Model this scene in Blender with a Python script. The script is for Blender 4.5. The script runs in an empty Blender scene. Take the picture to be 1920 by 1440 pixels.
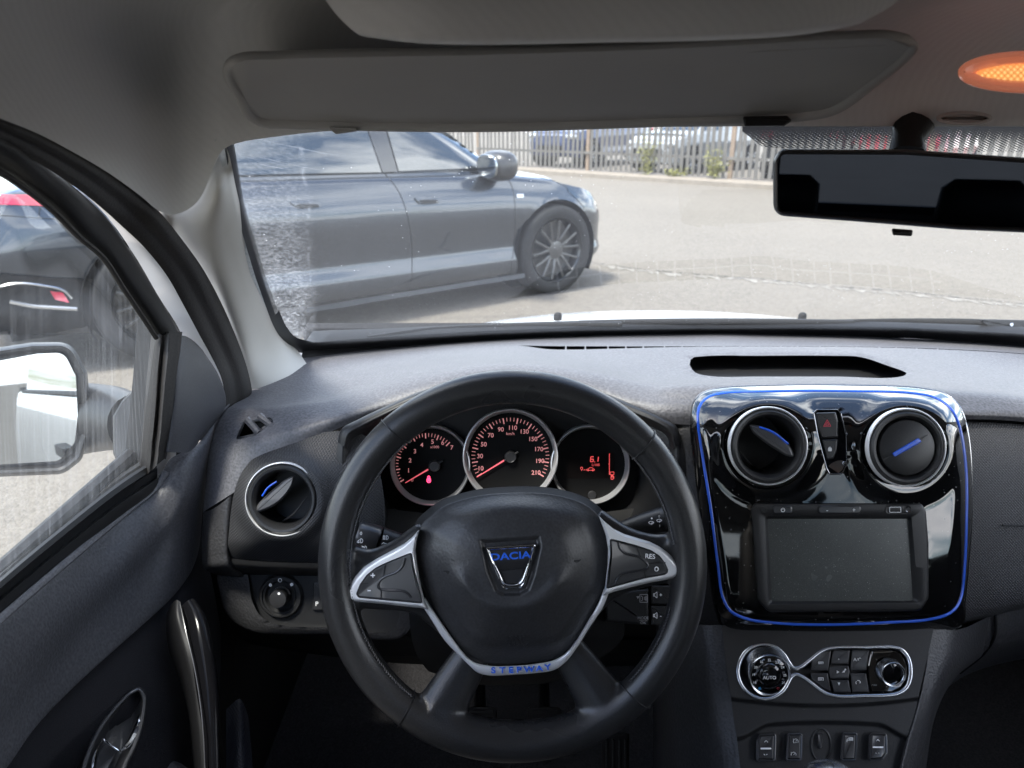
import bpy, bmesh, math, random
import numpy as np
from mathutils import Vector, Matrix
sin, cos, pi, rad = math.sin, math.cos, math.pi, math.radians
random.seed(7)
SC = bpy.context.scene
COL = SC.collection
# ------------------------------------------------------------------ measuring frame
FPX = 1331.0                     # focal length in photo pixels
TH = rad(20.7)                   # the eye looks this far down
EYE = Vector((0.0, 0.0, 1.35))
FW = Vector((0, cos(TH), -sin(TH))); UPV = Vector((0, sin(TH), cos(TH))); RT = Vector((1, 0, 0))
def P(u, v, d):
    """point seen at (u, v) in the 1920x1440 photo, d metres into the car along the sight axis"""
    return EYE + FW * d + RT * ((u - 960) / FPX * d) + UPV * ((720 - v) / FPX * d)
def plane_d(u0, v0, d0, n):
    """depth function of the plane through (u0, v0, d0) with normal n"""
    n = Vector(n).normalized(); k = n.dot(P(u0, v0, d0) - EYE)
    return lambda u, v: k / n.dot(FW + RT*((u-960)/FPX) + UPV*((720-v)/FPX))
def ground(u, v, z=0.0):
    k = (720 - v) / FPX
    d = (EYE.z - z) / (sin(TH) - k * cos(TH))
    return P(u, v, d)
# ------------------------------------------------------------------ curves
def spl(pts, n, closed=False):
    p = np.array(pts, float)
    if len(p) == 2 and not closed:
        t = np.linspace(0, 1, n)[:, None]
        return p[0] * (1 - t) + p[1] * t
    if closed:
        p = np.vstack([p[-2:], p, p[:3]])
    seg = np.maximum(np.linalg.norm(np.diff(p[:, :2], axis=0), axis=1), 1e-6) ** 0.75
    t = np.concatenate([[0], np.cumsum(seg)])
    m = np.zeros_like(p)
    for i in range(len(p)):
        a, b = max(i - 1, 0), min(i + 1, len(p) - 1)
        if a == i or b == i:
            m[i] = (p[b] - p[a]) / (t[b] - t[a])
        else:
            s0 = (p[i] - p[a]) / (t[i] - t[a]); s1 = (p[b] - p[i]) / (t[b] - t[i])
            w = (t[b] - t[i]) / (t[b] - t[a])
            m[i] = s0 * w + s1 * (1 - w)
    if closed:
        q = np.linspace(t[2], t[-3], n, endpoint=False)
    else:
        q = np.linspace(t[0], t[-1], n)
    out = np.zeros((n, p.shape[1]))
    for j, x in enumerate(q):
        i = min(max(int(np.searchsorted(t, x, 'right')) - 1, 0), len(p) - 2)
        h = t[i + 1] - t[i]; s = (x - t[i]) / h
        out[j] = ((2*s**3 - 3*s**2 + 1) * p[i] + (s**3 - 2*s**2 + s) * h * m[i]
                  + (-2*s**3 + 3*s**2) * p[i+1] + (s**3 - s**2) * h * m[i+1])
    # even spacing
    if n > 3:
        fine = out
        c = fine if not closed else np.vstack([fine, fine[:1]])
        L = np.concatenate([[0], np.cumsum(np.maximum(np.linalg.norm(np.diff(c[:, :2], axis=0), axis=1), 1e-9))])
        q = np.linspace(0, L[-1], n, endpoint=not closed)
        out = np.stack([np.interp(q, L, c[:, k]) for k in range(c.shape[1])], 1)
    return out
def lin(pts, n, closed=False):
    c = np.array(pts, float)
    if closed: c = np.vstack([c, c[:1]])
    L = np.concatenate([[0], np.cumsum(np.linalg.norm(np.diff(c[:, :2], axis=0), axis=1))])
    q = np.linspace(0, L[-1], n, endpoint=not closed)
    return np.stack([np.interp(q, L, c[:, k]) for k in range(c.shape[1])], 1)
def rpoly(pts, r, seg=5):
    """closed polygon with rounded corners (r in px or one per corner)"""
    out, n = [], len(pts)
    for i in range(n):
        p0, p1, p2 = (np.array(pts[(i + k) % n][:2], float) for k in (-1, 0, 1))
        rr = r[i] if hasattr(r, '__len__') else r
        a, b = p0 - p1, p2 - p1
        la, lb = np.linalg.norm(a), np.linalg.norm(b)
        a /= la; b /= lb
        ang = math.acos(max(-1, min(1, float(a @ b))))
        if rr <= 0.05 or ang > pi - 0.05:
            out.append(tuple(p1)); continue
        t = min(rr / math.tan(ang / 2), 0.48 * la, 0.48 * lb)
        s, e = p1 + a * t, p1 + b * t
        for k in range(seg + 1):
            x = k / seg
            out.append(tuple((1-x)**2 * s + 2*x*(1-x) * p1 + x*x * e))
    return out
def ell(u, v, rx, ry=None, n=40, a0=0.0, rot=0.0):
    ry = rx if ry is None else ry
    c, s = cos(rot), sin(rot)
    return [(u + rx*cos(a)*c - ry*sin(a)*s, v + rx*cos(a)*s + ry*sin(a)*c) for a in (a0 + 2*pi*i/n for i in range(n))]
def offs(pts, k):
    """move a closed px outline inwards by k px"""
    p = np.array([q[:2] for q in pts], float)
    area = 0.5 * np.sum(p[:, 0] * np.roll(p[:, 1], -1) - np.roll(p[:, 0], -1) * p[:, 1])
    s = 1.0 if area > 0 else -1.0
    a = p - np.roll(p, 1, 0); b = np.roll(p, -1, 0) - p
    a /= np.maximum(np.linalg.norm(a, axis=1, keepdims=True), 1e-9); b /= np.maximum(np.linalg.norm(b, axis=1, keepdims=True), 1e-9)
    na = np.stack([-a[:, 1], a[:, 0]], 1) * s; nb = np.stack([-b[:, 1], b[:, 0]], 1) * s
    m = na + nb; l2 = np.maximum((m * m).sum(1, keepdims=True), 0.35)
    return p + m * (2.0 / l2) * k
def sm(a, b, x):
    t = min(max((x - a) / (b - a), 0.0), 1.0)
    return t * t * (3 - 2 * t)
# ------------------------------------------------------------------ mesh builder
class MB:
    def __init__(s): s.v, s.f, s.uv = [], [], {}
    def add(s, vs, fs):
        o = len(s.v); s.v.extend(Vector(x) for x in vs); s.f.extend(tuple(i + o for i in f) for f in fs); return o
    def grid(s, rows, cu=False, cv=False, flip=False):
        """rows of world points"""
        nr, nc = len(rows), len(rows[0]); vs = [p for r in rows for p in r]; fs = []
        for i in range(nr - (0 if cv else 1)):
            for j in range(nc - (0 if cu else 1)):
                a, b = i*nc + j, i*nc + (j+1) % nc
                c, d = ((i+1) % nr)*nc + (j+1) % nc, ((i+1) % nr)*nc + j
                fs.append((a, d, c, b) if flip else (a, b, c, d))
        return s.add(vs, fs)
    def loft(s, rows, nu, nv, lin_v=False, **k):
        """rows: lists of (u, v, d); splined along and across"""
        R = [spl(r, nu) for r in rows]
        cols = []
        for j in range(nu):
            q = [r[j] for r in R]
            if lin_v: cols.append(lin(q, nv))
            else:
                # parameter by row index keeps the rows' shape
                cols.append(spl3(q, nv))
        return s.grid([[P(*cols[j][i]) for j in range(nu)] for i in range(nv)], **k)
    def rings(s, out, prof, d=0.8, front=True, back=False):
        """out: closed px outline; prof: (inset in px, depth offset m) from back rim to front; fills the last ring"""
        o = list(out); n = len(o)
        df = d if callable(d) else (lambda u, v: d)
        dd = [df(q[0], q[1]) for q in o]
        rows = []; prof = list(prof)
        if front: prof.append((prof[-1][0] + 0.5, prof[-1][1]))
        for ins, dz in prof:
            q = offs(o, ins) if abs(ins) > 1e-9 else np.array([x[:2] for x in o], float)
            rows.append([P(q[i][0], q[i][1], dd[i] + dz) for i in range(n)])
        b = s.grid(rows, cu=True)
        m = len(rows)
        if front: s.f.append(tuple(b + (m-1)*n + i for i in range(n)))
        if back: s.f.append(tuple(b + i for i in range(n))[::-1])
        return b
    def plate(s, out, d, t=0.004, r=0.001, seg=4, back=False):
        """rounded-edge plate: front face at depth d, t metres thick, edge radius r (metres)"""
        dm = d if not callable(d) else d(*out[0][:2])
        k = FPX / dm
        prof = [(0, t)] + [(r*k*(1 - cos(a)), r*(1 - sin(a))) for a in (pi/2*i/seg for i in range(seg + 1))] + [((r + 0.0003)*k, 0)]
        return s.rings(out, prof, d, True, back)
    def lathe(s, u, v, d, prof, n=48, cap=False, sx=1.0, sy=1.0, tilt=(0, 0)):
        """prof: (radius px at depth d, depth offset m); tilt leans the axis right/up"""
        k = d / FPX
        c = P(u, v, d); ax = (FW + RT*tilt[0] + UPV*tilt[1]).normalized()
        rx = (RT - ax * RT.dot(ax)).normalized(); ry = rx.cross(ax)
        rows = [[c + ax*z + (rx*cos(a)*sx + ry*sin(a)*sy) * (r*k) for a in (2*pi*i/n for i in range(n))] for r, z in prof]
        b = s.grid(rows, cu=True)
        if cap: s.f.append(tuple(b + (len(rows)-1)*n + i for i in range(n)))
        return b
    def tube(s, path, r, n=10, closed=False, cap=True, flat=1.0, up=None):
        """path of world points; r metres (number, list or function of 0..1)"""
        pts = [Vector(p) for p in path]; m = len(pts); rows = []; nrm = None
        for i, p in enumerate(pts):
            a = pts[(i-1) % m] if (closed or i > 0) else p; b = pts[(i+1) % m] if (closed or i < m-1) else p
            t = (b - a).normalized()
            if nrm is None:
                nrm = (up if up is not None else (FW if abs(t.dot(FW)) < 0.9 else RT)); nrm = (nrm - t*nrm.dot(t)).normalized()
            else:
                base = up if up is not None else nrm
                nrm = (base - t*base.dot(t)).normalized()
            bi = t.cross(nrm)
            rr = r(i/max(m-1, 1)) if callable(r) else (r[i] if hasattr(r, '__len__') else r)
            rows.append([p + nrm*(rr*flat*cos(x)) + bi*(rr*sin(x)) for x in (2*pi*k/n for k in range(n))])
        b0 = s.grid(rows, cu=True, cv=closed)
        if cap and not closed:
            s.f.append(tuple(b0 + i for i in range(n))[::-1]); s.f.append(tuple(b0 + (m-1)*n + i for i in range(n)))
        return b0
    def box(s, c, h, R=None):
        c = Vector(c); ex = [(x, y, z) for x in (-1, 1) for y in (-1, 1) for z in (-1, 1)]
        vs = [c + ((R @ Vector((x*h[0], y*h[1], z*h[2]))) if R is not None else Vector((x*h[0], y*h[1], z*h[2]))) for x, y, z in ex]
        return s.add(vs, [(0,1,3,2), (4,6,7,5), (0,4,5,1), (2,3,7,6), (0,2,6,4), (1,5,7,3)])
    def dome(s, out, c, h, nt=14, d=0.7, wall=0.01, holes=(), bend=1.0):
        """closed px outline filled towards centre c; depth = d - h(u, v, t), t 1 at rim"""
        o = [q[:2] for q in out]; n = len(o); vs = []
        vs.extend((q[0], q[1], None) for q in o)       # wall ring
        px = [(q[0], q[1], d - h(q[0], q[1], 1.0) + wall) for q in o]
        for i in range(nt):
            t = (1 - i/nt) ** bend
            for q in o:
                u, v = c[0] + (q[0]-c[0])*t, c[1] + (q[1]-c[1])*t
                px.append((u, v, d - h(u, v, t)))
        px.append((c[0], c[1], d - h(c[0], c[1], 0.0)))
        fs = []
        for i in range(nt):
            for j in range(n):
                fs.append((i*n + j, i*n + (j+1) % n, (i+1)*n + (j+1) % n, (i+1)*n + j))
        for j in range(n): fs.append((nt*n + j, nt*n + (j+1) % n, (nt+1)*n))
        if holes: px, fs = cut(px, fs, holes)
        return s.add([P(*q) for q in px], fs)
    def marks(s, segs, d, w):
        """flat strokes: segs of ((u,v),(u,v)) px, w px wide"""
        for a, b in segs:
            a, b = np.array(a, float), np.array(b, float); t = b - a; l = np.linalg.norm(t)
            if l < 1e-6: continue
            q = np.array([-t[1], t[0]]) / l * w / 2
            s.add([P(*(a+q), d), P(*(b+q), d), P(*(b-q), d), P(*(a-q), d)], [(0, 1, 2, 3)])
    def line(s, pts, d, w, closed=False):
        p = list(pts)
        if closed: p = p + [p[0]]
        s.marks([(p[i][:2], p[i+1][:2]) for i in range(len(p)-1)], d, w)
    def flat(s, pts, d):
        df = d if callable(d) else (lambda u, v: d)
        s.add([P(q[0], q[1], df(q[0], q[1])) for q in pts], [tuple(range(len(pts)))])
    def text(s, body, u, v, d, h, rot=0.0, sx=1.0, ex=0.0, bold=0.0, align='CENTER', shear=0.0):
        """lettering of cap height h px centred on (u, v)"""
        cu = bpy.data.curves.new('lettering', 'FONT'); cu.body = body; cu.size = 1.0
        cu.align_x = align; cu.resolution_u = 4; cu.offset = bold; cu.extrude = 0.0; cu.shear = shear
        k = d / FPX; sc = h / 0.69 * k
        if ex: cu.extrude = ex / sc
        o = bpy.data.objects.new('lettering', cu); COL.objects.link(o)
        dg = bpy.context.evaluated_depsgraph_get()
        me = bpy.data.meshes.new_from_object(o.evaluated_get(dg))
        c, si = cos(rot), sin(rot); base = P(u, v, d)
        vs = []
        for q in me.vertices:
            x, y = q.co.x * sc * sx, (q.co.y - 0.345) * sc
            vs.append(base + RT*(x*c - y*si) + UPV*(x*si + y*c) - FW*(q.co.z*sc))
        s.add(vs, [tuple(p.vertices) for p in me.polygons])
        bpy.data.objects.remove(o); bpy.data.meshes.remove(me); bpy.data.curves.remove(cu)
    def obj(s, name, mat, parent=None, sharp=38, smooth=True, uv=None, local=False, mods=None):
        me = bpy.data.meshes.new(name)
        off = Vector((0, 0, 0))
        if not local:
            q = parent
            while q is not None: off += q.location; q = q.parent
        vs = [tuple(x - off) for x in s.v]
        me.from_pydata(vs, [], s.f); me.validate()
        bm = bmesh.new(); bm.from_mesh(me)
        bmesh.ops.remove_doubles(bm, verts=bm.verts, dist=1e-6)
        if not uv: bmesh.ops.recalc_face_normals(bm, faces=bm.faces)
        bm.to_mesh(me); bm.free()
        if smooth:
            me.polygons.foreach_set('use_smooth', [True]*len(me.polygons)); me.set_sharp_from_angle(angle=rad(sharp))
        if uv is not None:
            L = me.uv_layers.new(name='UVMap')
            for lp in me.loops: L.data[lp.index].uv = uv(me.vertices[lp.vertex_index].co + off)
        for m in (mat if isinstance(mat, (list, tuple)) else [mat]): me.materials.append(m)
        o = bpy.data.objects.new(name, me); COL.objects.link(o)
        if parent is not None: o.parent = parent
        return o
def spl3(q, n):
    p = np.array(q, float); m = len(p)
    t = np.linspace(0, m - 1, n); out = np.zeros((n, p.shape[1]))
    tg = np.gradient(p, axis=0) if m > 2 else np.repeat((p[1:] - p[:1]), m, 0)
    for j, x in enumerate(t):
        i = min(int(x), m - 2); s = x - i
        out[j] = ((2*s**3 - 3*s**2 + 1)*p[i] + (s**3 - 2*s**2 + s)*tg[i] + (-2*s**3 + 3*s**2)*p[i+1] + (s**3 - s**2)*tg[i+1])
    return out
def inside(u, v, poly):
    r = False; n = len(poly); j = n - 1
    for i in range(n):
        a, b = poly[i], poly[j]
        if (a[1] > v) != (b[1] > v) and u < (b[0]-a[0]) * (v-a[1]) / (b[1]-a[1]) + a[0]: r = not r
        j = i
    return r
def cut(px, fs, holes):
    """holes: (closed px outline, wall depth). Removes what is inside, snaps the border to the outline and adds a wall."""
    px = list(px)
    for hole, wall in holes:
        hp = [tuple(q[:2]) for q in hole]; arr = np.array(hp)
        lo, hi = arr.min(0), arr.max(0)
        ins = [lo[0] <= q[0] <= hi[0] and lo[1] <= q[1] <= hi[1] and inside(q[0], q[1], hp) for q in px]
        keep = [f for f in fs if not any(ins[i] for i in f)]
        gone = [f for f in fs if any(ins[i] for i in f)]
        cnt = {}
        for f in keep:
            for a, b in zip(f, f[1:] + f[:1]): cnt[(min(a, b), max(a, b))] = cnt.get((min(a, b), max(a, b)), 0) + 1
        rim = set()
        for f in gone:
            for a, b in zip(f, f[1:] + f[:1]):
                e = (min(a, b), max(a, b))
                if cnt.get(e) == 1: rim.add(e)
        nxt = np.roll(arr, -1, 0); ab = nxt - arr; l2 = np.maximum((ab*ab).sum(1), 1e-12)
        for i in {i for e in rim for i in e}:
            q = np.array(px[i][:2]); t = np.clip(((q - arr)*ab).sum(1) / l2, 0, 1)
            c = arr + ab*t[:, None]; k = np.argmin(((c - q)**2).sum(1))
            px[i] = (c[k][0], c[k][1], px[i][2])
        fs = keep
        if wall:
            new = {}
            for a, b in rim:
                for i in (a, b):
                    if i not in new: new[i] = len(px); px.append((px[i][0], px[i][1], px[i][2] + wall))
                fs.append((a, b, new[b], new[a]))
    return px, fs
# ------------------------------------------------------------------ objects
def thing(name, label, cat, base, group=None):
    o = bpy.data.objects.new(name, None); COL.objects.link(o); o.location = base; o.empty_display_size = 0.05
    o['label'] = label; o['category'] = cat
    if group: o['group'] = group
    return o
def tag(o, label=None, cat=None, group=None, kind=None):
    for k, x in (('label', label), ('category', cat), ('group', group), ('kind', kind)):
        if x: o[k] = x
    return o
def copy_tree(o, parent=None):
    c = o.copy(); COL.objects.link(c); c.parent = parent
    for ch in list(o.children): copy_tree(ch, c)
    return c
def shrink(row, dv, dd): return [(u, v + dv, d + dd) for u, v, d in row]
# ------------------------------------------------------------------ materials
class NT:
    def __init__(s, name):
        s.m = bpy.data.materials.new(name); s.m.use_nodes = True; s.t = s.m.node_tree; s.t.nodes.clear()
        s.out = s.n('ShaderNodeOutputMaterial')
    def n(s, typ, **k):
        x = s.t.nodes.new(typ)
        for a, b in k.items():
            if a.startswith('i_'): x.inputs[a[2:].replace('_', ' ')].default_value = b
            else: setattr(x, a, b)
        return x
    def l(s, a, b): s.t.links.new(a, b)
    def coord(s, kind='Object', scale=(1, 1, 1), rot=(0, 0, 0)):
        c = s.n('ShaderNodeTexCoord'); m = s.n('ShaderNodeMapping'); m.inputs['Scale'].default_value = scale; m.inputs['Rotation'].default_value = rot
        s.l(c.outputs[kind], m.inputs['Vector']); return m.outputs['Vector']
    def noise(s, vec, scale, detail=2.0, rough=0.5, dist=0.0):
        x = s.n('ShaderNodeTexNoise'); x.inputs['Scale'].default_value = scale; x.inputs['Detail'].default_value = detail
        x.inputs['Roughness'].default_value = rough; x.inputs['Distortion'].default_value = dist; s.l(vec, x.inputs['Vector']); return x.outputs['Fac']
    def voro(s, vec, scale, feature='F1', out='Distance'):
        x = s.n('ShaderNodeTexVoronoi', feature=feature); x.inputs['Scale'].default_value = scale; s.l(vec, x.inputs['Vector']); return x.outputs[out]
    def ramp(s, fac, stops):
        x = s.n('ShaderNodeValToRGB'); e = x.color_ramp.elements
        while len(e) < len(stops): e.new(0.5)
        for k, (p, c) in enumerate(stops): e[k].position = p; e[k].color = (*c, 1) if len(c) == 3 else c
        s.l(fac, x.inputs['Fac']); return x.outputs['Color']
    def math(s, op, a, b=None, clamp=False):
        x = s.n('ShaderNodeMath', operation=op, use_clamp=clamp)
        for i, q in enumerate((a, b)):
            if q is None: continue
            if isinstance(q, (int, float)): x.inputs[i].default_value = q
            else: s.l(q, x.inputs[i])
        return x.outputs[0]
    def mix(s, fac, a, b):
        x = s.n('ShaderNodeMix', data_type='RGBA')
        for sock, q in ((x.inputs[0], fac), (x.inputs[6], a), (x.inputs[7], b)):
            if isinstance(q, (int, float)): sock.default_value = q
            elif isinstance(q, tuple): sock.default_value = (*q, 1) if len(q) == 3 else q
            else: s.l(q, sock)
        return x.outputs[2]
    def bump(s, h, dist, strength=1.0, normal=None):
        x = s.n('ShaderNodeBump'); x.inputs['Distance'].default_value = dist; x.inputs['Strength'].default_value = strength; s.l(h, x.inputs['Height'])
        if normal is not None: s.l(normal, x.inputs['Normal'])
        return x.outputs['Normal']
    def bsdf(s, color=None, rough=0.5, metal=0.0, normal=None, coat=0.0, coat_rough=0.03, spec=0.5, sheen=0.0, emit=None, es=0.0, trans=0.0, ior=1.5, alpha=None):
        b = s.n('ShaderNodeBsdfPrincipled')
        def put(k, q):
            if isinstance(q, (int, float)): b.inputs[k].default_value = q
            elif isinstance(q, tuple): b.inputs[k].default_value = (*q, 1) if len(q) == 3 else q
            else: s.l(q, b.inputs[k])
        put('Base Color', color); put('Roughness', rough); put('Metallic', metal); put('Coat Weight', coat); put('Coat Roughness', coat_rough)
        put('Specular IOR Level', spec); put('IOR', ior); put('Transmission Weight', trans); put('Sheen Weight', sheen)
        if normal is not None: s.l(normal, b.inputs['Normal'])
        if emit is not None: put('Emission Color', emit); put('Emission Strength', es)
        if alpha is not None: put('Alpha', alpha)
        return b.outputs[0]
    def done(s, sh): s.l(sh, s.out.inputs['Surface']); return s.m
def simple(name, color, rough=0.5, metal=0.0, coat=0.0, spec=0.5, emit=None, es=0.0, var=0.08, scale=30.0):
    t = NT(name); v = t.coord()
    n = t.noise(v, scale, 3)
    c = t.mix(n, tuple(x*(1-var) for x in color), tuple(min(x*(1+var), 1) for x in color))
    return t.done(t.bsdf(c, rough, metal, coat=coat, spec=spec, emit=emit, es=es))
def grain(name, color, rough=0.5, cell=620.0, depth=0.00035, spec=0.5, dust=0.0, fine=False):
    """moulded plastic or leather with pebble grain"""
    t = NT(name); v = t.coord()
    big = t.noise(v, 9.0, 3)
    d = t.voro(v, cell, 'SMOOTH_F1'); n2 = t.noise(v, cell*0.7, 2)
    h = t.math('ADD', t.math('MULTIPLY', d, 0.8), t.math('MULTIPLY', n2, 0.5))
    c = t.mix(big, tuple(x*0.9 for x in color), tuple(x*1.12 for x in color))
    c = t.mix(t.math('ADD', t.math('MULTIPLY', h, 1.6), -0.55, True), t.mix(0.34, c, (0, 0, 0)), t.mix(0.10, c, tuple(min(x*3.2, 1) for x in color)))
    r = t.math('ADD', t.math('MULTIPLY', big, 0.12), rough - 0.06)
    if dust:
        sp = t.noise(v, 900.0, 1); k = t.math('MULTIPLY', t.math('GREATER_THAN', sp, 0.80), dust)
        c = t.mix(k, c, (0.5, 0.5, 0.5))
    return t.done(t.bsdf(c, r, normal=t.bump(h, depth), spec=spec))
def weave(name, color, scale=1100.0, depth=0.00006, rough=0.95, amt=0.022):
    """knitted headliner cloth"""
    t = NT(name); v = t.coord()
    w = t.n('ShaderNodeTexWave', wave_type='BANDS', bands_direction='DIAGONAL'); w.inputs['Scale'].default_value = scale/13.0; w.inputs['Distortion'].default_value = 2.5; w.inputs['Detail'].default_value = 1.0; w.inputs['Detail Scale'].default_value = 2.0
    t.l(v, w.inputs['Vector'])
    n = t.noise(v, scale, 2); big = t.noise(v, 5.0, 3)
    h = t.math('ADD', w.outputs['Fac'], t.math('MULTIPLY', n, 0.6))
    c = t.mix(h, tuple(x*(1-amt) for x in color), tuple(x*(1+amt) for x in color))
    c = t.mix(t.math('MULTIPLY', big, 0.25), c, tuple(x*0.8 for x in color))
    return t.done(t.bsdf(c, rough, normal=t.bump(h, depth), spec=0.15, sheen=0.15))
M = {}
M['pad'] = grain('skylit_dash_grain', (0.112, 0.111, 0.121), 0.50, 380, 0.0005, 0.5)  # top pad colour lifted to carry the brightness of sky light
M['padlow'] = grain('shaded_dash_grain', (0.040, 0.040, 0.043), 0.44, 430, 0.0005, 0.5)  # darker copy of the dash grain for panels that catch less light
M['plastic'] = grain('fine_black_plastic', (0.020, 0.020, 0.021), 0.42, 1100, 0.00012, 0.45)
M['dark'] = grain('dull_black_plastic', (0.007, 0.007, 0.0075), 0.6, 900, 0.00012, 0.35)
M['doorpad'] = grain('door_grain', (0.070, 0.070, 0.078), 0.50, 420, 0.0005, 0.45)
M['leather'] = grain('smooth_leather', (0.023, 0.023, 0.024), 0.29, 900, 0.00012, 0.5)
M['airbag'] = grain('pebbled_airbag_cover', (0.032, 0.032, 0.034), 0.42, 470, 0.0002, 0.5)
M['console'] = grain('console_plastic', (0.018, 0.018, 0.019), 0.44, 1300, 0.0001, 0.4, dust=0.25)
M['headliner'] = weave('headliner_cloth', (0.60, 0.60, 0.595))
M['visor'] = simple('visor_vinyl', (0.37, 0.365, 0.355), 0.8, spec=0.2, var=0.04)
M['pillar'] = simple('pale_pillar_plastic', (0.50, 0.487, 0.455), 0.6, spec=0.3, var=0.03)
M['rubber'] = grain('door_seal_rubber', (0.020, 0.018, 0.017), 0.6, 500, 0.0002, 0.35)
M['black'] = simple('plain_black', (0.006, 0.006, 0.007), 0.55)
M['carpet'] = grain('floor_carpet', (0.034, 0.034, 0.036), 0.95, 350, 0.002, 0.05)
M['chrome'] = simple('bright_chrome', (0.80, 0.81, 0.83), 0.07, 1.0, var=0.02)
M['satin'] = simple('satin_silver', (0.58, 0.60, 0.63), 0.27, 1.0, var=0.03)
M['silver'] = simple('silver_lacquer', (0.80, 0.80, 0.81), 0.30, 0.35, coat=0.5, var=0.03)
M['dimchrome'] = simple('smoked_chrome', (0.33, 0.33, 0.34), 0.16, 1.0, var=0.03)
M['blue'] = simple('blue_accent', (0.015, 0.10, 0.62), 0.30, coat=0.5)
M['blue_metal'] = simple('blue_letter_enamel', (0.03, 0.15, 0.78), 0.3, coat=0.4)
M['white_print'] = simple('white_print', (0.88, 0.88, 0.88), 0.5)
M['grey_print'] = simple('grey_print', (0.45, 0.45, 0.46), 0.5)
M['red_print'] = simple('red_print', (0.60, 0.06, 0.09), 0.5)
M['red_lit'] = simple('red_backlight', (0.5, 0.1, 0.1), 0.5, emit=(1.0, 0.10, 0.10), es=0.22)
M['pink_lit'] = simple('pink_scale_light', (0.5, 0.2, 0.2), 0.5, emit=(1.0, 0.40, 0.40), es=0.10)
M['needle'] = simple('needle_light', (0.6, 0.1, 0.12), 0.4, emit=(1.0, 0.16, 0.20), es=0.20)
M['gloss_handle'] = simple('gloss_black_handle', (0.005, 0.005, 0.006), 0.13, spec=0.10)
M['flap'] = simple('vent_flap', (0.06, 0.06, 0.063), 0.3, coat=0.3)
M['glossbtn'] = simple('button_black', (0.026, 0.026, 0.028), 0.33, coat=0.2)
M['white_paint'] = simple('white_car_paint', (0.80, 0.81, 0.81), 0.25, coat=0.8, var=0.02)
def piano():
    t = NT('piano_black'); v = t.coord()
    big = t.noise(v, 14.0, 3)
    sp = t.voro(v, 210.0); rn = t.voro(v, 210.0, 'F1', 'Color')
    pick = t.math('GREATER_THAN', rn, 0.66)
    dot = t.math('MULTIPLY', t.math('LESS_THAN', sp, 0.16), pick)
    fine = t.math('MULTIPLY', t.math('GREATER_THAN', t.noise(v, 1500.0, 1), 0.74), 0.25)
    d = t.math('MULTIPLY', t.math('ADD', dot, fine, True), t.math('ADD', t.math('MULTIPLY', big, 0.7), -0.05, True))
    c = t.mix(d, (0.0035, 0.0035, 0.004), (0.42, 0.41, 0.40))
    return t.done(t.bsdf(c, t.math('ADD', t.math('MULTIPLY', d, 0.3), 0.035), coat=0.6, coat_rough=0.02, spec=0.6))
M['piano'] = piano()
def dusty_screen():
    t = NT('dusty_dark_screen'); v = t.coord()
    rn = t.voro(v, 420.0, 'F1', 'Color'); sp = t.voro(v, 420.0)
    dot = t.math('MULTIPLY', t.math('LESS_THAN', sp, 0.13), t.math('GREATER_THAN', rn, 0.62))
    f = t.math('GREATER_THAN', t.noise(v, 1700.0, 1), 0.63)
    d = t.math('ADD', t.math('MULTIPLY', dot, 0.75), t.math('MULTIPLY', f, 0.14), True)
    sme = t.noise(v, 16.0, 3, 0.6)
    c = t.mix(d, t.mix(sme, (0.040, 0.043, 0.040), (0.065, 0.071, 0.068)), (0.45, 0.46, 0.44))
    r = t.math('ADD', t.math('MULTIPLY', sme, 0.18), 0.16)
    return t.done(t.bsdf(c, r, spec=0.65))
M['screen'] = dusty_screen()
def textured(name, color):
    """crosshatched dash insert"""
    t = NT(name); v = t.coord(rot=(0, 0.78, 0.0))
    a = t.n('ShaderNodeTexWave', wave_type='BANDS', bands_direction='X'); b = t.n('ShaderNodeTexWave', wave_type='BANDS', bands_direction='Z')
    for w in (a, b):
        w.inputs['Scale'].default_value = 130.0; t.l(v, w.inputs['Vector'])
    h = t.math('MULTIPLY', a.outputs['Fac'], b.outputs['Fac'])
    c = t.mix(h, tuple(x*0.75 for x in color), tuple(x*1.2 for x in color))
    return t.done(t.bsdf(c, 0.45, normal=t.bump(h, 0.0005), spec=0.45))
M['insert'] = textured('crosshatched_insert', (0.034, 0.034, 0.036))
M['insert2'] = textured('crosshatched_passenger_trim', (0.062, 0.062, 0.066))
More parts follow.
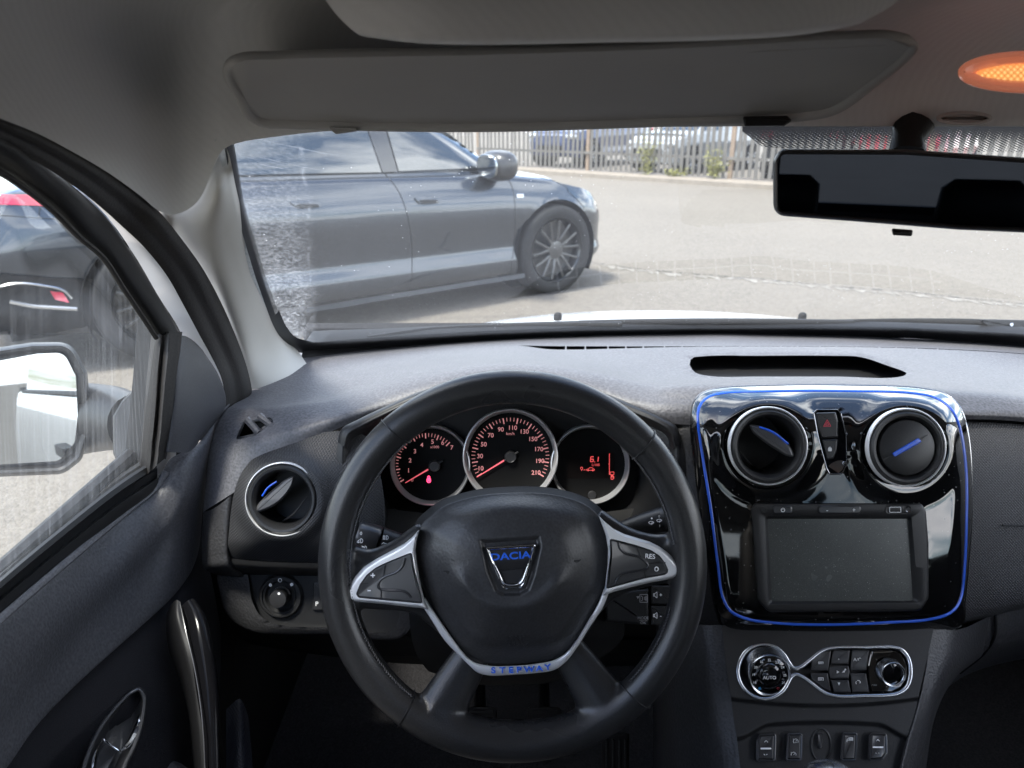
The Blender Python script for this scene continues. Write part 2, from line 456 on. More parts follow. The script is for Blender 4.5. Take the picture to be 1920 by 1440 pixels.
def hazed_glass(name, kind):
    """thin pane: sees through, mirrors by angle, with dried dirt by UV"""
    t = NT(name)
    tr = t.n('ShaderNodeBsdfTransparent'); tr.inputs['Color'].default_value = (0.90, 0.94, 0.94, 1)
    gl = t.n('ShaderNodeBsdfGlossy'); gl.inputs['Roughness'].default_value = 0.0
    gl.inputs['Color'].default_value = (1, 1, 1, 1)
    ge = t.n('ShaderNodeNewGeometry'); dp = t.n('ShaderNodeVectorMath', operation='DOT_PRODUCT')
    t.l(ge.outputs['Normal'], dp.inputs[0]); t.l(ge.outputs['Incoming'], dp.inputs[1])
    graz = t.math('SUBTRACT', 1.0, t.math('ABSOLUTE', dp.outputs['Value']), True)
    fac = t.math('ADD', t.math('MULTIPLY', t.math('POWER', graz, 5.0), 0.92), 0.048, True)
    ms = t.n('ShaderNodeMixShader'); t.l(fac, ms.inputs[0]); t.l(tr.outputs[0], ms.inputs[1]); t.l(gl.outputs[0], ms.inputs[2])
    # dirt
    df = t.n('ShaderNodeBsdfDiffuse'); df.inputs['Color'].default_value = (0.72, 0.74, 0.76, 1)
    tl = t.n('ShaderNodeBsdfTranslucent'); tl.inputs['Color'].default_value = (0.72, 0.75, 0.78, 1)
    ad = t.n('ShaderNodeMixShader'); ad.inputs[0].default_value = 0.55; t.l(df.outputs[0], ad.inputs[1]); t.l(tl.outputs[0], ad.inputs[2])
    uv = t.n('ShaderNodeUVMap').outputs[0]
    sx = t.n('ShaderNodeSeparateXYZ'); t.l(uv, sx.inputs[0]); u, v = sx.outputs[0], sx.outputs[1]
    if kind == 'screen':
        # u: metres from the left edge of the pane, v: metres up from its base; unswept strip along the left edge
        wob = t.math('MULTIPLY', t.noise(uv, 7.0, 3), 0.034)
        edge = t.math('ADD', t.math('SUBTRACT', 0.057, u), wob)
        strip = t.math('MULTIPLY', t.math('ADD', t.math('MULTIPLY', edge, 38.0), 0.30, True), 1.0)
        n1 = t.noise(uv, 38.0, 6, 0.72); n2 = t.noise(uv, 190.0, 4, 0.65); n3 = t.noise(uv, 11.0, 4, 0.6)
        low = t.math('SUBTRACT', 1.08, t.math('MULTIPLY', v, 2.3), True)
        g1 = t.math('ADD', t.math('MULTIPLY', n1, 2.6), -1.05, True); g2 = t.math('ADD', t.math('MULTIPLY', n2, 3.4), -1.45, True)
        body = t.math('ADD', t.math('MULTIPLY', g1, 0.36), t.math('MULTIPLY', g2, 0.26))
        st = t.math('MULTIPLY', strip, t.math('ADD', t.math('MULTIPLY', body, t.math('MULTIPLY', low, t.math('ADD', t.math('MULTIPLY', n3, 1.5), 0.1, True))), t.math('MULTIPLY', g2, 0.10), True))
        rim = t.math('SUBTRACT', 1.0, t.math('MULTIPLY', t.math('ABSOLUTE', t.math('SUBTRACT', edge, 0.001)), 260.0), True)
        rim = t.math('MULTIPLY', rim, t.math('MULTIPLY', t.math('ADD', t.math('MULTIPLY', t.noise(uv, 60.0, 4, 0.7), 3.0), -1.3, True), 0.26))
        mp = t.n('ShaderNodeMapping'); mp.inputs['Scale'].default_value = (9.0, 260.0, 1); t.l(uv, mp.inputs['Vector'])
        scr = t.math('MULTIPLY', t.math('GREATER_THAN', t.noise(mp.outputs[0], 1.0, 3, 0.7), 0.66), 0.10)
        rn = t.voro(uv, 170.0, 'F1', 'Color'); ds = t.voro(uv, 170.0)
        clump = t.math('GREATER_THAN', t.noise(uv, 9.0, 2), 0.56)
        spk = t.math('MULTIPLY', t.math('MULTIPLY', t.math('LESS_THAN', ds, 0.11), t.math('GREATER_THAN', rn, 0.6)), t.math('MULTIPLY', clump, 0.6))
        film = t.math('MULTIPLY', t.noise(uv, 6.0, 3), 0.010)
        left = t.math('SUBTRACT', 1.0, t.math('MULTIPLY', u, 1.9), True)
        film = t.math('ADD', film, t.math('MULTIPLY', left, 0.022))
        d = t.math('ADD', t.math('ADD', t.math('MAXIMUM', st, rim), t.math('MULTIPLY', scr, left)), t.math('ADD', spk, film), True)
        d = t.math('MINIMUM', d, 0.85)
    else:
        mp = t.n('ShaderNodeMapping'); mp.inputs['Scale'].default_value = (240.0, 5.0, 1); t.l(uv, mp.inputs['Vector'])
        n = t.noise(mp.outputs[0], 1.0, 4, 0.65); b = t.noise(uv, 8.0, 3)
        low = t.math('MULTIPLY', t.math('SUBTRACT', v, 0.085), 9.0, True)
        s1 = t.math('MULTIPLY', t.math('ADD', t.math('MULTIPLY', n, 2.6), -1.22, True), b)
        d = t.math('ADD', t.math('MULTIPLY', s1, t.math('MULTIPLY', low, 0.34)), t.math('MULTIPLY', low, 0.035), True)
    m2 = t.n('ShaderNodeMixShader'); t.l(d, m2.inputs[0]); t.l(ms.outputs[0], m2.inputs[1]); t.l(ad.outputs[0], m2.inputs[2])
    return t.done(m2.outputs[0])
M['windscreen'] = hazed_glass('windscreen_glass', 'screen')
M['sideglass'] = hazed_glass('side_window_glass', 'side')
def frit(name, width, pitch, solid, r_in, ang=0.785):
    """black ceramic print that breaks into dots towards the clear glass; UV in metres, v across the band"""
    t = NT(name); uv = t.n('ShaderNodeUVMap').outputs[0]
    sx = t.n('ShaderNodeSeparateXYZ'); t.l(uv, sx.inputs[0])
    mp = t.n('ShaderNodeMapping'); mp.inputs['Rotation'].default_value = (0, 0, ang); t.l(uv, mp.inputs['Vector'])
    vo = t.n('ShaderNodeTexVoronoi', voronoi_dimensions='2D'); vo.inputs['Scale'].default_value = 1.0/pitch; vo.inputs['Randomness'].default_value = 0.0
    t.l(mp.outputs[0], vo.inputs['Vector'])
    x = t.math('DIVIDE', t.math('SUBTRACT', sx.outputs[1], solid), max(width - solid, 1e-4), True)
    r = t.math('SUBTRACT', 0.74, t.math('MULTIPLY', x, 0.74 - r_in))
    k = t.math('LESS_THAN', vo.outputs['Distance'], r)
    tr = t.n('ShaderNodeBsdfTransparent'); b = t.bsdf((0.008, 0.008, 0.009), 0.35)
    ms = t.n('ShaderNodeMixShader'); t.l(k, ms.inputs[0]); t.l(tr.outputs[0], ms.inputs[1]); t.l(b, ms.inputs[2])
    return t.done(ms.outputs[0])
def mirror(name, tint, rough=0.01):
    t = NT(name); v = t.coord(); n = t.noise(v, 60.0, 3)
    c = t.mix(n, tuple(x*0.97 for x in tint), tint)
    return t.done(t.bsdf(c, rough, 1.0))
M['mirror'] = mirror('mirror_glass', (0.34, 0.36, 0.37))
M['dialring'] = simple('dial_ring_silver', (0.55, 0.55, 0.56), 0.28, 0.5)
M['dialface'] = simple('dial_black', (0.0022, 0.0022, 0.0025), 0.6, spec=0.15)
M['dimmirror'] = mirror('dipped_mirror_glass', (0.09, 0.10, 0.125))
def paint(name, color, flake=0.0, rough=0.3):
    t = NT(name); v = t.coord()
    n = t.noise(v, 3.0, 4); sp = t.noise(v, 1800.0, 1)
    c = t.mix(n, tuple(x*0.93 for x in color), tuple(min(x*1.06, 1) for x in color))
    r = t.math('ADD', t.math('MULTIPLY', sp, 0.15), rough)
    return t.done(t.bsdf(c, r, flake, coat=1.0, coat_rough=0.02))
M['grey_paint'] = paint('graphite_car_paint', (0.052, 0.060, 0.073), 0.7, 0.18)
M['dark_paint'] = paint('black_car_paint', (0.015, 0.016, 0.018))
M['blue_paint'] = paint('dark_blue_car_paint', (0.02, 0.035, 0.10))
M['pale_paint'] = paint('pale_silver_car_paint', (0.28, 0.29, 0.295), 0.3)
M['red_paint'] = paint('red_car_paint', (0.35, 0.02, 0.03))
def carglass(name, c=(0.012, 0.016, 0.018)):
    t = NT(name); v = t.coord(); n = t.noise(v, 4.0, 3)
    col = t.mix(n, c, tuple(x*1.6 for x in c))
    return t.done(t.bsdf(col, 0.02, coat=1.0, coat_rough=0.0, spec=0.8, ior=1.6))
M['carglass'] = carglass('tinted_car_glass')
M['clearcarglass'] = carglass('pale_car_glass', (0.10, 0.13, 0.13))
M['tyre'] = grain('tyre_rubber', (0.022, 0.022, 0.023), 0.75, 300, 0.0006, 0.3)
M['alloy'] = simple('dark_alloy', (0.055, 0.057, 0.06), 0.3, 0.8, coat=0.4)
M['alloyface'] = simple('machined_alloy', (0.52, 0.53, 0.55), 0.3, 0.9)
M['tail'] = simple('red_tail_lens', (0.42, 0.02, 0.05), 0.12, coat=1.0)
M['palelens'] = simple('pale_lamp_lens', (0.55, 0.57, 0.58), 0.08, 0.4, coat=1.0)
def asphalt():
    t = NT('worn_asphalt'); v = t.coord()
    big = t.noise(v, 0.35, 5, 0.6); mid = t.noise(v, 2.2, 5, 0.65)
    st = t.voro(v, 85.0, 'F1', 'Color'); sd = t.voro(v, 85.0)
    n = t.noise(v, 160.0, 3, 0.7)
    base = t.ramp(big, [(0.3, (0.122, 0.106, 0.088)), (0.5, (0.154, 0.136, 0.114)), (0.72, (0.182, 0.161, 0.136))])
    base = t.mix(t.math('MULTIPLY', t.math('ADD', t.math('MULTIPLY', mid, 2.2), -0.75, True), 0.5), base, (0.125, 0.112, 0.095))
    pe = t.voro(v, 34.0, 'F1', 'Color'); n9 = t.noise(v, 13.0, 5, 0.75)
    base = t.mix(t.math('MULTIPLY', t.math('ADD', t.math('MULTIPLY', n9, 3.0), -1.2, True), 0.45), base, (0.27, 0.243, 0.207))
    base = t.mix(t.math('MULTIPLY', t.math('GREATER_THAN', pe, 0.55), 0.30), base, (0.10, 0.09, 0.078))
    base = t.mix(t.math('MULTIPLY', st, 0.55), base, (0.265, 0.243, 0.212))
    base = t.mix(t.math('MULTIPLY', t.math('GREATER_THAN', n, 0.58), 0.5), base, (0.095, 0.088, 0.078))
    h = t.math('ADD', t.math('MULTIPLY', sd, -0.7), n)
    return t.done(t.bsdf(base, 0.85, normal=t.bump(h, 0.006), spec=0.25))
M['asphalt'] = asphalt()
def concrete(name, color):
    t = NT(name); v = t.coord(); n = t.noise(v, 6.0, 6, 0.65)
    c = t.mix(n, tuple(x*0.7 for x in color), tuple(x*1.25 for x in color))
    return t.done(t.bsdf(c, 0.85, normal=t.bump(n, 0.01), spec=0.2))
M['kerb'] = concrete('pale_kerb_concrete', (0.24, 0.21, 0.175))
M['repair'] = concrete('worn_joint_filler', (0.235, 0.22, 0.195))
M['crack'] = concrete('dark_crack_filler', (0.09, 0.085, 0.078))
def galv():
    t = NT('weathered_galvanised_steel'); v = t.coord()
    n = t.noise(v, 5.0, 5, 0.6); r = t.noise(t.coord(scale=(3, 3, 0.5)), 6.0, 4, 0.7)
    c = t.mix(n, (0.13, 0.122, 0.11), (0.215, 0.203, 0.184))
    c = t.mix(t.math('ADD', t.math('MULTIPLY', r, 2.0), -1.15, True), c, (0.33, 0.19, 0.11))
    return t.done(t.bsdf(c, 0.6, 0.2, spec=0.4))
M['galv'] = galv()
M['rust'] = concrete('rusty_post_paint', (0.26, 0.20, 0.15))
M['leaf'] = simple('weed_leaf', (0.22, 0.215, 0.07), 0.6, var=0.35, scale=8)
M['stalk'] = simple('weed_stalk', (0.16, 0.15, 0.06), 0.7)
M['amber'] = simple('glowing_lens', (0.9, 0.45, 0.2), 0.3, emit=(1.0, 0.42, 0.10), es=2.6)
def amber_rim():
    t = NT('amber_lit_surround'); v = t.coord(); n = t.noise(v, 40.0, 2)
    c = t.mix(n, (0.55, 0.22, 0.12), (0.62, 0.27, 0.15))
    return t.done(t.bsdf(c, 0.25, coat=0.6, emit=(1.0, 0.30, 0.17), es=0.08))
M['amberrim'] = amber_rim()
def tinted():
    t = NT('tinted_rear_glass'); v = t.coord(); n = t.noise(v, 5.0, 3)
    tr = t.n('ShaderNodeBsdfTransparent'); t.l(t.mix(n, (0.30, 0.33, 0.34), (0.36, 0.39, 0.40)), tr.inputs['Color'])
    gl = t.n('ShaderNodeBsdfGlossy'); gl.inputs['Roughness'].default_value = 0.0
    ms = t.n('ShaderNodeMixShader'); ms.inputs[0].default_value = 0.06; t.l(tr.outputs[0], ms.inputs[1]); t.l(gl.outputs[0], ms.inputs[2]); return t.done(ms.outputs[0])
M['tinted'] = tinted()  # tint added to dim the light and reflections from behind
# ================================================================== the car we sit in: roof, pillar, glass, bonnet
CX = 0.37                                          # middle of the car
shell = thing('car_body', 'white hatchback around the viewer, with grey roof lining, dirty windscreen and white bonnet', 'car', Vector((CX, 0.0, 0.0)))
def mirror_x(p): return Vector((2*CX - p.x, p.y, p.z))
def half_to_full(pts):
    L = [P(*q) for q in pts]
    return L + [mirror_x(p) for p in reversed(L)]
def resample(pts, n):
    a = np.array([tuple(p) for p in pts]); 
    m = spl3(a, 400); L = np.concatenate([[0], np.cumsum(np.linalg.norm(np.diff(m, axis=0), axis=1))])
    q = np.linspace(0, L[-1], n)
    return [Vector([np.interp(x, L, m[:, k]) for k in range(3)]) for x in q]
W_BASE = [(500, 668, 1.06), (560, 652, 1.09), (700, 645, 1.15), (900, 634, 1.225), (1100, 626, 1.275), (1290, 623, 1.298), (1340, 622, 1.30)]
W_TOP = [(402, 262, 0.598), (430, 250, 0.602), (560, 236, 0.605), (760, 226, 0.615), (1000, 216, 0.625), (1250, 212, 0.63), (1400, 212, 0.63)]
wb = resample(half_to_full(W_BASE), 90); wt = resample(half_to_full(W_TOP), 90)
NWV = 40
def ws_point(i, s):
    p = wb[i].lerp(wt[i], s); bow = 4*max(s, 0)*(1-s)*0.012
    return p + Vector((0, 0.55, 0.83)) * bow
wrows = [[ws_point(i, -0.12 + 1.12*j/(NWV-1)) for i in range(90)] for j in range(NWV)]
mb = MB(); mb.grid(wrows)
me_uv = {}
for j in range(NWV):
    acc = 0.0
    for i in range(90):
        if i: acc += (wrows[j][i] - wrows[j][i-1]).length
        me_uv[tuple(round(c, 4) for c in wrows[j][i])] = (acc, (wrows[j][i] - wrows[0][i]).length - 0.07)
windscreen = mb.obj('windscreen', M['windscreen'], shell, uv=lambda p: me_uv.get(tuple(round(c, 4) for c in p), (0.3, 0.1)))
tag(windscreen, 'windscreen with a crust of dried dirt left of the wiped area')
def on_screen(u, v, lift=0.004):
    """where the sight line through (u, v) meets the windscreen, a little inside it"""
    o = EYE; d = (P(u, v, 1.0) - EYE).normalized(); best = None
    from mathutils.geometry import intersect_ray_tri as irt
    for j in range(NWV-1):
        for i in range(0, 89):
            a, b, c, e = wrows[j][i], wrows[j][i+1], wrows[j+1][i+1], wrows[j+1][i]
            h = irt(a, b, c, d, o) or irt(a, c, e, d, o)
            if h is not None: best = h; break
        if best is not None: break
    if best is None: best = P(u, v, 1.0)
    return best - d*lift
def band(name, path_a, path_b, mat_fn, n=60, lift=0.004, **k):
    A = lin(path_a, n); B = lin(path_b, n); b = MB(); rows = [[], []]; uvs = {}; acc = 0.0; prev = None
    for i in range(n):
        p, q = on_screen(*A[i], lift), on_screen(*B[i], lift)
        if prev is not None: acc += (p - prev).length
        prev = p; rows[0].append(p); rows[1].append(q)
        uvs[tuple(round(c, 4) for c in p)] = (acc, 0.0); uvs[tuple(round(c, 4) for c in q)] = (acc, (q - p).length)
    b.grid(rows)
    return b.obj(name, mat_fn, windscreen, uv=lambda p: uvs.get(tuple(round(c, 4) for c in p), (0, 0)))
LEDGE = [(426, 262), (433, 300), (446, 380), (463, 440), (487, 520), (512, 590), (524, 622)]
band('ceramic_edge', [(u-8, v) for u, v in LEDGE], [(u+11, v-2) for u, v in LEDGE], frit('edge_dots', 0.011, 0.0022, 0.0045, 0.42), 50)
CORN = [(512, 585), (522, 618), (540, 640), (575, 650), (640, 647), (700, 643), (800, 636), (900, 629), (1000, 624), (1100, 620), (1300, 616), (1500, 616), (1700, 620), (1900, 631), (1980, 638)]
CORN2 = [(523, 582), (536, 612), (553, 633), (590, 642), (650, 637), (705, 633), (800, 627), (900, 621), (1000, 617), (1100, 613), (1300, 610), (1500, 610), (1700, 614), (1900, 625), (1980, 632)]
band('ceramic_edge', [(u-2, v+14) for u, v in CORN], CORN2, frit('base_dots', 0.050, 0.0030, 0.028, 0.35), 110)
TOPA = [(1392, 232), (1500, 231), (1700, 231), (1960, 232)]
TOPB = [(1392, 246), (1430, 276), (1520, 281), (1960, 286)]
band('ceramic_sunband', TOPA, TOPB, frit('sunband_dots', 0.06, 0.0034, 0.0, 0.30, 0.6), 70)
# roof lining: from its front and side edge up and back over the head
EDGE = [(-240, 150, 0.33), (-60, 200, 0.405), (0, 222, 0.43), (70, 250, 0.465), (133, 283, 0.505), (200, 322, 0.555), (267, 370, 0.612), (300, 397, 0.635), (322, 403, 0.648), (345, 397, 0.652),
        (370, 379, 0.646), (386, 352, 0.635), (396, 324, 0.622), (408, 296, 0.61), (422, 277, 0.602), (450, 267, 0.598), (520, 256, 0.595), (600, 247, 0.594), (800, 243, 0.60),
        (1000, 240, 0.607), (1250, 238, 0.61), (1400, 237, 0.61)]
er = spl(EDGE, 120); edge_l = [P(*q) for q in er]
sb_ = [Vector(q) for q in ((-0.30, -1.95, 1.33), (-0.31, -1.2, 1.36), (-0.31, -0.4, 1.37), (-0.312, 0.05, 1.362), (-0.313, 0.2, 1.358))]
left_ = sb_ + edge_l
ring = left_ + [mirror_x(q) for q in reversed(left_)] + [Vector((x, -1.95, 1.34)) for x in (0.8, 0.6, 0.37, 0.15, -0.1)]
CC = Vector((CX, -0.25, 0))
def ceil_rows(dists, out, lift, top):
    rows = []
    for d in dists:
        row = []
        for q in ring:
            c = Vector((CC.x, CC.y, 0)) - Vector((q.x, q.y, 0)); L = c.length; n_ = c/L; dd = min(d, L*0.98)
            g = 1 - math.exp(-max(d, 0)/0.05)
            row.append(Vector((q.x, q.y, 0)) + n_*(dd - out) + Vector((0, 0, q.z + lift + (top - q.z)*g)))
        rows.append(row)
    return rows
CR = ceil_rows((-0.010, 0.0, 0.002, 0.006, 0.012, 0.02, 0.03, 0.042, 0.056, 0.075, 0.10, 0.13, 0.17, 0.22, 0.3, 0.45, 0.7, 1.2), 0.0, 0.0, 1.434)
for q in CR[0]: q.z += 0.006
mb = MB(); mb.grid(CR, cu=True); headliner = mb.obj('roof_lining', M['headliner'], shell, sharp=75)
# padded front edge of the lining hanging above the visor
mb = MB()
mb.loft([[(560, -140, 0.36), (800, -140, 0.36), (1100, -140, 0.36), (1500, -140, 0.36), (1790, -140, 0.36)],
         [(590, -40, 0.375), (800, -20, 0.36), (1100, -20, 0.36), (1500, -30, 0.36), (1730, -50, 0.375)],
         [(625, 20, 0.385), (800, 45, 0.365), (1100, 50, 0.365), (1500, 40, 0.365), (1680, 5, 0.385)],
         [(668, 62, 0.39), (760, 74, 0.375), (1100, 76, 0.372), (1520, 58, 0.375), (1620, 40, 0.39)],
         [(690, 68, 0.40), (770, 79, 0.395), (1100, 80, 0.395), (1530, 61, 0.395), (1610, 44, 0.40)],
         [(700, 62, 0.42), (780, 70, 0.43), (1100, 72, 0.43), (1520, 52, 0.43), (1600, 38, 0.42)]], 60, 24)
mb.obj('lining_pad', M['headliner'], shell, sharp=70)
# screw cover disc and courtesy lamp in the lining
mb = MB(); mb.rings(ell(1808, 222, 50, 11, 40), [(-3, 0.004), (-2, 0.0), (3, -0.001), (5, 0.001), (8, 0.0005)], 0.585); mb.obj('round_cover', M['visor'], shell)
lampo = MB()
LAMP = ell(1930, 135, 134, 40, 72)
lampo.rings([(u, v + (0.00018*(u-1930)**2 if v > 135 else 0)) for u, v in LAMP], [(0, 0.014), (0, 0.0), (4, -0.003), (10, -0.004), (22, -0.001), (26, 0.002)], 0.455)
lamp_ring = lampo.obj('courtesy_lamp', M['amberrim'], shell); lamp_ring['label'] = 'oval courtesy lamp glowing orange'
mb = MB(); mb.rings(ell(1932, 140, 104, 25, 60), [(0, 0.003), (2, 0.0), (14, -0.0015)], 0.456)
def lens_mat():
    t = NT('prismatic_amber_lens'); v = t.coord(rot=(0.4, 0.78, 0.0)); vo = t.n('ShaderNodeTexVoronoi'); vo.inputs['Scale'].default_value = 340.0; vo.inputs['Randomness'].default_value = 0.0; t.l(v, vo.inputs['Vector'])
    e = t.ramp(vo.outputs['Distance'], [(0.1, (1.0, 0.55, 0.20)), (0.5, (1.0, 0.40, 0.11))])
    s = t.ramp(vo.outputs['Distance'], [(0.15, (0.34,)*3), (0.55, (0.19,)*3)])
    return t.done(t.bsdf((0.8, 0.4, 0.15), 0.25, emit=e, es=s))
mb.obj('lens', lens_mat(), lamp_ring)
# windscreen pillar trim
mb = MB()
mb.loft([[(416, 255, 0.60), (430, 292, 0.622), (441, 345, 0.665), (457, 412, 0.74), (480, 492, 0.845), (506, 572, 0.955), (527, 625, 1.04), (556, 655, 1.085), (575, 682, 1.07)],
         [(405, 262, 0.63), (420, 300, 0.637), (430, 350, 0.65), (446, 415, 0.725), (470, 495, 0.83), (497, 578, 0.935), (519, 636, 1.01), (547, 672, 1.045), (571, 700, 1.045)],
         [(390, 290, 0.63), (398, 325, 0.64), (408, 372, 0.645), (424, 432, 0.72), (449, 512, 0.82), (478, 595, 0.915), (500, 655, 0.985), (527, 696, 1.01), (556, 718, 1.015)],
         [(350, 350, 0.66), (357, 375, 0.665), (373, 412, 0.68), (395, 468, 0.74), (425, 545, 0.83), (456, 625, 0.91), (477, 685, 0.96), (500, 724, 0.985), (522, 738, 0.995)],
         [(285, 375, 0.68), (312, 400, 0.685), (342, 440, 0.715), (372, 490, 0.775), (408, 560, 0.855), (440, 640, 0.92), (458, 692, 0.955), (468, 733, 0.975), (474, 752, 0.985)],
         [(275, 378, 0.65), (302, 406, 0.675), (332, 447, 0.73), (362, 497, 0.80), (398, 566, 0.88), (430, 645, 0.945), (449, 697, 0.98), (460, 738, 1.0), (466, 757, 1.01)]], 60, 40)
mb.obj('pillar_trim', M['pillar'], shell, sharp=60)
m2 = MB(); m2.v = [mirror_x(q) for q in mb.v]; m2.f = [f[::-1] for f in mb.f]; m2.obj('pillar_trim', M['pillar'], shell, sharp=60)
# rubber seal round the door opening
SEAL_R = [(-220, 136, 0.345), (-60, 192, 0.41), (0, 216, 0.437), (70, 244, 0.472), (133, 277, 0.512), (200, 317, 0.562), (267, 366, 0.62), (300, 398, 0.643), (342, 450, 0.70), (378, 500, 0.768), (414, 566, 0.85), (446, 640, 0.915), (464, 692, 0.952), (473, 735, 0.972), (474, 775, 0.985)]
SEAL_L = [(-220, 178, 0.345), (-60, 240, 0.42), (0, 268, 0.45), (70, 305, 0.486), (133, 345, 0.53), (185, 385, 0.575), (235, 430, 0.63), (265, 458, 0.66), (293, 490, 0.70), (315, 520, 0.735), (343, 570, 0.785), (375, 630, 0.835), (398, 672, 0.865), (416, 712, 0.885), (424, 775, 0.905)]
a, b = spl(SEAL_R, 90), spl(SEAL_L, 90); rows = [[] for _ in range(9)]
for i in range(90):
    for j in range(9):
        s = j/8.0; q = a[i]*(1-s) + b[i]*s
        h = 0.010*sin(pi*min(max((s-0.0)/0.55, 0), 1))**0.8 + 0.005*sin(pi*min(max((s-0.5)/0.5, 0), 1))
        rows[j].append(P(q[0], q[1], q[2] - h))
mb = MB(); mb.grid(rows); mb.obj('door_seal', M['rubber'], shell, sharp=70)
# painted flange of the body seen in the gap beside the door
mb = MB()
mb.loft([[(100, 330, 0.545), (143, 352, 0.585), (200, 405, 0.65), (253, 480, 0.735), (300, 560, 0.80), (333, 612, 0.845), (350, 650, 0.87), (400, 760, 0.92)],
         [(120, 325, 0.54), (190, 380, 0.60), (245, 432, 0.66), (295, 488, 0.725), (345, 567, 0.80), (377, 627, 0.85), (400, 668, 0.88), (430, 760, 0.92)]], 60, 6)
mb.obj('painted_flange', M['white_paint'], shell)
# outer roof, far side and rear of the cabin (seen only in mirrors and as shade)
mb = MB()
mb.grid(ceil_rows((0.0, 0.02, 0.05, 0.1, 0.2, 0.4, 0.8, 1.3), 0.012, 0.035, 1.46), cu=True); mb.obj('roof_panel', M['white_paint'], shell)
for c_, h_ in (((1.13, -0.75, 0.60), (0.03, 1.75, 0.40)), ((-0.39, -1.5, 0.60), (0.03, 1.0, 0.40)), ((CX, -2.32, 0.60), (0.75, 0.03, 0.42)), ((1.13, 1.2, 0.64), (0.03, 0.2, 0.40)), ((-0.427, 0.95, 0.58), (0.008, 0.45, 0.33))):
    mb = MB(); mb.box(c_, h_); mb.obj('cabin_side_trim', M['dark'], shell)
for x in (-0.355, 1.095):
    mb = MB(); mb.box((x, -0.55, 1.17), (0.02, 0.07, 0.24)); mb.obj('centre_pillar', M['pillar'], shell)
    mb = MB(); mb.box((x, -1.75, 1.17), (0.03, 0.22, 0.25)); mb.obj('rear_pillar', M['pillar'], shell)
mb = MB(); mb.box((CX, -0.2, 0.30), (0.80, 2.1, 0.02)); mb.obj('floor_carpet', M['carpet'], shell)
mb = MB(); mb.box((CX, 1.36, 0.62), (0.78, 0.02, 0.34)); mb.obj('bulkhead_carpet', M['carpet'], shell)
mb = MB(); mb.grid([[Vector((x, -1.99 - (1.42-z)*0.4, z)) for x in (-0.36, 1.10)] for z in (1.0, 1.42)]); mb.obj('rear_screen', M['tinted'], shell)
mb = MB(); mb.grid([[Vector((1.125 - (z-1.0)*0.12, y, z)) for y in (-1.95, -0.58)] for z in (0.98, 1.40)]); mb.obj('rear_side_pane', M['tinted'], shell)
# front seats, behind the eye: they shade the cabin and show in the mirror
seat = thing('front_seat', 'dark cloth passenger seat with its headrest up, mirrored in the rear view mirror', 'car seat', Vector((0.74, -0.35, 0.32)), 'front seats')
def cushion(name, rows, mat=None):
    m_ = MB(); m_.grid([[Vector((cx + wx*math.copysign(abs(cos(t))**0.6, cos(t)), cy + wy*math.copysign(abs(sin(t))**0.6, sin(t)), z)) for t in np.linspace(0, 2*pi, 32, endpoint=False)] for cx, cy, z, wx, wy in rows], cu=True)
    m_.f.append(tuple(range(32))); m_.f.append(tuple(len(m_.v) - 32 + i for i in range(32))); return m_.obj(name, mat or M['dark'], seat, sharp=60)
cushion('backrest', [(0.74, -0.38, 0.50, 0.20, 0.05), (0.74, -0.38, 0.54, 0.24, 0.08), (0.74, -0.43, 0.85, 0.25, 0.075), (0.74, -0.48, 1.10, 0.21, 0.055), (0.74, -0.49, 1.14, 0.16, 0.03)])
cushion('seat', [(0.74, -0.12, 0.34, 0.22, 0.24), (0.74, -0.12, 0.38, 0.25, 0.27), (0.74, -0.12, 0.48, 0.25, 0.27), (0.74, -0.12, 0.52, 0.20, 0.22)])
cushion('headrest', [(0.74, -0.52, 1.18, 0.10, 0.03), (0.74, -0.52, 1.20, 0.13, 0.05), (0.74, -0.53, 1.30, 0.125, 0.05), (0.74, -0.53, 1.34, 0.09, 0.025)])
s2 = copy_tree(seat); s2.location.x = 0.0; s2['label'] = 'dark cloth driver seat right behind the viewer, facing the steering wheel'
bench = thing('rear_bench', 'dark rear bench with two headrests, mirrored in the rear view mirror', 'car seat', Vector((CX, -1.4, 0.32)))
seat = bench
cushion('backrest', [(CX, -1.40, 0.45, 0.60, 0.06), (CX, -1.42, 0.55, 0.64, 0.09), (CX, -1.52, 0.98, 0.62, 0.07), (CX, -1.53, 1.02, 0.56, 0.04)])
for hx_ in (0.06, 0.68): cushion('headrest', [(hx_, -1.55, 1.03, 0.10, 0.03), (hx_, -1.55, 1.05, 0.13, 0.05), (hx_, -1.56, 1.15, 0.125, 0.05), (hx_, -1.56, 1.18, 0.09, 0.025)])
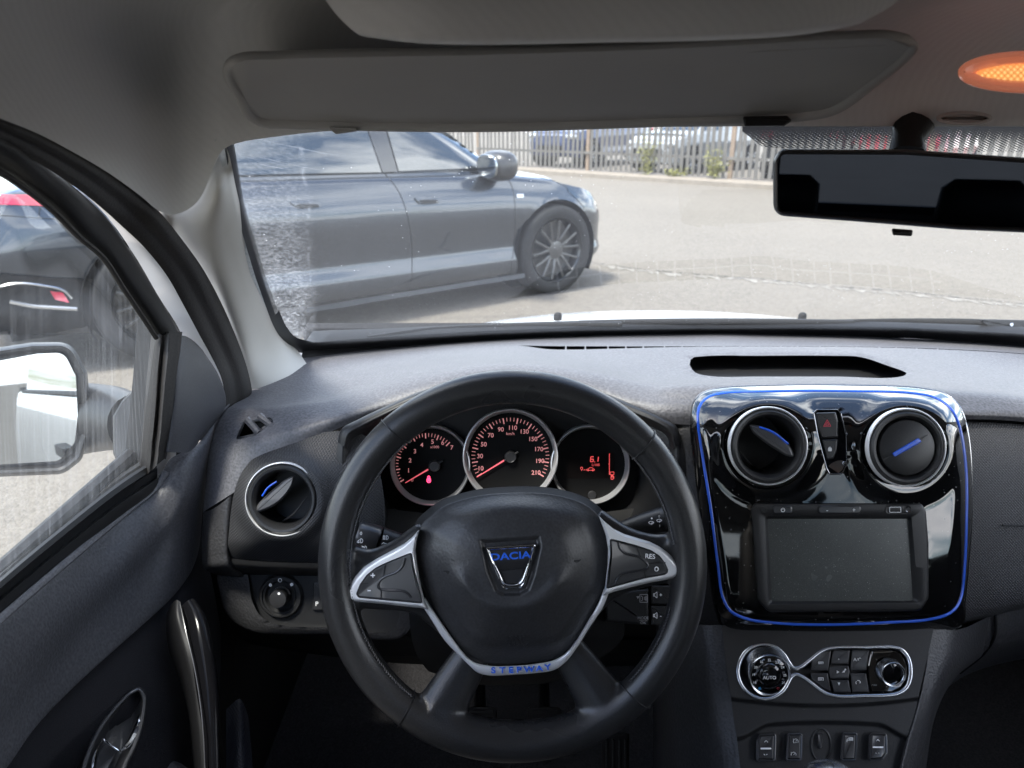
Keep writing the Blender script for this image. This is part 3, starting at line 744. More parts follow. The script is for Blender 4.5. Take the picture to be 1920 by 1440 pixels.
# bonnet, cowl and washer jets
mb = MB(); rows = []
for j, (y, z, hw) in enumerate([(1.33, 0.915, 0.74), (1.45, 0.922, 0.735), (1.62, 0.908, 0.73), (1.82, 0.87, 0.72), (2.0, 0.82, 0.70), (2.12, 0.75, 0.66), (2.18, 0.60, 0.62)]):
    rows.append([Vector((CX + hw*x, y - 0.22*abs(x)**2.2, z - 0.040*abs(x)**2.4)) for x in np.linspace(-1, 1, 41)])
mb.grid(rows); bonnet = mb.obj('bonnet', M['white_paint'], shell)
mb = MB()
rows = []
for p, q in (((0, -0.015, -0.03), 0), ((0, 0.02, 0.0), 0), ((0, 0.075, 0.004), 0), ((0, 0.10, -0.03), 0)):
    rows.append([w + Vector(p) for w in wb[3:87]])
mb.grid(rows); mb.obj('scuttle_panel', M['black'], shell)
for u in (1046, 1505):
    c = P(u, 590, 1.54); mb = MB()
    mb.v and None
    rows = [[c + Vector((r*cos(a), 0.8*r*sin(a), z)) for a in (2*pi*k/18 for k in range(18))] for r, z in ((0.009, -0.012), (0.009, -0.001), (0.007, 0.003), (0.003, 0.005))]
    b0 = mb.grid(rows, cu=True); mb.f.append(tuple(b0 + 3*18 + k for k in range(18)))
    mb.obj('washer_jet', M['dark'], shell)
# ------------------------------------------------------------------ wipers
def wiper(name, label, arm, blade, hinge=None):
    base = P(*arm[0]); t = thing(name, label, 'wiper', base, 'windscreen wipers')
    mb = MB(); mb.tube([P(*q) for q in spl(blade, 24)], 0.0065, 8, flat=0.8); bl = mb.obj('blade', M['black'], t)
    mb = MB(); mb.tube([P(*q) for q in spl(arm, 24)], lambda s: 0.008 - 0.003*s, 8, flat=0.7); mb.obj('arm', M['dark'], t)
    if hinge:
        mb = MB(); mb.plate(rpoly(hinge[0], 4), hinge[1], 0.012, 0.003); h = mb.obj('hinge_cover', M['plastic'], t)
        mb = MB(); mb.rings(ell(hinge[2][0], hinge[2][1], 4, 4, 14), [(0, 0.002), (0, 0), (1, -0.001)], hinge[1] - 0.0015); mb.obj('hinge_bolt', M['satin'], h)
    return t
wiper('windscreen_wiper', 'black wiper along the foot of the windscreen, its arm hinge in view beside the bonnet',
      [(1905, 611, 1.29), (1840, 606, 1.30), (1700, 603, 1.33), (1560, 604, 1.335)], [(1600, 606, 1.332), (1400, 603, 1.34), (1200, 604, 1.34), (1085, 607, 1.335)],
      ([(1832, 598), (1925, 600), (1940, 622), (1850, 612)], 1.27, (1897, 609)))
wiper('windscreen_wiper', 'black wiper lying low at the driver side corner of the windscreen',
      [(1165, 612, 1.325), (1000, 612, 1.31), (860, 616, 1.28)], [(1165, 609, 1.33), (960, 612, 1.30), (800, 620, 1.245), (770, 624, 1.225), (690, 636, 1.18)])
# ------------------------------------------------------------------ sun visor
vis = thing('sun_visor', 'grey driver sun visor folded up against the roof lining', 'sun visor', P(960, 240, 0.56))
VO_ = [tuple(q) for q in spl([(417, 134), (424, 112), (446, 100), (520, 95), (900, 87), (1300, 73), (1600, 57), (1672, 57), (1712, 70), (1724, 88), (1706, 112), (1640, 166), (1586, 206), (1560, 218), (1500, 228), (1380, 234), (1250, 238), (900, 248), (640, 245), (540, 242), (488, 238), (462, 222), (442, 186)], 240, True)]
vd = lambda u, v: 0.446 + (v - 90)*0.00074 + 0.000012*(u - 1000)*0.3
mb = MB(); mb.rings(VO_, [(14, 0.026), (4, 0.022), (0, 0.014), (0, 0.009), (1.2, 0.005), (4, 0.002), (9, 0.0004), (16, 0.0)], vd, True, True)
mb.obj('pad', M['visor'], vis, sharp=70)
mb = MB(); mb.tube([P(u, v, vd(u, v) - 0.0002) for u, v in spl([(452, 128), (900, 116), (1300, 102), (1660, 84)], 50)], 0.0006, 6); mb.obj('edge_seam', M['visor'], vis)
mb = MB(); mb.rings(rpoly([(1392, 218), (1476, 217), (1486, 226), (1470, 237), (1396, 238)], 5), [(0, 0.012), (0, 0.003), (1.5, 0.0), (4, -0.001)], 0.545); mb.obj('clip', M['dark'], vis)
mb = MB(); mb.rings(rpoly([(612, 238), (664, 238), (672, 246), (630, 252)], 4), [(0, 0.012), (0, 0.003), (1.5, 0)], 0.557); mb.obj('pivot', M['visor'], vis)
# ------------------------------------------------------------------ interior mirror
irm = thing('rear_view_mirror', 'black rear view mirror hanging from the windscreen below the roof edge', 'mirror', P(1700, 300, 0.60))
RVM = rpoly([(1463, 279), (1700, 280), (1990, 300), (2010, 440), (1800, 431), (1600, 415), (1450, 404), (1449, 300)], [22, 0, 30, 30, 0, 0, 26, 24], 8)
RD = plane_d(1730, 355, 0.56, (-0.21, -0.97, 0.006))
mb = MB(); mb.rings(RVM, [(26, 0.040), (10, 0.034), (2, 0.022), (0, 0.010), (0, 0.004), (2, 0.0), (5, -0.002), (9, -0.001), (10.5, 0.001)], RD, True, True); mb.obj('casing', M['plastic'], irm)
mb = MB(); mb.flat(offs(RVM, 9.5), lambda u, v: RD(u, v) - 0.0005); mb.obj('mirror_glass', M['dimmirror'], irm, smooth=False)
mb = MB(); mb.tube([P(1702, 290, 0.60), P(1702, 262, 0.605), P(1712, 232, 0.61)], [0.016, 0.013, 0.018], 14, flat=0.7); mb.obj('stalk', M['dark'], irm)
mb = MB(); mb.plate(rpoly([(1671, 428), (1712, 431), (1710, 443), (1674, 441)], 4), 0.563, 0.012, 0.002, back=True); mb.obj('dimming_tab', M['dark'], irm)
# ================================================================== driver's door
door = thing('driver_door', 'dark grey padded driver door with its streaked window, gloss black grab handle and outside mirror', 'car door', P(200, 1400, 0.62))
GE = [(-240, 200, 0.33), (-60, 288, 0.435), (0, 320, 0.478), (50, 353, 0.51), (100, 393, 0.55), (150, 443, 0.595), (193, 480, 0.64), (233, 540, 0.695), (268, 592, 0.745), (294, 632, 0.775)]
FR = [(-240, 130, 0.34), (-60, 218, 0.41), (0, 252, 0.445), (50, 283, 0.475), (100, 320, 0.52), (143, 354, 0.562), (200, 408, 0.63), (250, 480, 0.70), (295, 552, 0.76), (334, 622, 0.81)]
a, b = spl(GE, 80), spl(FR, 80); rows = [[] for _ in range(9)]
prof = [0.012, 0.004, 0.0, -0.002, -0.006, -0.010, -0.011, -0.006, 0.006]
pos = [0.0, 0.02, 0.10, 0.16, 0.24, 0.42, 0.68, 0.92, 1.0]
for i in range(80):
    for j in range(9):
        q = a[i]*(1-pos[j]) + b[i]*pos[j]; rows[j].append(P(q[0], q[1], q[2] + prof[j]))
mb = MB(); mb.grid(rows); mb.obj('window_frame', M['dark'], door, sharp=70)
# rubber lip between frame and glass, worn pale
mb = MB(); mb.tube([P(q[0]-1, q[1]+2, q[2]-0.004) for q in a], 0.0026, 8); mb.obj('window_seal', M['rubber'], door)
# upright bar and seals at the front of the window
mb = MB()
mb.loft([[(284, 625, 0.79), (276, 700, 0.79), (268, 800, 0.79), (258, 905, 0.80)], [(296, 622, 0.776), (288, 700, 0.775), (280, 800, 0.775), (274, 893, 0.785)], [(303, 622, 0.776), (296, 700, 0.772), (288, 800, 0.772), (280, 885, 0.78)],
         [(309, 622, 0.780), (302, 700, 0.778), (294, 800, 0.778), (287, 880, 0.782)], [(318, 622, 0.775), (311, 700, 0.77), (302, 800, 0.77), (294, 872, 0.775)], [(338, 622, 0.785), (330, 700, 0.782), (320, 800, 0.782), (309, 860, 0.787)], [(342, 622, 0.80), (334, 700, 0.80), (324, 800, 0.80), (311, 862, 0.80)]], 30, 30, lin_v=True)
mb.obj('window_post', M['rubber'], door, sharp=70)
mb = MB(); mb.loft([[(258, 600, 0.80), (250, 700, 0.81), (240, 800, 0.815), (229, 905, 0.815)], [(300, 600, 0.79), (290, 700, 0.80), (280, 800, 0.80), (270, 890, 0.805)]], 20, 4); mb.obj('outer_post_trim', M['dark'], door)
# sail shaped cover inside the mirror
mb = MB()
mb.loft([[(326, 640, 0.80), (319, 720, 0.795), (312, 800, 0.795), (306, 850, 0.80)],
         [(329, 632, 0.80), (323, 720, 0.785), (315, 800, 0.783), (309, 848, 0.785)],
         [(338, 629, 0.805), (338, 720, 0.79), (332, 800, 0.785), (322, 848, 0.785)],
         [(350, 631, 0.815), (366, 710, 0.815), (366, 790, 0.81), (350, 848, 0.80)],
         [(364, 640, 0.835), (390, 695, 0.845), (398, 770, 0.85), (366, 838, 0.825)],
         [(377, 653, 0.85), (408, 706, 0.868), (421, 757, 0.89), (374, 826, 0.845)],
         [(379, 655, 0.865), (411, 706, 0.885), (424, 757, 0.905), (376, 828, 0.86)]], 36, 36)
mb.obj('mirror_cover', grain('mirror_cover_plastic', (0.040, 0.041, 0.048), 0.5, 1300, 0.0001, 0.4), door, sharp=60)
# glass
mb = MB(); g0 = spl(GE, 60); rows = []
bot = lin([(-240, 1330, 0.45), (-60, 1160, 0.535), (0, 1100, 0.575), (100, 1018, 0.65), (200, 940, 0.73), (262, 905, 0.79), (285, 890, 0.80)], 60)
UVS = {}
for j in range(12):
    s = j/11; r = []
    for i in range(60):
        q = g0[i]*(1-s) + bot[i]*s; p = P(q[0], q[1], q[2] + 0.008); r.append(p); UVS[tuple(round(c, 4) for c in p)] = (p.y, 1.33 - p.z)
    rows.append(r)
mb.grid(rows); glass = mb.obj('window_glass', M['sideglass'], door, uv=lambda p: UVS.get(tuple(round(c, 4) for c in p), (0, 0)))
tag(glass, 'side window with vertical dirt streaks')
# upper padded panel
R0 = [(-240, 1372, 0.43), (-120, 1262, 0.498), (0, 1153, 0.572), (120, 1050, 0.66), (225, 962, 0.752), (292, 906, 0.80), (308, 880, 0.805), (320, 862, 0.81), (345, 848, 0.82), (374, 830, 0.845), (402, 792, 0.88), (426, 758, 0.905)]
R1 = [(-240, 1410, 0.425), (-120, 1297, 0.492), (0, 1188, 0.564), (120, 1085, 0.65), (225, 1000, 0.74), (300, 938, 0.79), (322, 905, 0.80), (340, 882, 0.808), (362, 862, 0.822), (385, 838, 0.848), (408, 795, 0.885), (431, 760, 0.91)]
R2 = [(-240, 1470, 0.43), (-120, 1372, 0.49), (0, 1268, 0.56), (120, 1155, 0.64), (225, 1062, 0.725), (300, 990, 0.785), (332, 950, 0.80), (352, 922, 0.812), (370, 900, 0.828), (385, 874, 0.852), (398, 838, 0.885), (412, 800, 0.915)]
R3 = [(-240, 1560, 0.44), (-120, 1470, 0.495), (0, 1365, 0.565), (110, 1235, 0.64), (210, 1130, 0.715), (290, 1050, 0.78), (325, 1010, 0.80), (350, 985, 0.82), (366, 965, 0.838), (377, 945, 0.86), (384, 905, 0.885), (392, 865, 0.915)]
R4 = [(-240, 1640, 0.44), (-120, 1560, 0.50), (7, 1440, 0.565), (67, 1357, 0.605), (133, 1287, 0.65), (213, 1213, 0.705), (283, 1150, 0.76), (320, 1115, 0.79), (345, 1085, 0.815), (362, 1058, 0.835), (374, 1020, 0.865), (378, 980, 0.89)]
mb = MB()
mb.loft([shrink(R0, 6, 0.02), shrink(R0, 1, 0.003), R0, R1, R2, R3, R4, shrink(R4, 2, 0.004), shrink(R4, 3, 0.015)], 90, 60)
mb.obj('upper_panel', M['doorpad'], door, sharp=70)
mb = MB(); mb.tube([P(u+4, v+4, d-0.002) for u, v, d in spl(R0[:7], 60)], 0.004, 8); mb.obj('panel_piping', M['pad'], door)
# belt seal at the foot of the glass
BS = spl([(-240, 1330, 0.432), (-120, 1222, 0.498), (0, 1112, 0.572), (120, 1012, 0.66), (225, 930, 0.745), (292, 886, 0.797)], 60)
mb = MB(); rows = [[P(u + du, v + dv, d + dd) for u, v, d in BS] for du, dv, dd in ((-2, -26, 0.006), (0, -21, 0.0), (2, -10, -0.001), (3, -7, 0.004), (3, 8, 0.006), (4, 12, -0.002), (6, 28, 0.0), (8, 44, 0.008))]
mb.grid(rows); mb.obj('belt_seal', M['black'], door, sharp=30)
mb = MB(); rows = [[P(u + du, v + dv, d + dd) for u, v, d in BS] for du, dv, dd in ((-6, -36, 0.025), (-3, -31, 0.018), (-2, -22, 0.016), (0, -18, 0.02))]
mb.grid(rows); mb.obj('outer_belt_seal', M['plastic'], door)
# lower cloth panel
L0 = shrink(R4, 0, 0.010)
L1 = [(-240, 1760, 0.45), (-120, 1680, 0.505), (40, 1530, 0.575), (110, 1440, 0.62), (180, 1370, 0.66), (250, 1290, 0.71), (305, 1215, 0.765), (335, 1170, 0.79), (356, 1140, 0.82), (372, 1110, 0.845), (382, 1070, 0.87), (386, 1040, 0.895)]
L2 = [(-240, 1900, 0.45), (-120, 1800, 0.51), (80, 1660, 0.59), (170, 1560, 0.635), (245, 1470, 0.675), (305, 1390, 0.72), (345, 1310, 0.77), (365, 1260, 0.80), (380, 1220, 0.83), (390, 1180, 0.855), (396, 1130, 0.88), (398, 1090, 0.90)]
L3 = [(-240, 2100, 0.45), (-120, 2000, 0.51), (120, 1850, 0.60), (230, 1740, 0.645), (310, 1640, 0.685), (360, 1540, 0.73), (390, 1440, 0.775), (400, 1390, 0.80), (408, 1340, 0.83), (412, 1290, 0.855), (414, 1230, 0.88), (414, 1180, 0.90)]
mb = MB(); mb.loft([L0, L1, L2, L3], 80, 30); mb.obj('lower_panel', grain('door_cloth', (0.020, 0.020, 0.023), 0.9, 1500, 0.0003, 0.1), door)
# grab handle: gloss strap with a bright line, dull inner cheek
mb = MB()
path = spl([(352, 1136, 0.775), (366, 1160, 0.765), (376, 1205, 0.752), (384, 1255, 0.742), (391, 1310, 0.732), (396, 1370, 0.722), (399, 1440, 0.712), (400, 1540, 0.70)], 40)
mb.tube([P(*q) for q in path], lambda s: 0.0100 + 0.0035*sin(pi*min(s*1.6, 1)) - 0.002*s, 18, flat=0.75); handle = mb.obj('grab_handle', M['gloss_handle'], door)
mb = MB(); path2 = spl([(338, 1134, 0.765), (342, 1152, 0.757), (350, 1190, 0.744), (362, 1240, 0.732), (373, 1300, 0.722), (380, 1360, 0.712), (384, 1440, 0.702), (386, 1540, 0.69)], 40)
mb.tube([P(*q) for q in path2], 0.0006, 8); mb.obj('bright_line', M['flap'], handle)
mb = MB()
mb.loft([[(338, 1128, 0.772), (342, 1152, 0.762), (351, 1190, 0.752), (362, 1240, 0.74), (373, 1300, 0.73), (380, 1360, 0.72), (385, 1440, 0.71), (387, 1540, 0.70)],
         [(328, 1126, 0.775), (328, 1150, 0.762), (336, 1195, 0.752), (350, 1248, 0.742), (362, 1305, 0.732), (369, 1362, 0.722), (374, 1440, 0.712), (376, 1540, 0.70)],
         [(312, 1150, 0.785), (311, 1180, 0.775), (318, 1220, 0.768), (338, 1262, 0.76), (352, 1312, 0.75), (360, 1365, 0.74), (364, 1440, 0.73), (365, 1540, 0.72)],
         [(306, 1170, 0.80), (304, 1205, 0.80), (312, 1240, 0.795), (332, 1275, 0.79), (348, 1320, 0.78), (356, 1368, 0.77), (359, 1440, 0.76), (360, 1540, 0.75)]], 40, 14)
mb.obj('cheek', M['black'], handle, sharp=70)
# inner release lever in its dish
DISH = [tuple(q) for q in spl([(150, 1480), (162, 1412), (186, 1362), (222, 1316), (246, 1294), (262, 1289), (272, 1301), (271, 1345), (256, 1398), (236, 1440), (222, 1500), (180, 1510)], 120, True)]
mb = MB(); mb.rings(DISH, [(-1, 0.02), (-1, 0.0), (2, -0.004), (5, -0.004), (8, 0.0), (12, 0.008), (20, 0.013)], lambda u, v: 0.642 - (v-1390)*0.0006 + (u-200)*0.0002)
rel = mb.obj('release_dish', M['glossbtn'], door)
mb = MB(); mb.tube([P(u, v, (0.642 - (v-1390)*0.0006 + (u-200)*0.0002) - 0.004) for u, v in offs(DISH, 4)], 0.0016, 8, closed=True); mb.obj('dish_rim_glint', M['flap'], rel)  # paler tube added to paint a highlight along the dish edge
rd = lambda u, v: 0.642 - (v-1390)*0.0006 + (u-200)*0.0002
LV = [(263, 1336), (256, 1368), (240, 1398), (226, 1409), (214, 1404), (195, 1386), (182, 1405), (172, 1440), (168, 1480)]
mb = MB(); mb.tube([P(u, v, rd(u, v) - 0.001) for u, v in spl([(264, 1338), (257, 1368), (242, 1396), (226, 1408)], 20)], lambda s: 0.0010 + 0.0030*sin(pi*s), 8); mb.tube([P(u, v, rd(u, v) - 0.002) for u, v in spl([(222, 1408), (208, 1398), (194, 1385)], 12)], 0.0007, 6)
mb.tube([P(u, v, rd(u, v) - 0.002) for u, v in spl([(194, 1385), (181, 1405), (172, 1440), (168, 1480)], 14)], 0.0009, 6); mb.obj('lever_edge', M['chrome'], rel)
mb = MB(); mb.rings(rpoly([(194, 1387), (222, 1409), (205, 1440), (196, 1480), (172, 1480), (176, 1440), (184, 1405)], 4), [(0, 0.004), (1, 0.0), (3, -0.001)], lambda u, v: rd(u, v) + 0.004); mb.obj('lever', M['glossbtn'], rel)
# armrest pad at the bottom
mb = MB(); mb.loft([[(252, 1445, 0.70), (285, 1400, 0.735), (352, 1440, 0.735)], [(245, 1460, 0.68), (290, 1425, 0.715), (362, 1462, 0.72)], [(240, 1540, 0.66), (290, 1540, 0.68), (370, 1540, 0.69)]], 24, 10); mb.obj('armrest', M['doorpad'], door)
# outside mirror
MIR = rpoly([(-150, 690), (0, 655), (60, 646), (132, 645), (160, 700), (168, 800), (150, 860), (118, 885), (0, 890), (-150, 880)], [30, 10, 10, 40, 20, 30, 24, 40, 10, 30], 8)
md = 0.90; MD0 = plane_d(60, 770, md, (0.34, -0.94, 0.15)); MD = lambda u, v: MD0(max(u, -150), v)
mb = MB(); mb.rings(MIR, [(34, 0.10), (10, 0.085), (-2, 0.05), (-4, 0.02), (0, 0.004), (3, 0.0), (8, 0.001), (14, 0.012), (17, 0.013)], MD, True, True)
om = mb.obj('outside_mirror', M['plastic'], door); om['label'] = 'outside mirror showing the white flank of the car'
# glass turned towards the flank of the car
GLS = rpoly([(-150, 722), (0, 676), (70, 663), (120, 661), (142, 705), (146, 780), (140, 830), (112, 864), (0, 871), (-150, 868)], [20, 6, 6, 26, 14, 14, 14, 26, 6, 20], 8)
mb = MB(); mb.flat(GLS, lambda u, v: MD0(u, v) + 0.009); mb.obj('mirror_glass', M['mirror'], om, smooth=False)
mb = MB(); mb.tube([P(*q) for q in spl([(140, 785, 1.04), (180, 783, 0.985), (215, 784, 0.93), (250, 795, 0.87)], 16)], lambda s: 0.054 - 0.018*s, 20, flat=0.8); mb.obj('mirror_arm', M['plastic'], om)
mb = MB(); mb.rings(rpoly([(228, 752), (246, 733), (262, 735), (250, 910), (236, 905), (212, 850), (212, 780)], 10), [(6, 0.05), (0, 0.03), (0, 0.006), (3, 0.0)], 0.835); mb.obj('mirror_foot', M['plastic'], om)
# white outer skin of the door and wing (seen in the outside mirror and past the window)
mb = MB()
mb.grid([[Vector((-0.435 - o, y, z)) for y in np.linspace(-2.2, 0.95, 40)] for z, o in ((0.985, 0.0), (0.975, 0.012), (0.95, 0.02), (0.80, 0.045), (0.62, 0.055), (0.60, 0.045), (0.45, 0.06), (0.30, 0.05))])
mb.obj('outer_skin', M['white_paint'], door)
mb = MB(); mb.box((-0.50, -0.05, 0.86), (0.012, 0.09, 0.012)); mb.obj('outer_handle', M['dark'], door)
# rear side pane and centre post, mirrored in the outside mirror
mb = MB(); mb.grid([[Vector((x, y, z)) for y in (-1.9, -0.17)] for x, z in ((-0.432, 0.99), (-0.372, 1.33))])
mb.obj('rear_pane', M['clearcarglass'], door)
mb = MB(); mb.grid([[Vector((x, y, z)) for y in (-0.17, -0.03)] for x, z in ((-0.438, 0.97), (-0.375, 1.34))]); mb.obj('centre_post', M['dark'], door)
mb = MB(); mb.tube([Vector((-0.437, y, 0.985)) for y in (-2.0, -0.8, 0.3, 0.75)], 0.009, 8); mb.obj('waist_rubber', M['black'], door)
# ================================================================== dashboard
dash = thing('dashboard', 'grained charcoal dashboard running under the windscreen, with a small tray on top', 'dashboard', Vector((CX, 0.9, 0.85)))
# ---- top pad: rows from the glass towards the driver; ridge of the cluster hood in the middle
G = -0.012
T0 = [(455, 690, 1.075), (505, 668, 1.1), (560, 662, 1.125), (700, 650, 1.18), (900, 635, 1.255), (1000, 630, 1.28), (1100, 626, 1.3), (1250, 623, 1.315), (1400, 622, 1.32), (1600, 623, 1.315), (1760, 628, 1.295), (1920, 637, 1.265), (2150, 657, 1.2), (2420, 695, 1.09)]
T1a = [(462, 705, 1.03), (520, 690, 1.05), (580, 680, 1.075), (700, 666, 1.12), (860, 652, 1.155), (970, 648, 1.17), (1050, 649, 1.18), (1250, 649.5, 1.192), (1400, 649, 1.196), (1600, 650, 1.192), (1760, 654, 1.178), (1920, 663, 1.15), (2150, 685, 1.10), (2420, 725, 1.02)]
T1b = [(462, 705, 1.03), (520, 690, 1.05), (580, 680, 1.075), (700, 666, 1.12), (860, 652, 1.155), (970, 648, 1.168), (1050, 655.5, 1.145), (1250, 651, 1.147), (1400, 649.5, 1.15), (1600, 650.5, 1.148), (1760, 655, 1.142), (1920, 664, 1.145), (2150, 686, 1.098), (2420, 726, 1.018)]
T2 = [(468, 722, 0.99), (540, 712, 1.0), (610, 700, 1.01), (720, 684, 1.03), (840, 670, 1.045), (960, 662, 1.055), (1090, 673, 1.06), (1235, 672, 1.08), (1400, 658, 1.115), (1600, 659, 1.11), (1760, 670, 1.09), (1920, 685, 1.08), (2150, 710, 1.04), (2420, 750, 0.97)]
T3 = [(470, 740, 0.955), (545, 735, 0.95), (630, 718, 0.95), (740, 695, 0.955), (850, 680, 0.96), (960, 674, 0.962), (1090, 684, 0.962), (1215, 705, 0.97), (1400, 702, 0.985), (1600, 700, 0.985), (1760, 702, 0.98), (1920, 712, 0.965), (2150, 738, 0.93), (2420, 780, 0.88)]
T4 = [(440, 757, 0.915), (530, 756, 0.905), (640, 738, 0.905), (750, 708, 0.91), (850, 688, 0.915), (960, 679, 0.915), (1090, 691, 0.915), (1215, 718, 0.905), (1400, 716, 0.90), (1600, 716, 0.90), (1740, 722, 0.90), (1920, 735, 0.89), (2150, 762, 0.87), (2420, 802, 0.83)]
T5 = [(422, 772, 0.890), (515, 768, 0.875), (640, 746, 0.875), (750, 714, 0.88), (850, 693, 0.885), (960, 683, 0.887), (1090, 696, 0.885), (1215, 722, 0.865), (1300, 722, 0.845), (1600, 722, 0.845), (1750, 732, 0.845), (1920, 746, 0.845), (2150, 772, 0.835), (2420, 815, 0.80)]
T6 = [(404, 806, 0.872), (500, 800, 0.848), (630, 772, 0.845), (750, 732, 0.855), (850, 708, 0.862), (960, 698, 0.865), (1090, 711, 0.862), (1200, 742, 0.84), (1300, 752, 0.822), (1600, 752, 0.82), (1760, 760, 0.822), (1920, 768, 0.826), (2150, 792, 0.82), (2420, 835, 0.79)]
T7 = [(390, 862, 0.858), (470, 838, 0.832), (620, 790, 0.834), (750, 752, 0.845), (850, 728, 0.852), (960, 720, 0.855), (1090, 730, 0.852), (1190, 760, 0.832), (1290, 775, 0.815), (1600, 770, 0.812), (1780, 775, 0.815), (1920, 782, 0.822), (2150, 806, 0.815), (2420, 850, 0.785)]
T8 = [(381, 960, 0.850), (436, 925, 0.83), (615, 812, 0.838), (750, 768, 0.85), (850, 746, 0.857), (960, 740, 0.86), (1090, 748, 0.857), (1190, 778, 0.838), (1285, 796, 0.818), (1600, 790, 0.83), (1800, 786, 0.822), (1920, 791, 0.828), (2150, 816, 0.82), (2420, 862, 0.79)]
mb = MB()
nu, nv = 260, 100
def sheet(rows_px, nv):
    R = []
    for r in rows_px:
        q = np.array(r); R.append(spl3(q, nu))
    R = np.array(R)
    return np.stack([spl3(R[:, j], nv) for j in range(nu)], 1)
surf = sheet((T1b, T2, T3, T4, T5, T6, T7, T8), nv); far = sheet((T0, T1a), 14)
mb.grid([[P(*far[i, j]) for j in range(nu)] for i in range(14)])
px = [tuple(surf[i, j]) for i in range(nv) for j in range(nu)]
fs = [(i*nu+j, i*nu+j+1, (i+1)*nu+j+1, (i+1)*nu+j) for i in range(nv-1) for j in range(nu-1)]
TRAY = [tuple(q) for q in spl([(1293, 684), (1296, 672), (1320, 668), (1420, 667), (1560, 667), (1612, 669), (1660, 684), (1702, 702), (1690, 706), (1560, 706), (1420, 706), (1330, 705), (1304, 699)], 90, True)]
DEM = [tuple(q) for q in rpoly([(456, 790), (509, 782), (513, 791), (476, 818), (441, 825)], 4, 5)]
px, fs = cut(px, fs, [(TRAY, 0.10), (DEM, 0.025)])
mb.add([P(*q) for q in px], fs)
top = mb.obj('top_pad', M['pad'], dash, sharp=50)
mb = MB(); mb.flat(offs(TRAY, -3), lambda u, v: 1.19 - (v-667)*0.0030); mb.obj('tray_floor', M['black'], dash)  # floor coloured black for the shade under the overhang
# screen demister: dark duct with two slanting bars
mb = MB(); mb.flat([(430, 772), (525, 772), (525, 835), (430, 835)], 0.895); mb.obj('demister_duct', M['black'], dash)
mb = MB(); mb.tube([P(463, 786, 0.868), P(486, 812, 0.862)], 0.0046, 8); mb.tube([P(487, 780, 0.868), P(513, 800, 0.862)], 0.0046, 8)
mb.tube([P(u, v, 0.868) for u, v in DEM], 0.0030, 8, closed=True); mb.obj('demister_grille', M['pad'], dash)
# ---- windscreen demister slots along the back of the top pad
# the demister opening hides behind a low lip; seen mirrored in the glass
e0, e1 = far[-1], surf[0]; mb = MB(); rows = [[], []]
for j in range(nu):
    rows[0].append(P(*e0[j]) - Vector((0, -0.004, 0.010))); rows[1].append(P(*e1[j]) - Vector((0, 0.004, 0.014)))
mb.grid(rows); mb.obj('demister_slot', M['black'], dash)
mb = MB()
for k in range(20):
    u = 1062 + k*36.5; j = int(np.argmin(np.abs(e0[:, 0] - u)))
    mb.tube([P(*e0[j]) + Vector((0, 0, -0.001)), P(*e1[j]) + Vector((0, 0, -0.003))], 0.0016, 6)
q = [P(*e0[j]).lerp(P(*e1[j]), 0.5) - Vector((0, 0, 0.004)) for j in range(nu) if 1040 < e0[j, 0] < 1780]; mb.tube(q, 0.0012, 6)
mb.obj('demister_bar', M['pad'], dash)
# ---- lower left: recessed insert with the round vent
INS = [tuple(q) for q in spl([(640, 808), (600, 812), (560, 819), (520, 833), (490, 848), (466, 868), (450, 892), (440, 920), (434, 950), (430, 990), (428, 1030), (433, 1044), (445, 1050), (480, 1053), (560, 1055), (640, 1057), (700, 1058), (720, 1000), (715, 900), (690, 820)], 140, True)]
V0 = (530, 936)
def ins_h(u, v, t):
    r = math.hypot(u - V0[0], v - V0[1])
    return 0.018*(1 - t**3) + 0.008*math.exp(-((r-72)/16)**2) - 0.012*sm(1010, 1060, v) + 0.010*sm(820, 900, v)
mb = MB(); mb.dome(INS, (560, 940), ins_h, 44, 0.836, 0.01, holes=[(ell(V0[0], V0[1], 64, 63, 60), 0.03)])
insert = mb.obj('insert', M['insert'], dash)
# grained end column and shelf under the insert
mb = MB()
mb.loft([[(381, 960, 0.850), (379, 1000, 0.848), (379, 1040, 0.848), (383, 1066, 0.852), (400, 1076, 0.87)],
         [(398, 955, 0.838), (396, 1000, 0.834), (396, 1040, 0.834), (398, 1064, 0.838), (410, 1078, 0.86)],
         [(420, 940, 0.828), (418, 1000, 0.826), (417, 1040, 0.826), (422, 1064, 0.83), (430, 1080, 0.86)],
         [(437, 925, 0.832), (430, 1000, 0.830), (430, 1040, 0.830), (436, 1066, 0.835), (446, 1082, 0.86)],
         [(444, 925, 0.85), (436, 1000, 0.85), (436, 1040, 0.85), (450, 1068, 0.85), (460, 1082, 0.87)]], 30, 20)
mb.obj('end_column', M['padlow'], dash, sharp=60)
mb = MB()
mb.loft([[(425, 1046, 0.833), (480, 1052, 0.828), (600, 1056, 0.828), (760, 1058, 0.835)], [(430, 1062, 0.838), (480, 1066, 0.834), (600, 1070, 0.834), (760, 1072, 0.84)],
         [(445, 1076, 0.87), (490, 1078, 0.87), (600, 1080, 0.87), (760, 1080, 0.87)], [(450, 1080, 0.90), (500, 1082, 0.90), (600, 1084, 0.90), (760, 1084, 0.90)]], 40, 12)
mb.obj('shelf_edge', M['plastic'], dash, sharp=60)
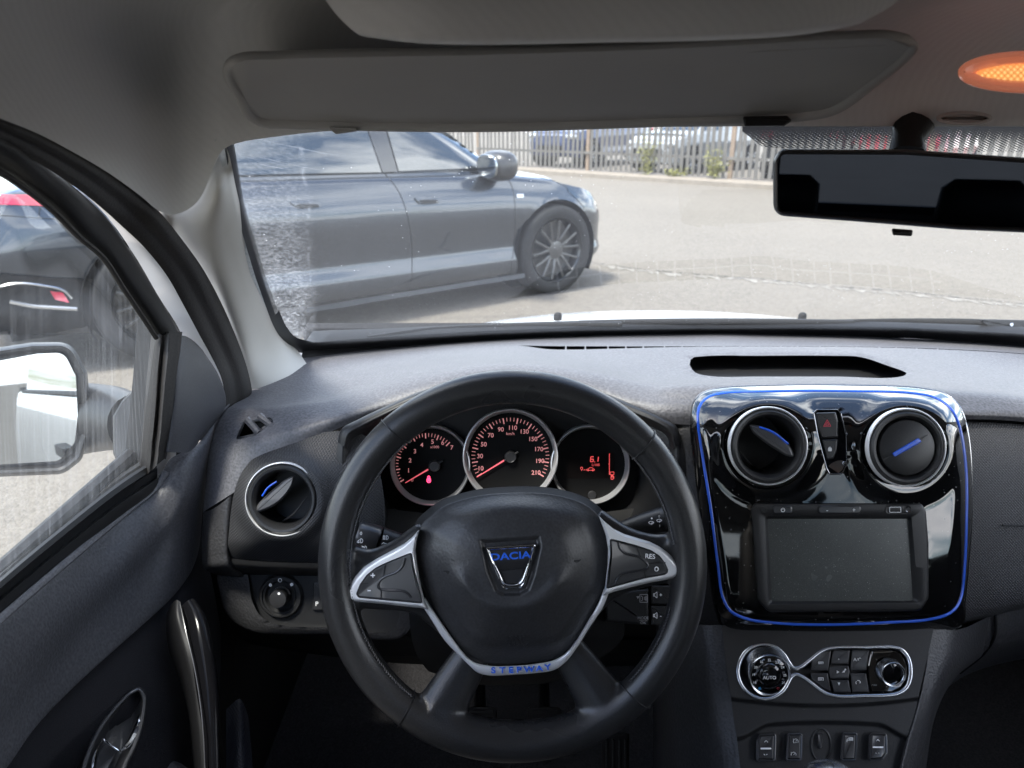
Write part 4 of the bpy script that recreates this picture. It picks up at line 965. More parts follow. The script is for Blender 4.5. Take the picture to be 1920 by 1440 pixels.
# lower driver trim with the mirror adjuster
TRIM = [tuple(q) for q in spl([(408, 1074), (412, 1110), (422, 1146), (444, 1170), (480, 1186), (530, 1189), (620, 1189), (760, 1190), (780, 1130), (770, 1072), (640, 1070), (500, 1070)], 110, True)]
REC = [tuple(q) for q in spl([(466, 1071), (468, 1100), (474, 1130), (488, 1154), (510, 1168), (545, 1174), (620, 1176), (740, 1177), (750, 1120), (745, 1070), (640, 1068), (540, 1068)], 110, True)]
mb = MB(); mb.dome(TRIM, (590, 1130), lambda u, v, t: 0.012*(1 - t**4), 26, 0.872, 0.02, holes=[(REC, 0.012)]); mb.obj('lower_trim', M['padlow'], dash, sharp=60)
mb = MB(); mb.rings(offs(REC, -2), [(0, 0.01), (0, 0.0)], 0.870); sw = mb.obj('switch_panel', M['console'], dash)
K0 = (527, 1118)
mb = MB(); mb.lathe(K0[0], K0[1], 0.868, [(42, 0.001), (38, -0.003), (35, -0.003), (34, -0.001), (30, -0.001), (24, 0.004), (22, 0.006)], 48, True); kn = mb.obj('mirror_adjuster', M['plastic'], dash)
mb = MB(); mb.lathe(K0[0], K0[1], 0.868, [(17, 0.004), (16.5, -0.010), (15, -0.0125), (9, -0.013)], 40, True)
for a in range(20):
    x = pi*1.1 + a/19*pi*0.8; mb.tube([P(K0[0]+17*cos(x), K0[1]+17*sin(x), 0.868 + 0.002), P(K0[0]+16.6*cos(x), K0[1]+16.6*sin(x), 0.868 - 0.009)], 0.0009, 5)
mb.obj('adjuster_cap', M['glossbtn'], kn)
mb = MB(); mb.flat(ell(507, 1097, 3.2, 3.2, 14), 0.8642); mb.flat(ell(547, 1096, 3.2, 3.2, 14), 0.8642); mb.flat(ell(523, 1113, 2.6, 2.6, 14), 0.8545)
mb.line(ell(525, 1088, 3.2, 3.4, 14), 0.8642, 1.2, True); mb.obj('adjuster_mark', M['white_print'], kn)
mb = MB(); mb.plate(rpoly([(587, 1092), (640, 1092), (640, 1144), (586, 1144)], 3), 0.866, 0.006, 0.0012); pk = mb.obj('parking_button', M['glossbtn'], dash)
mb = MB(); mb.text('P', 594, 1132, 0.8655, 8, bold=0.02); mb.obj('parking_mark', M['white_print'], pk)
# ---- round vents
def vent(u, v, d, r, parent, chrome=True, flap=0.6, closed=False, strip=None, hole=None):
    ro = r
    mb = MB(); mb.lathe(u, v, d, [(ro*1.0, 0.004), (ro*1.0, -0.001), (ro*0.99, -0.0022), (ro*0.972, -0.0026), (ro*0.955, -0.0018), (ro*0.948, 0.0)], 80)
    o = mb.obj('air_vent', M['silver'] if chrome else M['dimchrome'], parent)
    mb = MB(); mb.lathe(u, v, d, [(ro*0.953, 0.002), (ro*0.935, -0.0015), (ro*0.87, -0.004), (ro*0.81, -0.0035), (ro*0.755, 0.0), (ro*0.73, 0.006), (ro*0.72, 0.045)], 72); mb.obj('vent_ring', M['plastic'], o)
    if closed:
        mb = MB(); mb.lathe(u, v, d, [(ro*0.725, 0.006), (ro*0.715, 0.001), (ro*0.69, -0.002), (ro*0.5, -0.005), (ro*0.2, -0.006)], 64, True); mb.obj('vent_disc', M['plastic'], o)
    else:
        mb = MB(); mb.lathe(u, v, d, [(ro*0.74, 0.044), (ro*0.1, 0.046)], 48, True); mb.obj('vent_throat', M['black'], o)
    return o
v1 = vent(530, 936, 0.805, 70, dash); v1['label'] = 'left end vent with its flap open'
def flap(u, v, d, L, wid, ang, parent, mat, lift=0.010):
    """open blade seen edge-on, pointed at both ends"""
    c, s = cos(ang), sin(ang); out = []
    for a, b in [(-1, 0.16), (-0.6, 0.72), (-0.1, 1.0), (0.45, 0.86), (0.85, 0.42), (1, 0.0), (0.8, -0.30), (0.3, -0.42), (-0.3, -0.40), (-0.8, -0.22)]:
        x, y = a*L, b*wid; out.append((u + x*c - y*s, v + x*s + y*c))
    o = [tuple(q) for q in spl(out, 50, True)]
    mb = MB(); mb.rings(o, [(0, lift+0.016), (0, lift+0.001), (0.8, lift), (2.5, lift-0.0015), (4, lift-0.0022)], d); return mb.obj('flap', mat, parent)
f1 = flap(514, 926, 0.797, 50, 18, rad(-41), v1, M['flap'])
mb = MB(); mb.tube([P(*q) for q in spl([(492, 930, 0.803), (502, 915, 0.802), (519, 903, 0.803)], 14)], 0.0011, 6); mb.obj('blue_edge', M['blue'], f1)
mb = MB(); mb.tube([P(*q) for q in spl([(522, 982, 0.826), (552, 962, 0.818), (576, 930, 0.815)], 14)], lambda s: 0.0003 + 0.0009*sin(pi*s), 6); mb.obj('inner_blade', M['glossbtn'], v1)
# ---- passenger side
mb = MB()
mb.loft([[(1800, 790, 0.838), (1920, 797, 0.842), (2150, 824, 0.835), (2430, 870, 0.80)], [(1805, 800, 0.828), (1920, 806, 0.832), (2150, 834, 0.825), (2430, 880, 0.79)], [(1812, 900, 0.822), (1920, 905, 0.825), (2150, 930, 0.815), (2430, 960, 0.78)],
         [(1812, 1040, 0.825), (1920, 1035, 0.825), (2150, 1035, 0.81), (2430, 1040, 0.775)], [(1790, 1150, 0.835), (1920, 1118, 0.828), (2150, 1095, 0.81), (2430, 1080, 0.775)], [(1790, 1172, 0.85), (1920, 1138, 0.845), (2150, 1112, 0.83), (2430, 1096, 0.79)], [(1790, 1178, 0.88), (1920, 1142, 0.88), (2150, 1115, 0.87), (2430, 1100, 0.84)]], 50, 40)
mb.obj('passenger_trim', M['insert2'], dash, sharp=60)
mb = MB(); mb.tube([P(1880, 985, 0.8225), P(1990, 987, 0.822)], 0.0011, 6); mb.obj('trim_seam', M['black'], dash)
mb = MB()
mb.loft([[(1730, 1165, 0.86), (1870, 1148, 0.86), (1920, 1130, 0.86), (2150, 1105, 0.85), (2430, 1090, 0.83)], [(1735, 1200, 0.865), (1864, 1200, 0.865), (1925, 1180, 0.87), (2150, 1170, 0.865), (2430, 1160, 0.84)],
         [(1735, 1260, 0.87), (1850, 1225, 0.88), (1925, 1210, 0.90), (2150, 1215, 0.90), (2430, 1210, 0.88)], [(1735, 1330, 0.90), (1800, 1272, 0.93), (1925, 1235, 0.98), (2150, 1240, 0.98), (2430, 1240, 0.96)]], 50, 30)
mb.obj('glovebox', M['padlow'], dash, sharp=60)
mb = MB(); mb.tube([P(*q) for q in spl([(1867, 1150, 0.857), (1866, 1192, 0.861), (1848, 1222, 0.874), (1800, 1262, 0.905)], 20)], 0.0018, 6); mb.obj('glovebox_seam', M['black'], dash)
# pad between cluster and fascia
mb = MB()
mb.loft([[(1180, 770, 0.85), (1240, 785, 0.83), (1330, 790, 0.815)], [(1230, 820, 0.835), (1275, 830, 0.82), (1335, 830, 0.815)], [(1275, 920, 0.83), (1298, 930, 0.82), (1345, 930, 0.815)], [(1290, 1060, 0.83), (1312, 1060, 0.82), (1360, 1060, 0.815)], [(1290, 1180, 0.84), (1330, 1180, 0.83), (1380, 1180, 0.82)]], 16, 40)
mb.obj('side_pad', M['padlow'], dash, sharp=60)
# dark mass behind everything, down to the floor
mb = MB()
mb.loft([[(700, 1060, 0.93), (1000, 1060, 0.95), (1330, 1060, 0.90)], [(700, 1180, 0.95), (1000, 1180, 0.97), (1330, 1180, 0.92)], [(690, 1230, 1.02), (1000, 1230, 1.05), (1330, 1230, 1.0)]], 20, 12)
mb.loft([[(300, 900, 0.95), (420, 1060, 0.93), (700, 1180, 0.96), (1330, 1200, 0.95)], [(300, 1050, 0.98), (420, 1150, 0.98), (700, 1215, 1.04), (1330, 1230, 1.04)], [(300, 1180, 1.10), (420, 1200, 1.12), (700, 1240, 1.2), (1330, 1250, 1.2)]], 30, 14)
mb.loft([[(330, 800, 0.96), (440, 1060, 0.95)], [(330, 1250, 0.98), (440, 1320, 1.02)], [(330, 1700, 1.0), (440, 1700, 1.1)]], 8, 12)
mb.obj('knee_trim', M['dark'], dash, sharp=60)
# ================================================================== instrument cluster
clu = thing('instrument_cluster', 'black instrument cluster of three silver ringed dials behind the steering wheel', 'dashboard gauges', P(957, 856, 0.92))
HOOD = [(634, 830, 0.815), (640, 806, 0.812), (668, 790, 0.815), (720, 765, 0.825), (790, 735, 0.835), (870, 718, 0.84), (960, 712, 0.842), (1050, 718, 0.84), (1130, 738, 0.835), (1190, 762, 0.825), (1245, 785, 0.815), (1268, 800, 0.812), (1278, 830, 0.815)]
mb = MB()
mb.loft([[(u, v-2, d+0.01) for u, v, d in HOOD], HOOD, [(u*0.975+0.025*957, v+5, d-0.004) for u, v, d in HOOD], [(u*0.95+0.05*957, v+12, d+0.002) for u, v, d in HOOD], [(u*0.90+0.1*957, v+28, d+0.06) for u, v, d in HOOD], [(u*0.86+0.14*957, v+44, d+0.10) for u, v, d in HOOD]], 80, 30)
mb.loft([[(634, 815, 0.815), (630, 880, 0.818), (636, 960, 0.825), (670, 1040, 0.84), (760, 1080, 0.85)], [(652, 822, 0.818), (650, 880, 0.82), (656, 960, 0.828), (690, 1030, 0.845), (770, 1060, 0.86)], [(690, 835, 0.87), (690, 880, 0.87), (700, 950, 0.88), (730, 990, 0.89), (790, 1010, 0.90)], [(730, 840, 0.93), (720, 880, 0.93), (730, 940, 0.93), (770, 960, 0.93), (810, 970, 0.93)]], 40, 20)
mb.loft([[(1278, 815, 0.815), (1285, 880, 0.818), (1285, 960, 0.825), (1240, 1050, 0.84), (1150, 1080, 0.85)], [(1262, 822, 0.818), (1262, 880, 0.82), (1258, 960, 0.828), (1220, 1030, 0.845), (1140, 1060, 0.86)], [(1222, 835, 0.87), (1224, 880, 0.87), (1215, 950, 0.88), (1180, 990, 0.89), (1120, 1010, 0.90)], [(1184, 840, 0.93), (1190, 880, 0.93), (1180, 940, 0.93), (1140, 960, 0.93), (1100, 970, 0.93)]], 40, 20)
mb.obj('hood', M['plastic'], clu, sharp=70)
mb = MB(); mb.flat([(660, 730), (1260, 730), (1260, 1040), (660, 1040)], 0.925); mb.loft([[(690, 950, 0.91), (960, 975, 0.905), (1220, 950, 0.91)], [(660, 1060, 0.85), (960, 1060, 0.84), (1270, 1060, 0.85)]], 20, 6, lin_v=True); mb.obj('backing', M['dark'], clu)
def gauge(u, v, r, d, name_label):
    mb = MB(); mb.lathe(u, v, d, [(r, 0.022), (r, 0.002), (r*0.988, -0.001), (r*0.968, -0.0016), (r*0.95, 0.0), (r*0.943, 0.004), (r*0.90, 0.014)], 96)
    o = mb.obj('gauge', M['dialring'], clu, sharp=45); o['label'] = name_label
    mb = MB(); mb.lathe(u, v, d, [(r*0.905, 0.013), (r*0.87, 0.014), (r*0.3, 0.014)], 72, True); mb.obj('dial', M['dialface'], o)
    return o
gl = gauge(806, 873, 76, 0.905, 'engine speed dial with its needle at rest'); gc = gauge(957, 856, 90, 0.895, 'road speed dial with its needle at rest'); gr = gauge(1107, 872, 75, 0.905, 'trip display dial')
def ticks(mb, u, v, a0, a1, n, ri, ro, d, wmaj, wmin, every, inn):
    for i in range(n):
        a = rad(a0 + (a1-a0)*i/(n-1)); maj = i % every == 0
        r0 = ri if maj else ri + inn
        mb.marks([((u + r0*cos(a), v - r0*sin(a)), (u + ro*cos(a), v - ro*sin(a)))], d, wmaj if maj else wmin)
DL, DC = 0.905 + 0.0135, 0.895 + 0.0135
mb = MB(); ticks(mb, 801, 873, 211, 46, 29, 51, 61, DL, 2.0, 1.1, 4, 3); mb.obj('scale', M['pink_lit'], gl)
mb = MB()
for s, u, v in (('1', 766, 882), ('2', 769, 863), ('3', 778, 846), ('4', 791, 834), ('5', 811, 828), ('6', 830, 830), ('7', 847, 839)): mb.text(s, u, v, DL, 8, bold=0.01)
mb.text('x1000', 815, 838, DL, 4.6); mb.text('0', 773, 900, DL, 6); mb.obj('numerals', M['pink_lit'], gl)
mb = MB(); ticks(mb, 957, 856, 211, -31, 45, 62, 73, DC, 2.2, 1.2, 4, 4); mb.obj('scale', M['pink_lit'], gc)
mb = MB()
for s, u, v in (('10', 901, 878), ('30', 900, 855), ('50', 907, 833), ('70', 920, 816), ('90', 939, 805), ('110', 961, 802), ('130', 983, 809), ('150', 999, 823), ('170', 1010, 842), ('190', 1012, 864), ('210', 1005, 886)): mb.text(s, u, v, DC, 8, bold=0.01)
mb.text('km/h', 957, 813, DC, 5.4); mb.obj('numerals', M['pink_lit'], gc)
def needle(u, v, ang, L, d, parent):
    a = rad(ang); mb = MB()
    tip = (u + L*cos(a), v - L*sin(a)); b = (u + 14*cos(a), v - 14*sin(a)); q = (-sin(a), -cos(a))
    pts = [(b[0]+q[0]*1.5, b[1]+q[1]*1.5), (tip[0]+q[0]*0.6, tip[1]+q[1]*0.6), (tip[0]-q[0]*0.6, tip[1]-q[1]*0.6), (b[0]-q[0]*1.5, b[1]-q[1]*1.5)]
    mb.rings(pts, [(0, 0.001), (0, 0)], d - 0.004); n = mb.obj('needle', M['needle'], parent)
    mb = MB(); t2 = (u - 17*cos(a), v + 17*sin(a)); mb.tube([P(b[0], b[1], d-0.004), P(t2[0], t2[1], d-0.004)], 0.0011, 8); mb.lathe(u, v, d, [(11, 0.0), (10.5, -0.006), (8, -0.0075)], 32, True); mb.obj('needle_hub', M['glossbtn'], parent)
needle(815, 873, 210.5, 64, DL, gl); needle(957, 856, 211.5, 74, DC, gc)
def glyph(mb, kind, u, v, d, k, w=1.0):
    """small dashboard pictograms drawn with strokes; k is px per unit"""
    def ln(pts, closed=False): mb.line([(u + x*k, v + y*k) for x, y in pts], d, w, closed)
    def arc(x, y, r, a0, a1, n=12): ln([(x + r*cos(rad(a0 + (a1-a0)*i/n)), y + r*sin(rad(a0 + (a1-a0)*i/n))) for i in range(n+1)])
    if kind == 'belt':
        arc(0, -4.5, 2, 0, 360); ln([(-3.2, 0), (-2.2, -2), (2.2, -2), (3.2, 0), (3.2, 3), (2, 5.5), (-2, 5.5), (-3.2, 3)], True); ln([(-2.5, -1.5), (2.5, 4)]); ln([(2.5, -1.5), (-2.5, 4)])
    elif kind == 'fog':
        arc(1.0, 0, 3.4, -90, 90); ln([(1, -3.4), (1, 3.4)]); [ln([(-5, y - 0.4), (-0.5, y + 0.6)]) for y in (-2.2, 0, 2.2)]; ln([(-2.9, -3.6), (-2.3, -1.2), (-3.4, 1.2), (-2.8, 3.6)])
    elif kind == 'beam':
        arc(1.0, 0, 3.2, -90, 90); ln([(1, -3.2), (1, 3.2)]); [ln([(-4.5, y), (-0.5, y)]) for y in (-2.6, -0.9, 0.9, 2.6)]
    elif kind == 'wiper':
        arc(0, 5, 8, 222, 318); arc(0, 5, 3, 222, 318); ln([(-5.9, -0.4), (-2.2, 3)]); ln([(5.9, -0.4), (2.2, 3)]); ln([(0, 4.5), (3, -2.5)])
    elif kind == 'speaker':
        ln([(-5, -2), (-3, -2), (0.8, -5), (0.8, 5), (-3, 2), (-5, 2)], True); ln([(-3, -2), (-3, 2)])
    elif kind == 'talk':
        ln([(-6, -6), (6, -6), (6, 6), (-6, 6)], True); ln([(-4, -4), (-2, -2), (-1.6, -0.4), (-2.6, 0.2), (-1.6, 0.8), (-2, 2.4), (-4, 4)]); arc(-1, 0, 2.6, -45, 45, 6); arc(-1, 0, 4.2, -45, 45, 6); arc(-1, 0, 5.8, -40, 40, 6)
    elif kind == 'car':
        ln([(-6, 1.5), (-5.6, -0.2), (-3, -0.8), (-1.2, -2.6), (2.6, -2.6), (5, -0.6), (6.4, 0), (6.4, 1.5)], True); arc(-3.2, 1.5, 1.1, 0, 360, 8); arc(3.6, 1.5, 1.1, 0, 360, 8)
    elif kind == 'pump':
        ln([(-3, -5), (2, -5), (2, 5), (-3, 5)], True); ln([(-2, -3.6), (1, -3.6), (1, -1), (-2, -1)], True); ln([(2, -3), (4, -1.5), (4, 3.5)])
    elif kind == 'lock':
        ln([(-3, -0.5), (3, -0.5), (3, 4.5), (-3, 4.5)], True); arc(0, -0.5, 2.1, 180, 360)
    elif kind == 'power':
        arc(0, 0.4, 4, -58, 238); ln([(0, -4.6), (0, -0.2)])
    elif kind == 'demist':
        ln([(-5, -4), (5, -4), (3.4, 2), (-3.4, 2)], True); [ln([(x, -3), (x - 0.6, -0.6), (x + 0.4, 1)]) for x in (-2, 0, 2)]
    elif kind == 'rear':
        ln([(-5, -3.4), (5, -3.4), (5, 3.4), (-5, 3.4)], True); [ln([(x, -2.4), (x - 0.6, 0), (x + 0.4, 2.4)]) for x in (-2.4, 0, 2.4)]
    elif kind == 'recirc':
        arc(0, 0, 4.4, 10, 100); arc(0, 0, 4.4, 130, 220); arc(0, 0, 4.4, 250, 340); ln([(4.4, -2), (4.3, 1.2), (2.2, 0.4)])
    elif kind == 'person':
        arc(3.8, -4.4, 1.1, 0, 360, 8); ln([(3.0, -2.6), (1.0, 1.2), (-2.2, 1.4), (-4, 4.6)]); ln([(2.0, -1.6), (-0.6, -0.8)])
    elif kind == 'fan':
        for a in (0, 90, 180, 270): arc(2.0*cos(rad(a)), 2.0*sin(rad(a)), 1.8, a, a + 250, 8)
    elif kind == 'cruise':
        arc(0, 0, 4.6, 130, 410, 16); ln([(0, 0), (3, -3)]); ln([(-5.2, -4.6), (-2.6, -3.4)]); ln([(-1.2, 3.0), (-1.2, 1.6)]); ln([(1.2, 3.0), (1.2, 1.6)])
    elif kind == 'windowlock':
        ln([(-5, 4.5), (-5, -0.6), (-1.6, -4.5), (5, -4.5), (5, 4.5)], True); ln([(-4.8, 0), (5, 0)]); ln([(-2, -1.4), (0, -3.4), (4, -3.4), (4, -1.4)], True)
    elif kind == 'up': ln([(-4, 2), (0, -2), (4, 2)])
    elif kind == 'down': ln([(-4, -2), (0, 2), (4, -2)])
    elif kind == 'horn': ln([(-7, -0.6), (-3, 0), (-2, 1.8), (2, 2.2), (5, 0.6), (7, -1.6)]); ln([(-3, 0), (5, -0.2)])
    elif kind == 'hazard':
        for r in (6.4, 3.0): ln([(r*sin(rad(120*i)), -r*cos(rad(120*i)) + 1) for i in range(3)], True)
mb = MB(); glyph(mb, 'belt', 804, 899, DL, 1.0, 1.5); mb.obj('seat_belt_light', simple('belt_warning_glow', (0.6, 0.05, 0.1), 0.5, emit=(1.0, 0.05, 0.14), es=1.0), gl)
DR = 0.905 + 0.0135
mb = MB(); mb.flat([(1064, 848), (1152, 848), (1152, 897), (1064, 897)], DR + 0.0003); mb.obj('display', simple('dim_display', (0.0035, 0.002, 0.002), 0.5, spec=0.15), gr)
mb = MB()
def seg7(mb, ch, u, v, d, w, h, t):
    S = {'6': 'afgedc', '1': 'bc'}[ch]; sl = 0.12*h
    pts = {'a': ((-w, -h), (w, -h)), 'g': ((-w, 0), (w, 0)), 'd': ((-w, h), (w, h)), 'f': ((-w, -h), (-w, 0)), 'e': ((-w, 0), (-w, h)), 'b': ((w, -h), (w, 0)), 'c': ((w, 0), (w, h))}
    for s in S: mb.marks([tuple((u + x - y*0.12, v + y) for x, y in pts[s])], d, t)
seg7(mb, '6', 1110, 861, DR, 2.6, 4.6, 1.6); seg7(mb, '1', 1119, 861, DR, 2.6, 4.6, 1.6); mb.flat(ell(1115, 866, 0.9, 0.9, 8), DR); mb.text('L/100', 1117, 871.5, DR, 4.6)
glyph(mb, 'car', 1107, 880, DR, 1.2, 0.9); mb.line(ell(1090.5, 878, 2.0, 2.4, 10), DR, 0.9, True); mb.marks([((1090.5, 880.5), (1090.5, 883)), ((1094, 881), (1098, 881))], DR, 0.9)
mb.line([(1143.5, 851), (1142.6, 851), (1142.6, 890)], DR, 1.2); mb.marks([((1140.5, 870), (1143, 870))], DR, 1.0); mb.line([(1144, 885), (1151, 885), (1151, 890), (1144, 890)], DR, 1.0, True); glyph(mb, 'pump', 1148, 895, DR, 0.75, 1.0)
mb.obj('readout', M['red_lit'], gr)
mb = MB(); mb.lathe(1110, 928, DR, [(8, 0.0), (7.5, -0.0015), (6, -0.002)], 24, True); mb.obj('trip_button', M['glossbtn'], gr)
# ================================================================== steering wheel
WC = (961, 1060); WD = 0.68
wheel = thing('steering_wheel', 'black leather steering wheel with silver spoke frames and blue lettering at its foot', 'steering wheel', P(WC[0], WC[1], WD + 0.03))
kk = WD / FPX
mb = MB()
mb.tube([P(WC[0] + 332*cos(a), WC[1] + 335*sin(a), WD) for a in (2*pi*i/160 for i in range(160))], 0.0166, 20, closed=True)
def capsule(pts, r, flat):
    q = spl(pts, 26); mb.tube([P(*x) for x in q], (lambda s: r[0] + (r[1]-r[0])*s), 18, flat=flat, up=FW)
# side spokes
capsule([(632, 1070, 0.683), (700, 1088, 0.690), (780, 1085, 0.697), (860, 1085, 0.70)], (0.018, 0.030), 0.42)
capsule([(636, 1030, 0.683), (690, 1052, 0.69), (740, 1038, 0.694), (800, 1000, 0.70)], (0.011, 0.014), 0.8)
capsule([(640, 1118, 0.683), (700, 1122, 0.69), (780, 1130, 0.695), (850, 1180, 0.70)], (0.010, 0.012), 0.8)
capsule([(1292, 1040, 0.683), (1230, 1050, 0.690), (1150, 1055, 0.697), (1070, 1065, 0.70)], (0.017, 0.030), 0.42)
capsule([(1288, 1010, 0.683), (1238, 1022, 0.69), (1180, 1012, 0.694), (1115, 975, 0.70)], (0.010, 0.013), 0.8)
capsule([(1290, 1070, 0.683), (1230, 1078, 0.69), (1150, 1100, 0.695), (1085, 1160, 0.70)], (0.009, 0.012), 0.8)
# lower spokes
capsule([(893, 1215, 0.697), (862, 1268, 0.692), (832, 1320, 0.686), (806, 1366, 0.682)], (0.0175, 0.027), 0.62)
capsule([(1062, 1215, 0.697), (1098, 1268, 0.692), (1128, 1315, 0.686), (1152, 1356, 0.682)], (0.0175, 0.028), 0.62)
capsule([(805, 1325, 0.684), (860, 1368, 0.682), (960, 1386, 0.682), (1080, 1368, 0.682), (1150, 1325, 0.684)], (0.0175, 0.0175), 0.9)
tmp = mb.obj('tmp_rim', M['leather'], None)
md = tmp.modifiers.new('r', 'REMESH'); md.mode = 'VOXEL'; md.voxel_size = 0.0021; md.use_smooth_shade = True
ms = tmp.modifiers.new('s', 'SMOOTH'); ms.factor = 0.5; ms.iterations = 14
dg = bpy.context.evaluated_depsgraph_get(); me = bpy.data.meshes.new_from_object(tmp.evaluated_get(dg)); bpy.data.objects.remove(tmp)
for v in me.vertices: v.co -= wheel.location
me.polygons.foreach_set('use_smooth', [True]*len(me.polygons)); me.name = 'rim'
rim = bpy.data.objects.new('rim', me); COL.objects.link(rim); rim.parent = wheel
if not me.materials: me.materials.append(M['leather'])
# seams across the rim and stitching along its inner edge
def rim_pt(a, b, r=0.0170):
    c = P(WC[0] + 332*cos(a), WC[1] + 335*sin(a), WD); out = (RT*cos(a) - UPV*sin(a)).normalized()
    return c + (out*cos(b) - FW*sin(b))*r
for a in (rad(-131.5), rad(-42.5), rad(126.5), rad(46.0)):
    mb = MB(); mb.tube([rim_pt(a + 0.10*(b-1.2)*0.12, b) for b in np.linspace(-0.6, 3.6, 24)], 0.0007, 6); mb.obj('rim_seam', M['black'], wheel)
random.seed(3); thread = simple('dark_thread', (0.11, 0.11, 0.115), 0.6)
for a0, a1, st in ((rad(-225+0), rad(-131), 0.0175), (rad(-42), rad(-8), 0.0175), (rad(14), rad(44), 0.0175), (rad(128), rad(166), 0.0175)):
    a = a0; mb = MB()
    while a < a1:
        mb.tube([rim_pt(a, 2.72, 0.0172), rim_pt(a + 0.010, 2.62 + random.uniform(-0.05, 0.05), 0.0178), rim_pt(a + 0.016, 2.76, 0.0172)], 0.00042, 5); a += st
    mb.obj('stitching', thread, wheel)
# hub shell behind the cover
BAG = [(786, 1000), (790, 984), (806, 968), (830, 950), (862, 938), (900, 929), (958, 924), (1018, 925), (1060, 932), (1098, 946), (1118, 962), (1130, 984), (1138, 1015), (1139, 1050), (1136, 1078), (1128, 1112), (1112, 1145), (1094, 1178), (1074, 1206), (1056, 1226), (1036, 1236), (1000, 1242), (960, 1245), (920, 1245), (894, 1240), (872, 1224), (850, 1195), (828, 1162), (806, 1125), (792, 1088), (782, 1050), (781, 1020)]
bag = [tuple(q) for q in spl(BAG, 150, True)]
mb = MB(); mb.rings(offs(bag, 2), [(30, 0.075), (-14, 0.06), (-12, 0.03), (0, 0.012), (4, 0.0)], 0.688, True, True); mb.obj('hub', M['dark'], wheel)
def poly_depth(u, v, poly):
    """px distance inside (+) or outside (-) a closed outline"""
    best = 1e9
    for i in range(len(poly)):
        (ax, ay), (bx, by) = poly[i], poly[(i+1) % len(poly)]; l2 = (bx-ax)**2 + (by-ay)**2
        t = 0 if l2 < 1e-9 else min(max(((u-ax)*(bx-ax) + (v-ay)*(by-ay))/l2, 0), 1); best = min(best, math.hypot(u - ax - t*(bx-ax), v - ay - t*(by-ay)))
    return best if inside(u, v, poly) else -best
BDGO = [(899, 1012), (1012, 1004), (1016, 1024), (1004, 1078), (993, 1108), (976, 1118), (944, 1120), (928, 1110), (912, 1074)]
def bag_h(u, v, t):
    x, y = (u-958)/178.0, (v-1075)/165.0
    h = 0.024*(1 - t**2.6) - 0.0
    h += 0.006*sm(1.0, 0.80, t)*1.0
    # soft shoulders beside the badge field
    e = math.hypot(x/0.80, (y+0.10)/0.80); h -= 0.0035*sm(0.75, 1.05, e)
    # scooped rim under the badge
    r = math.hypot((u-958)/112.0, (v-1062)/92.0)
    if v > 1050: h += 0.0042*math.exp(-((r-0.85)/0.16)**2) * sm(1050, 1100, v)
    h -= 0.005*sm(1190, 1235, v)
    if 890 < u < 1022 and 996 < v < 1126:
        h -= 0.0052*sm(-1.0, 8.0, poly_depth(u, v, BDGO))
    return h
BDG = rpoly([(905, 1017), (1008, 1010), (1009, 1030), (998, 1075), (988, 1104), (975, 1112), (946, 1114), (934, 1106), (918, 1070)], [6, 6, 4, 0, 10, 10, 10, 10, 0], 5)
mb = MB(); mb.dome(lin(BAG, 10, True).tolist() and [tuple(q) for q in spl(BAG, 240, True)], (958, 1075), bag_h, 80, 0.678, 0.014); cover = mb.obj('airbag_cover', M['airbag'], wheel, sharp=60)
bd = 0.678 - 0.0312
SH = rpoly([(909, 1026), (1003, 1020), (1005, 1024), (996, 1062), (986, 1097), (979, 1104), (946, 1107), (940, 1101), (929, 1076)], [3, 3, 3, 0, 8, 6, 8, 6, 0], 6)
bt = lambda u, v: bd + 0.004 + (v-1065)*0.00004
mb = MB(); mb.rings(SH, [(0, 0.006), (0, 0.001), (1, -0.0008), (3, -0.0012), (5, -0.0004), (6.5, 0.0008)], bt, False); badge = mb.obj('badge', M['chrome'], cover, sharp=60)
mb = MB()
mb.loft([[(913, 1031, bd+0.0052), (956, 1028, bd+0.0052), (1000, 1024, bd+0.0052)], [(922, 1052, bd+0.0040), (957, 1050, bd+0.0030), (994, 1046, bd+0.0040)], [(934, 1069, bd+0.0058), (961, 1067, bd+0.0056), (989, 1064, bd+0.0058)]], 20, 12)
mb.obj('badge_field', M['glossbtn'], badge, sharp=80)
mb = MB()
for A, B in (([(921, 1052), (931, 1074), (941, 1098), (950, 1103), (962, 1103), (974, 1101), (982, 1094), (990, 1070), (996, 1048)], [(935, 1068), (941, 1080), (947, 1091), (954, 1094), (962, 1094), (970, 1092), (976, 1087), (981, 1077), (986, 1063)]),):
    a, b = spl(A, 40), spl(B, 40); rows = [[P(a[i][0]*(1-s) + b[i][0]*s, a[i][1]*(1-s) + b[i][1]*s, bd + 0.0045 - 0.003*sin(pi*s)) for i in range(40)] for s in np.linspace(0, 1, 7)]
    mb.grid(rows)
mb.obj('badge_loop', M['chrome'], badge, sharp=80)
mb = MB(); mb.rings(rpoly([(937, 1070), (984, 1066), (977, 1088), (970, 1093), (952, 1095), (946, 1090)], 3), [(0, 0.002), (0.8, 0)], bd + 0.0045); mb.obj('badge_window', M['glossbtn'], badge)
mb = MB(); mb.text('DACIA', 957, 1042, bd + 0.0034, 12.5, rot=rad(4.0), sx=1.38, ex=0.0006, bold=0.022); mb.obj('badge_lettering', M['blue_metal'], badge, sharp=30)
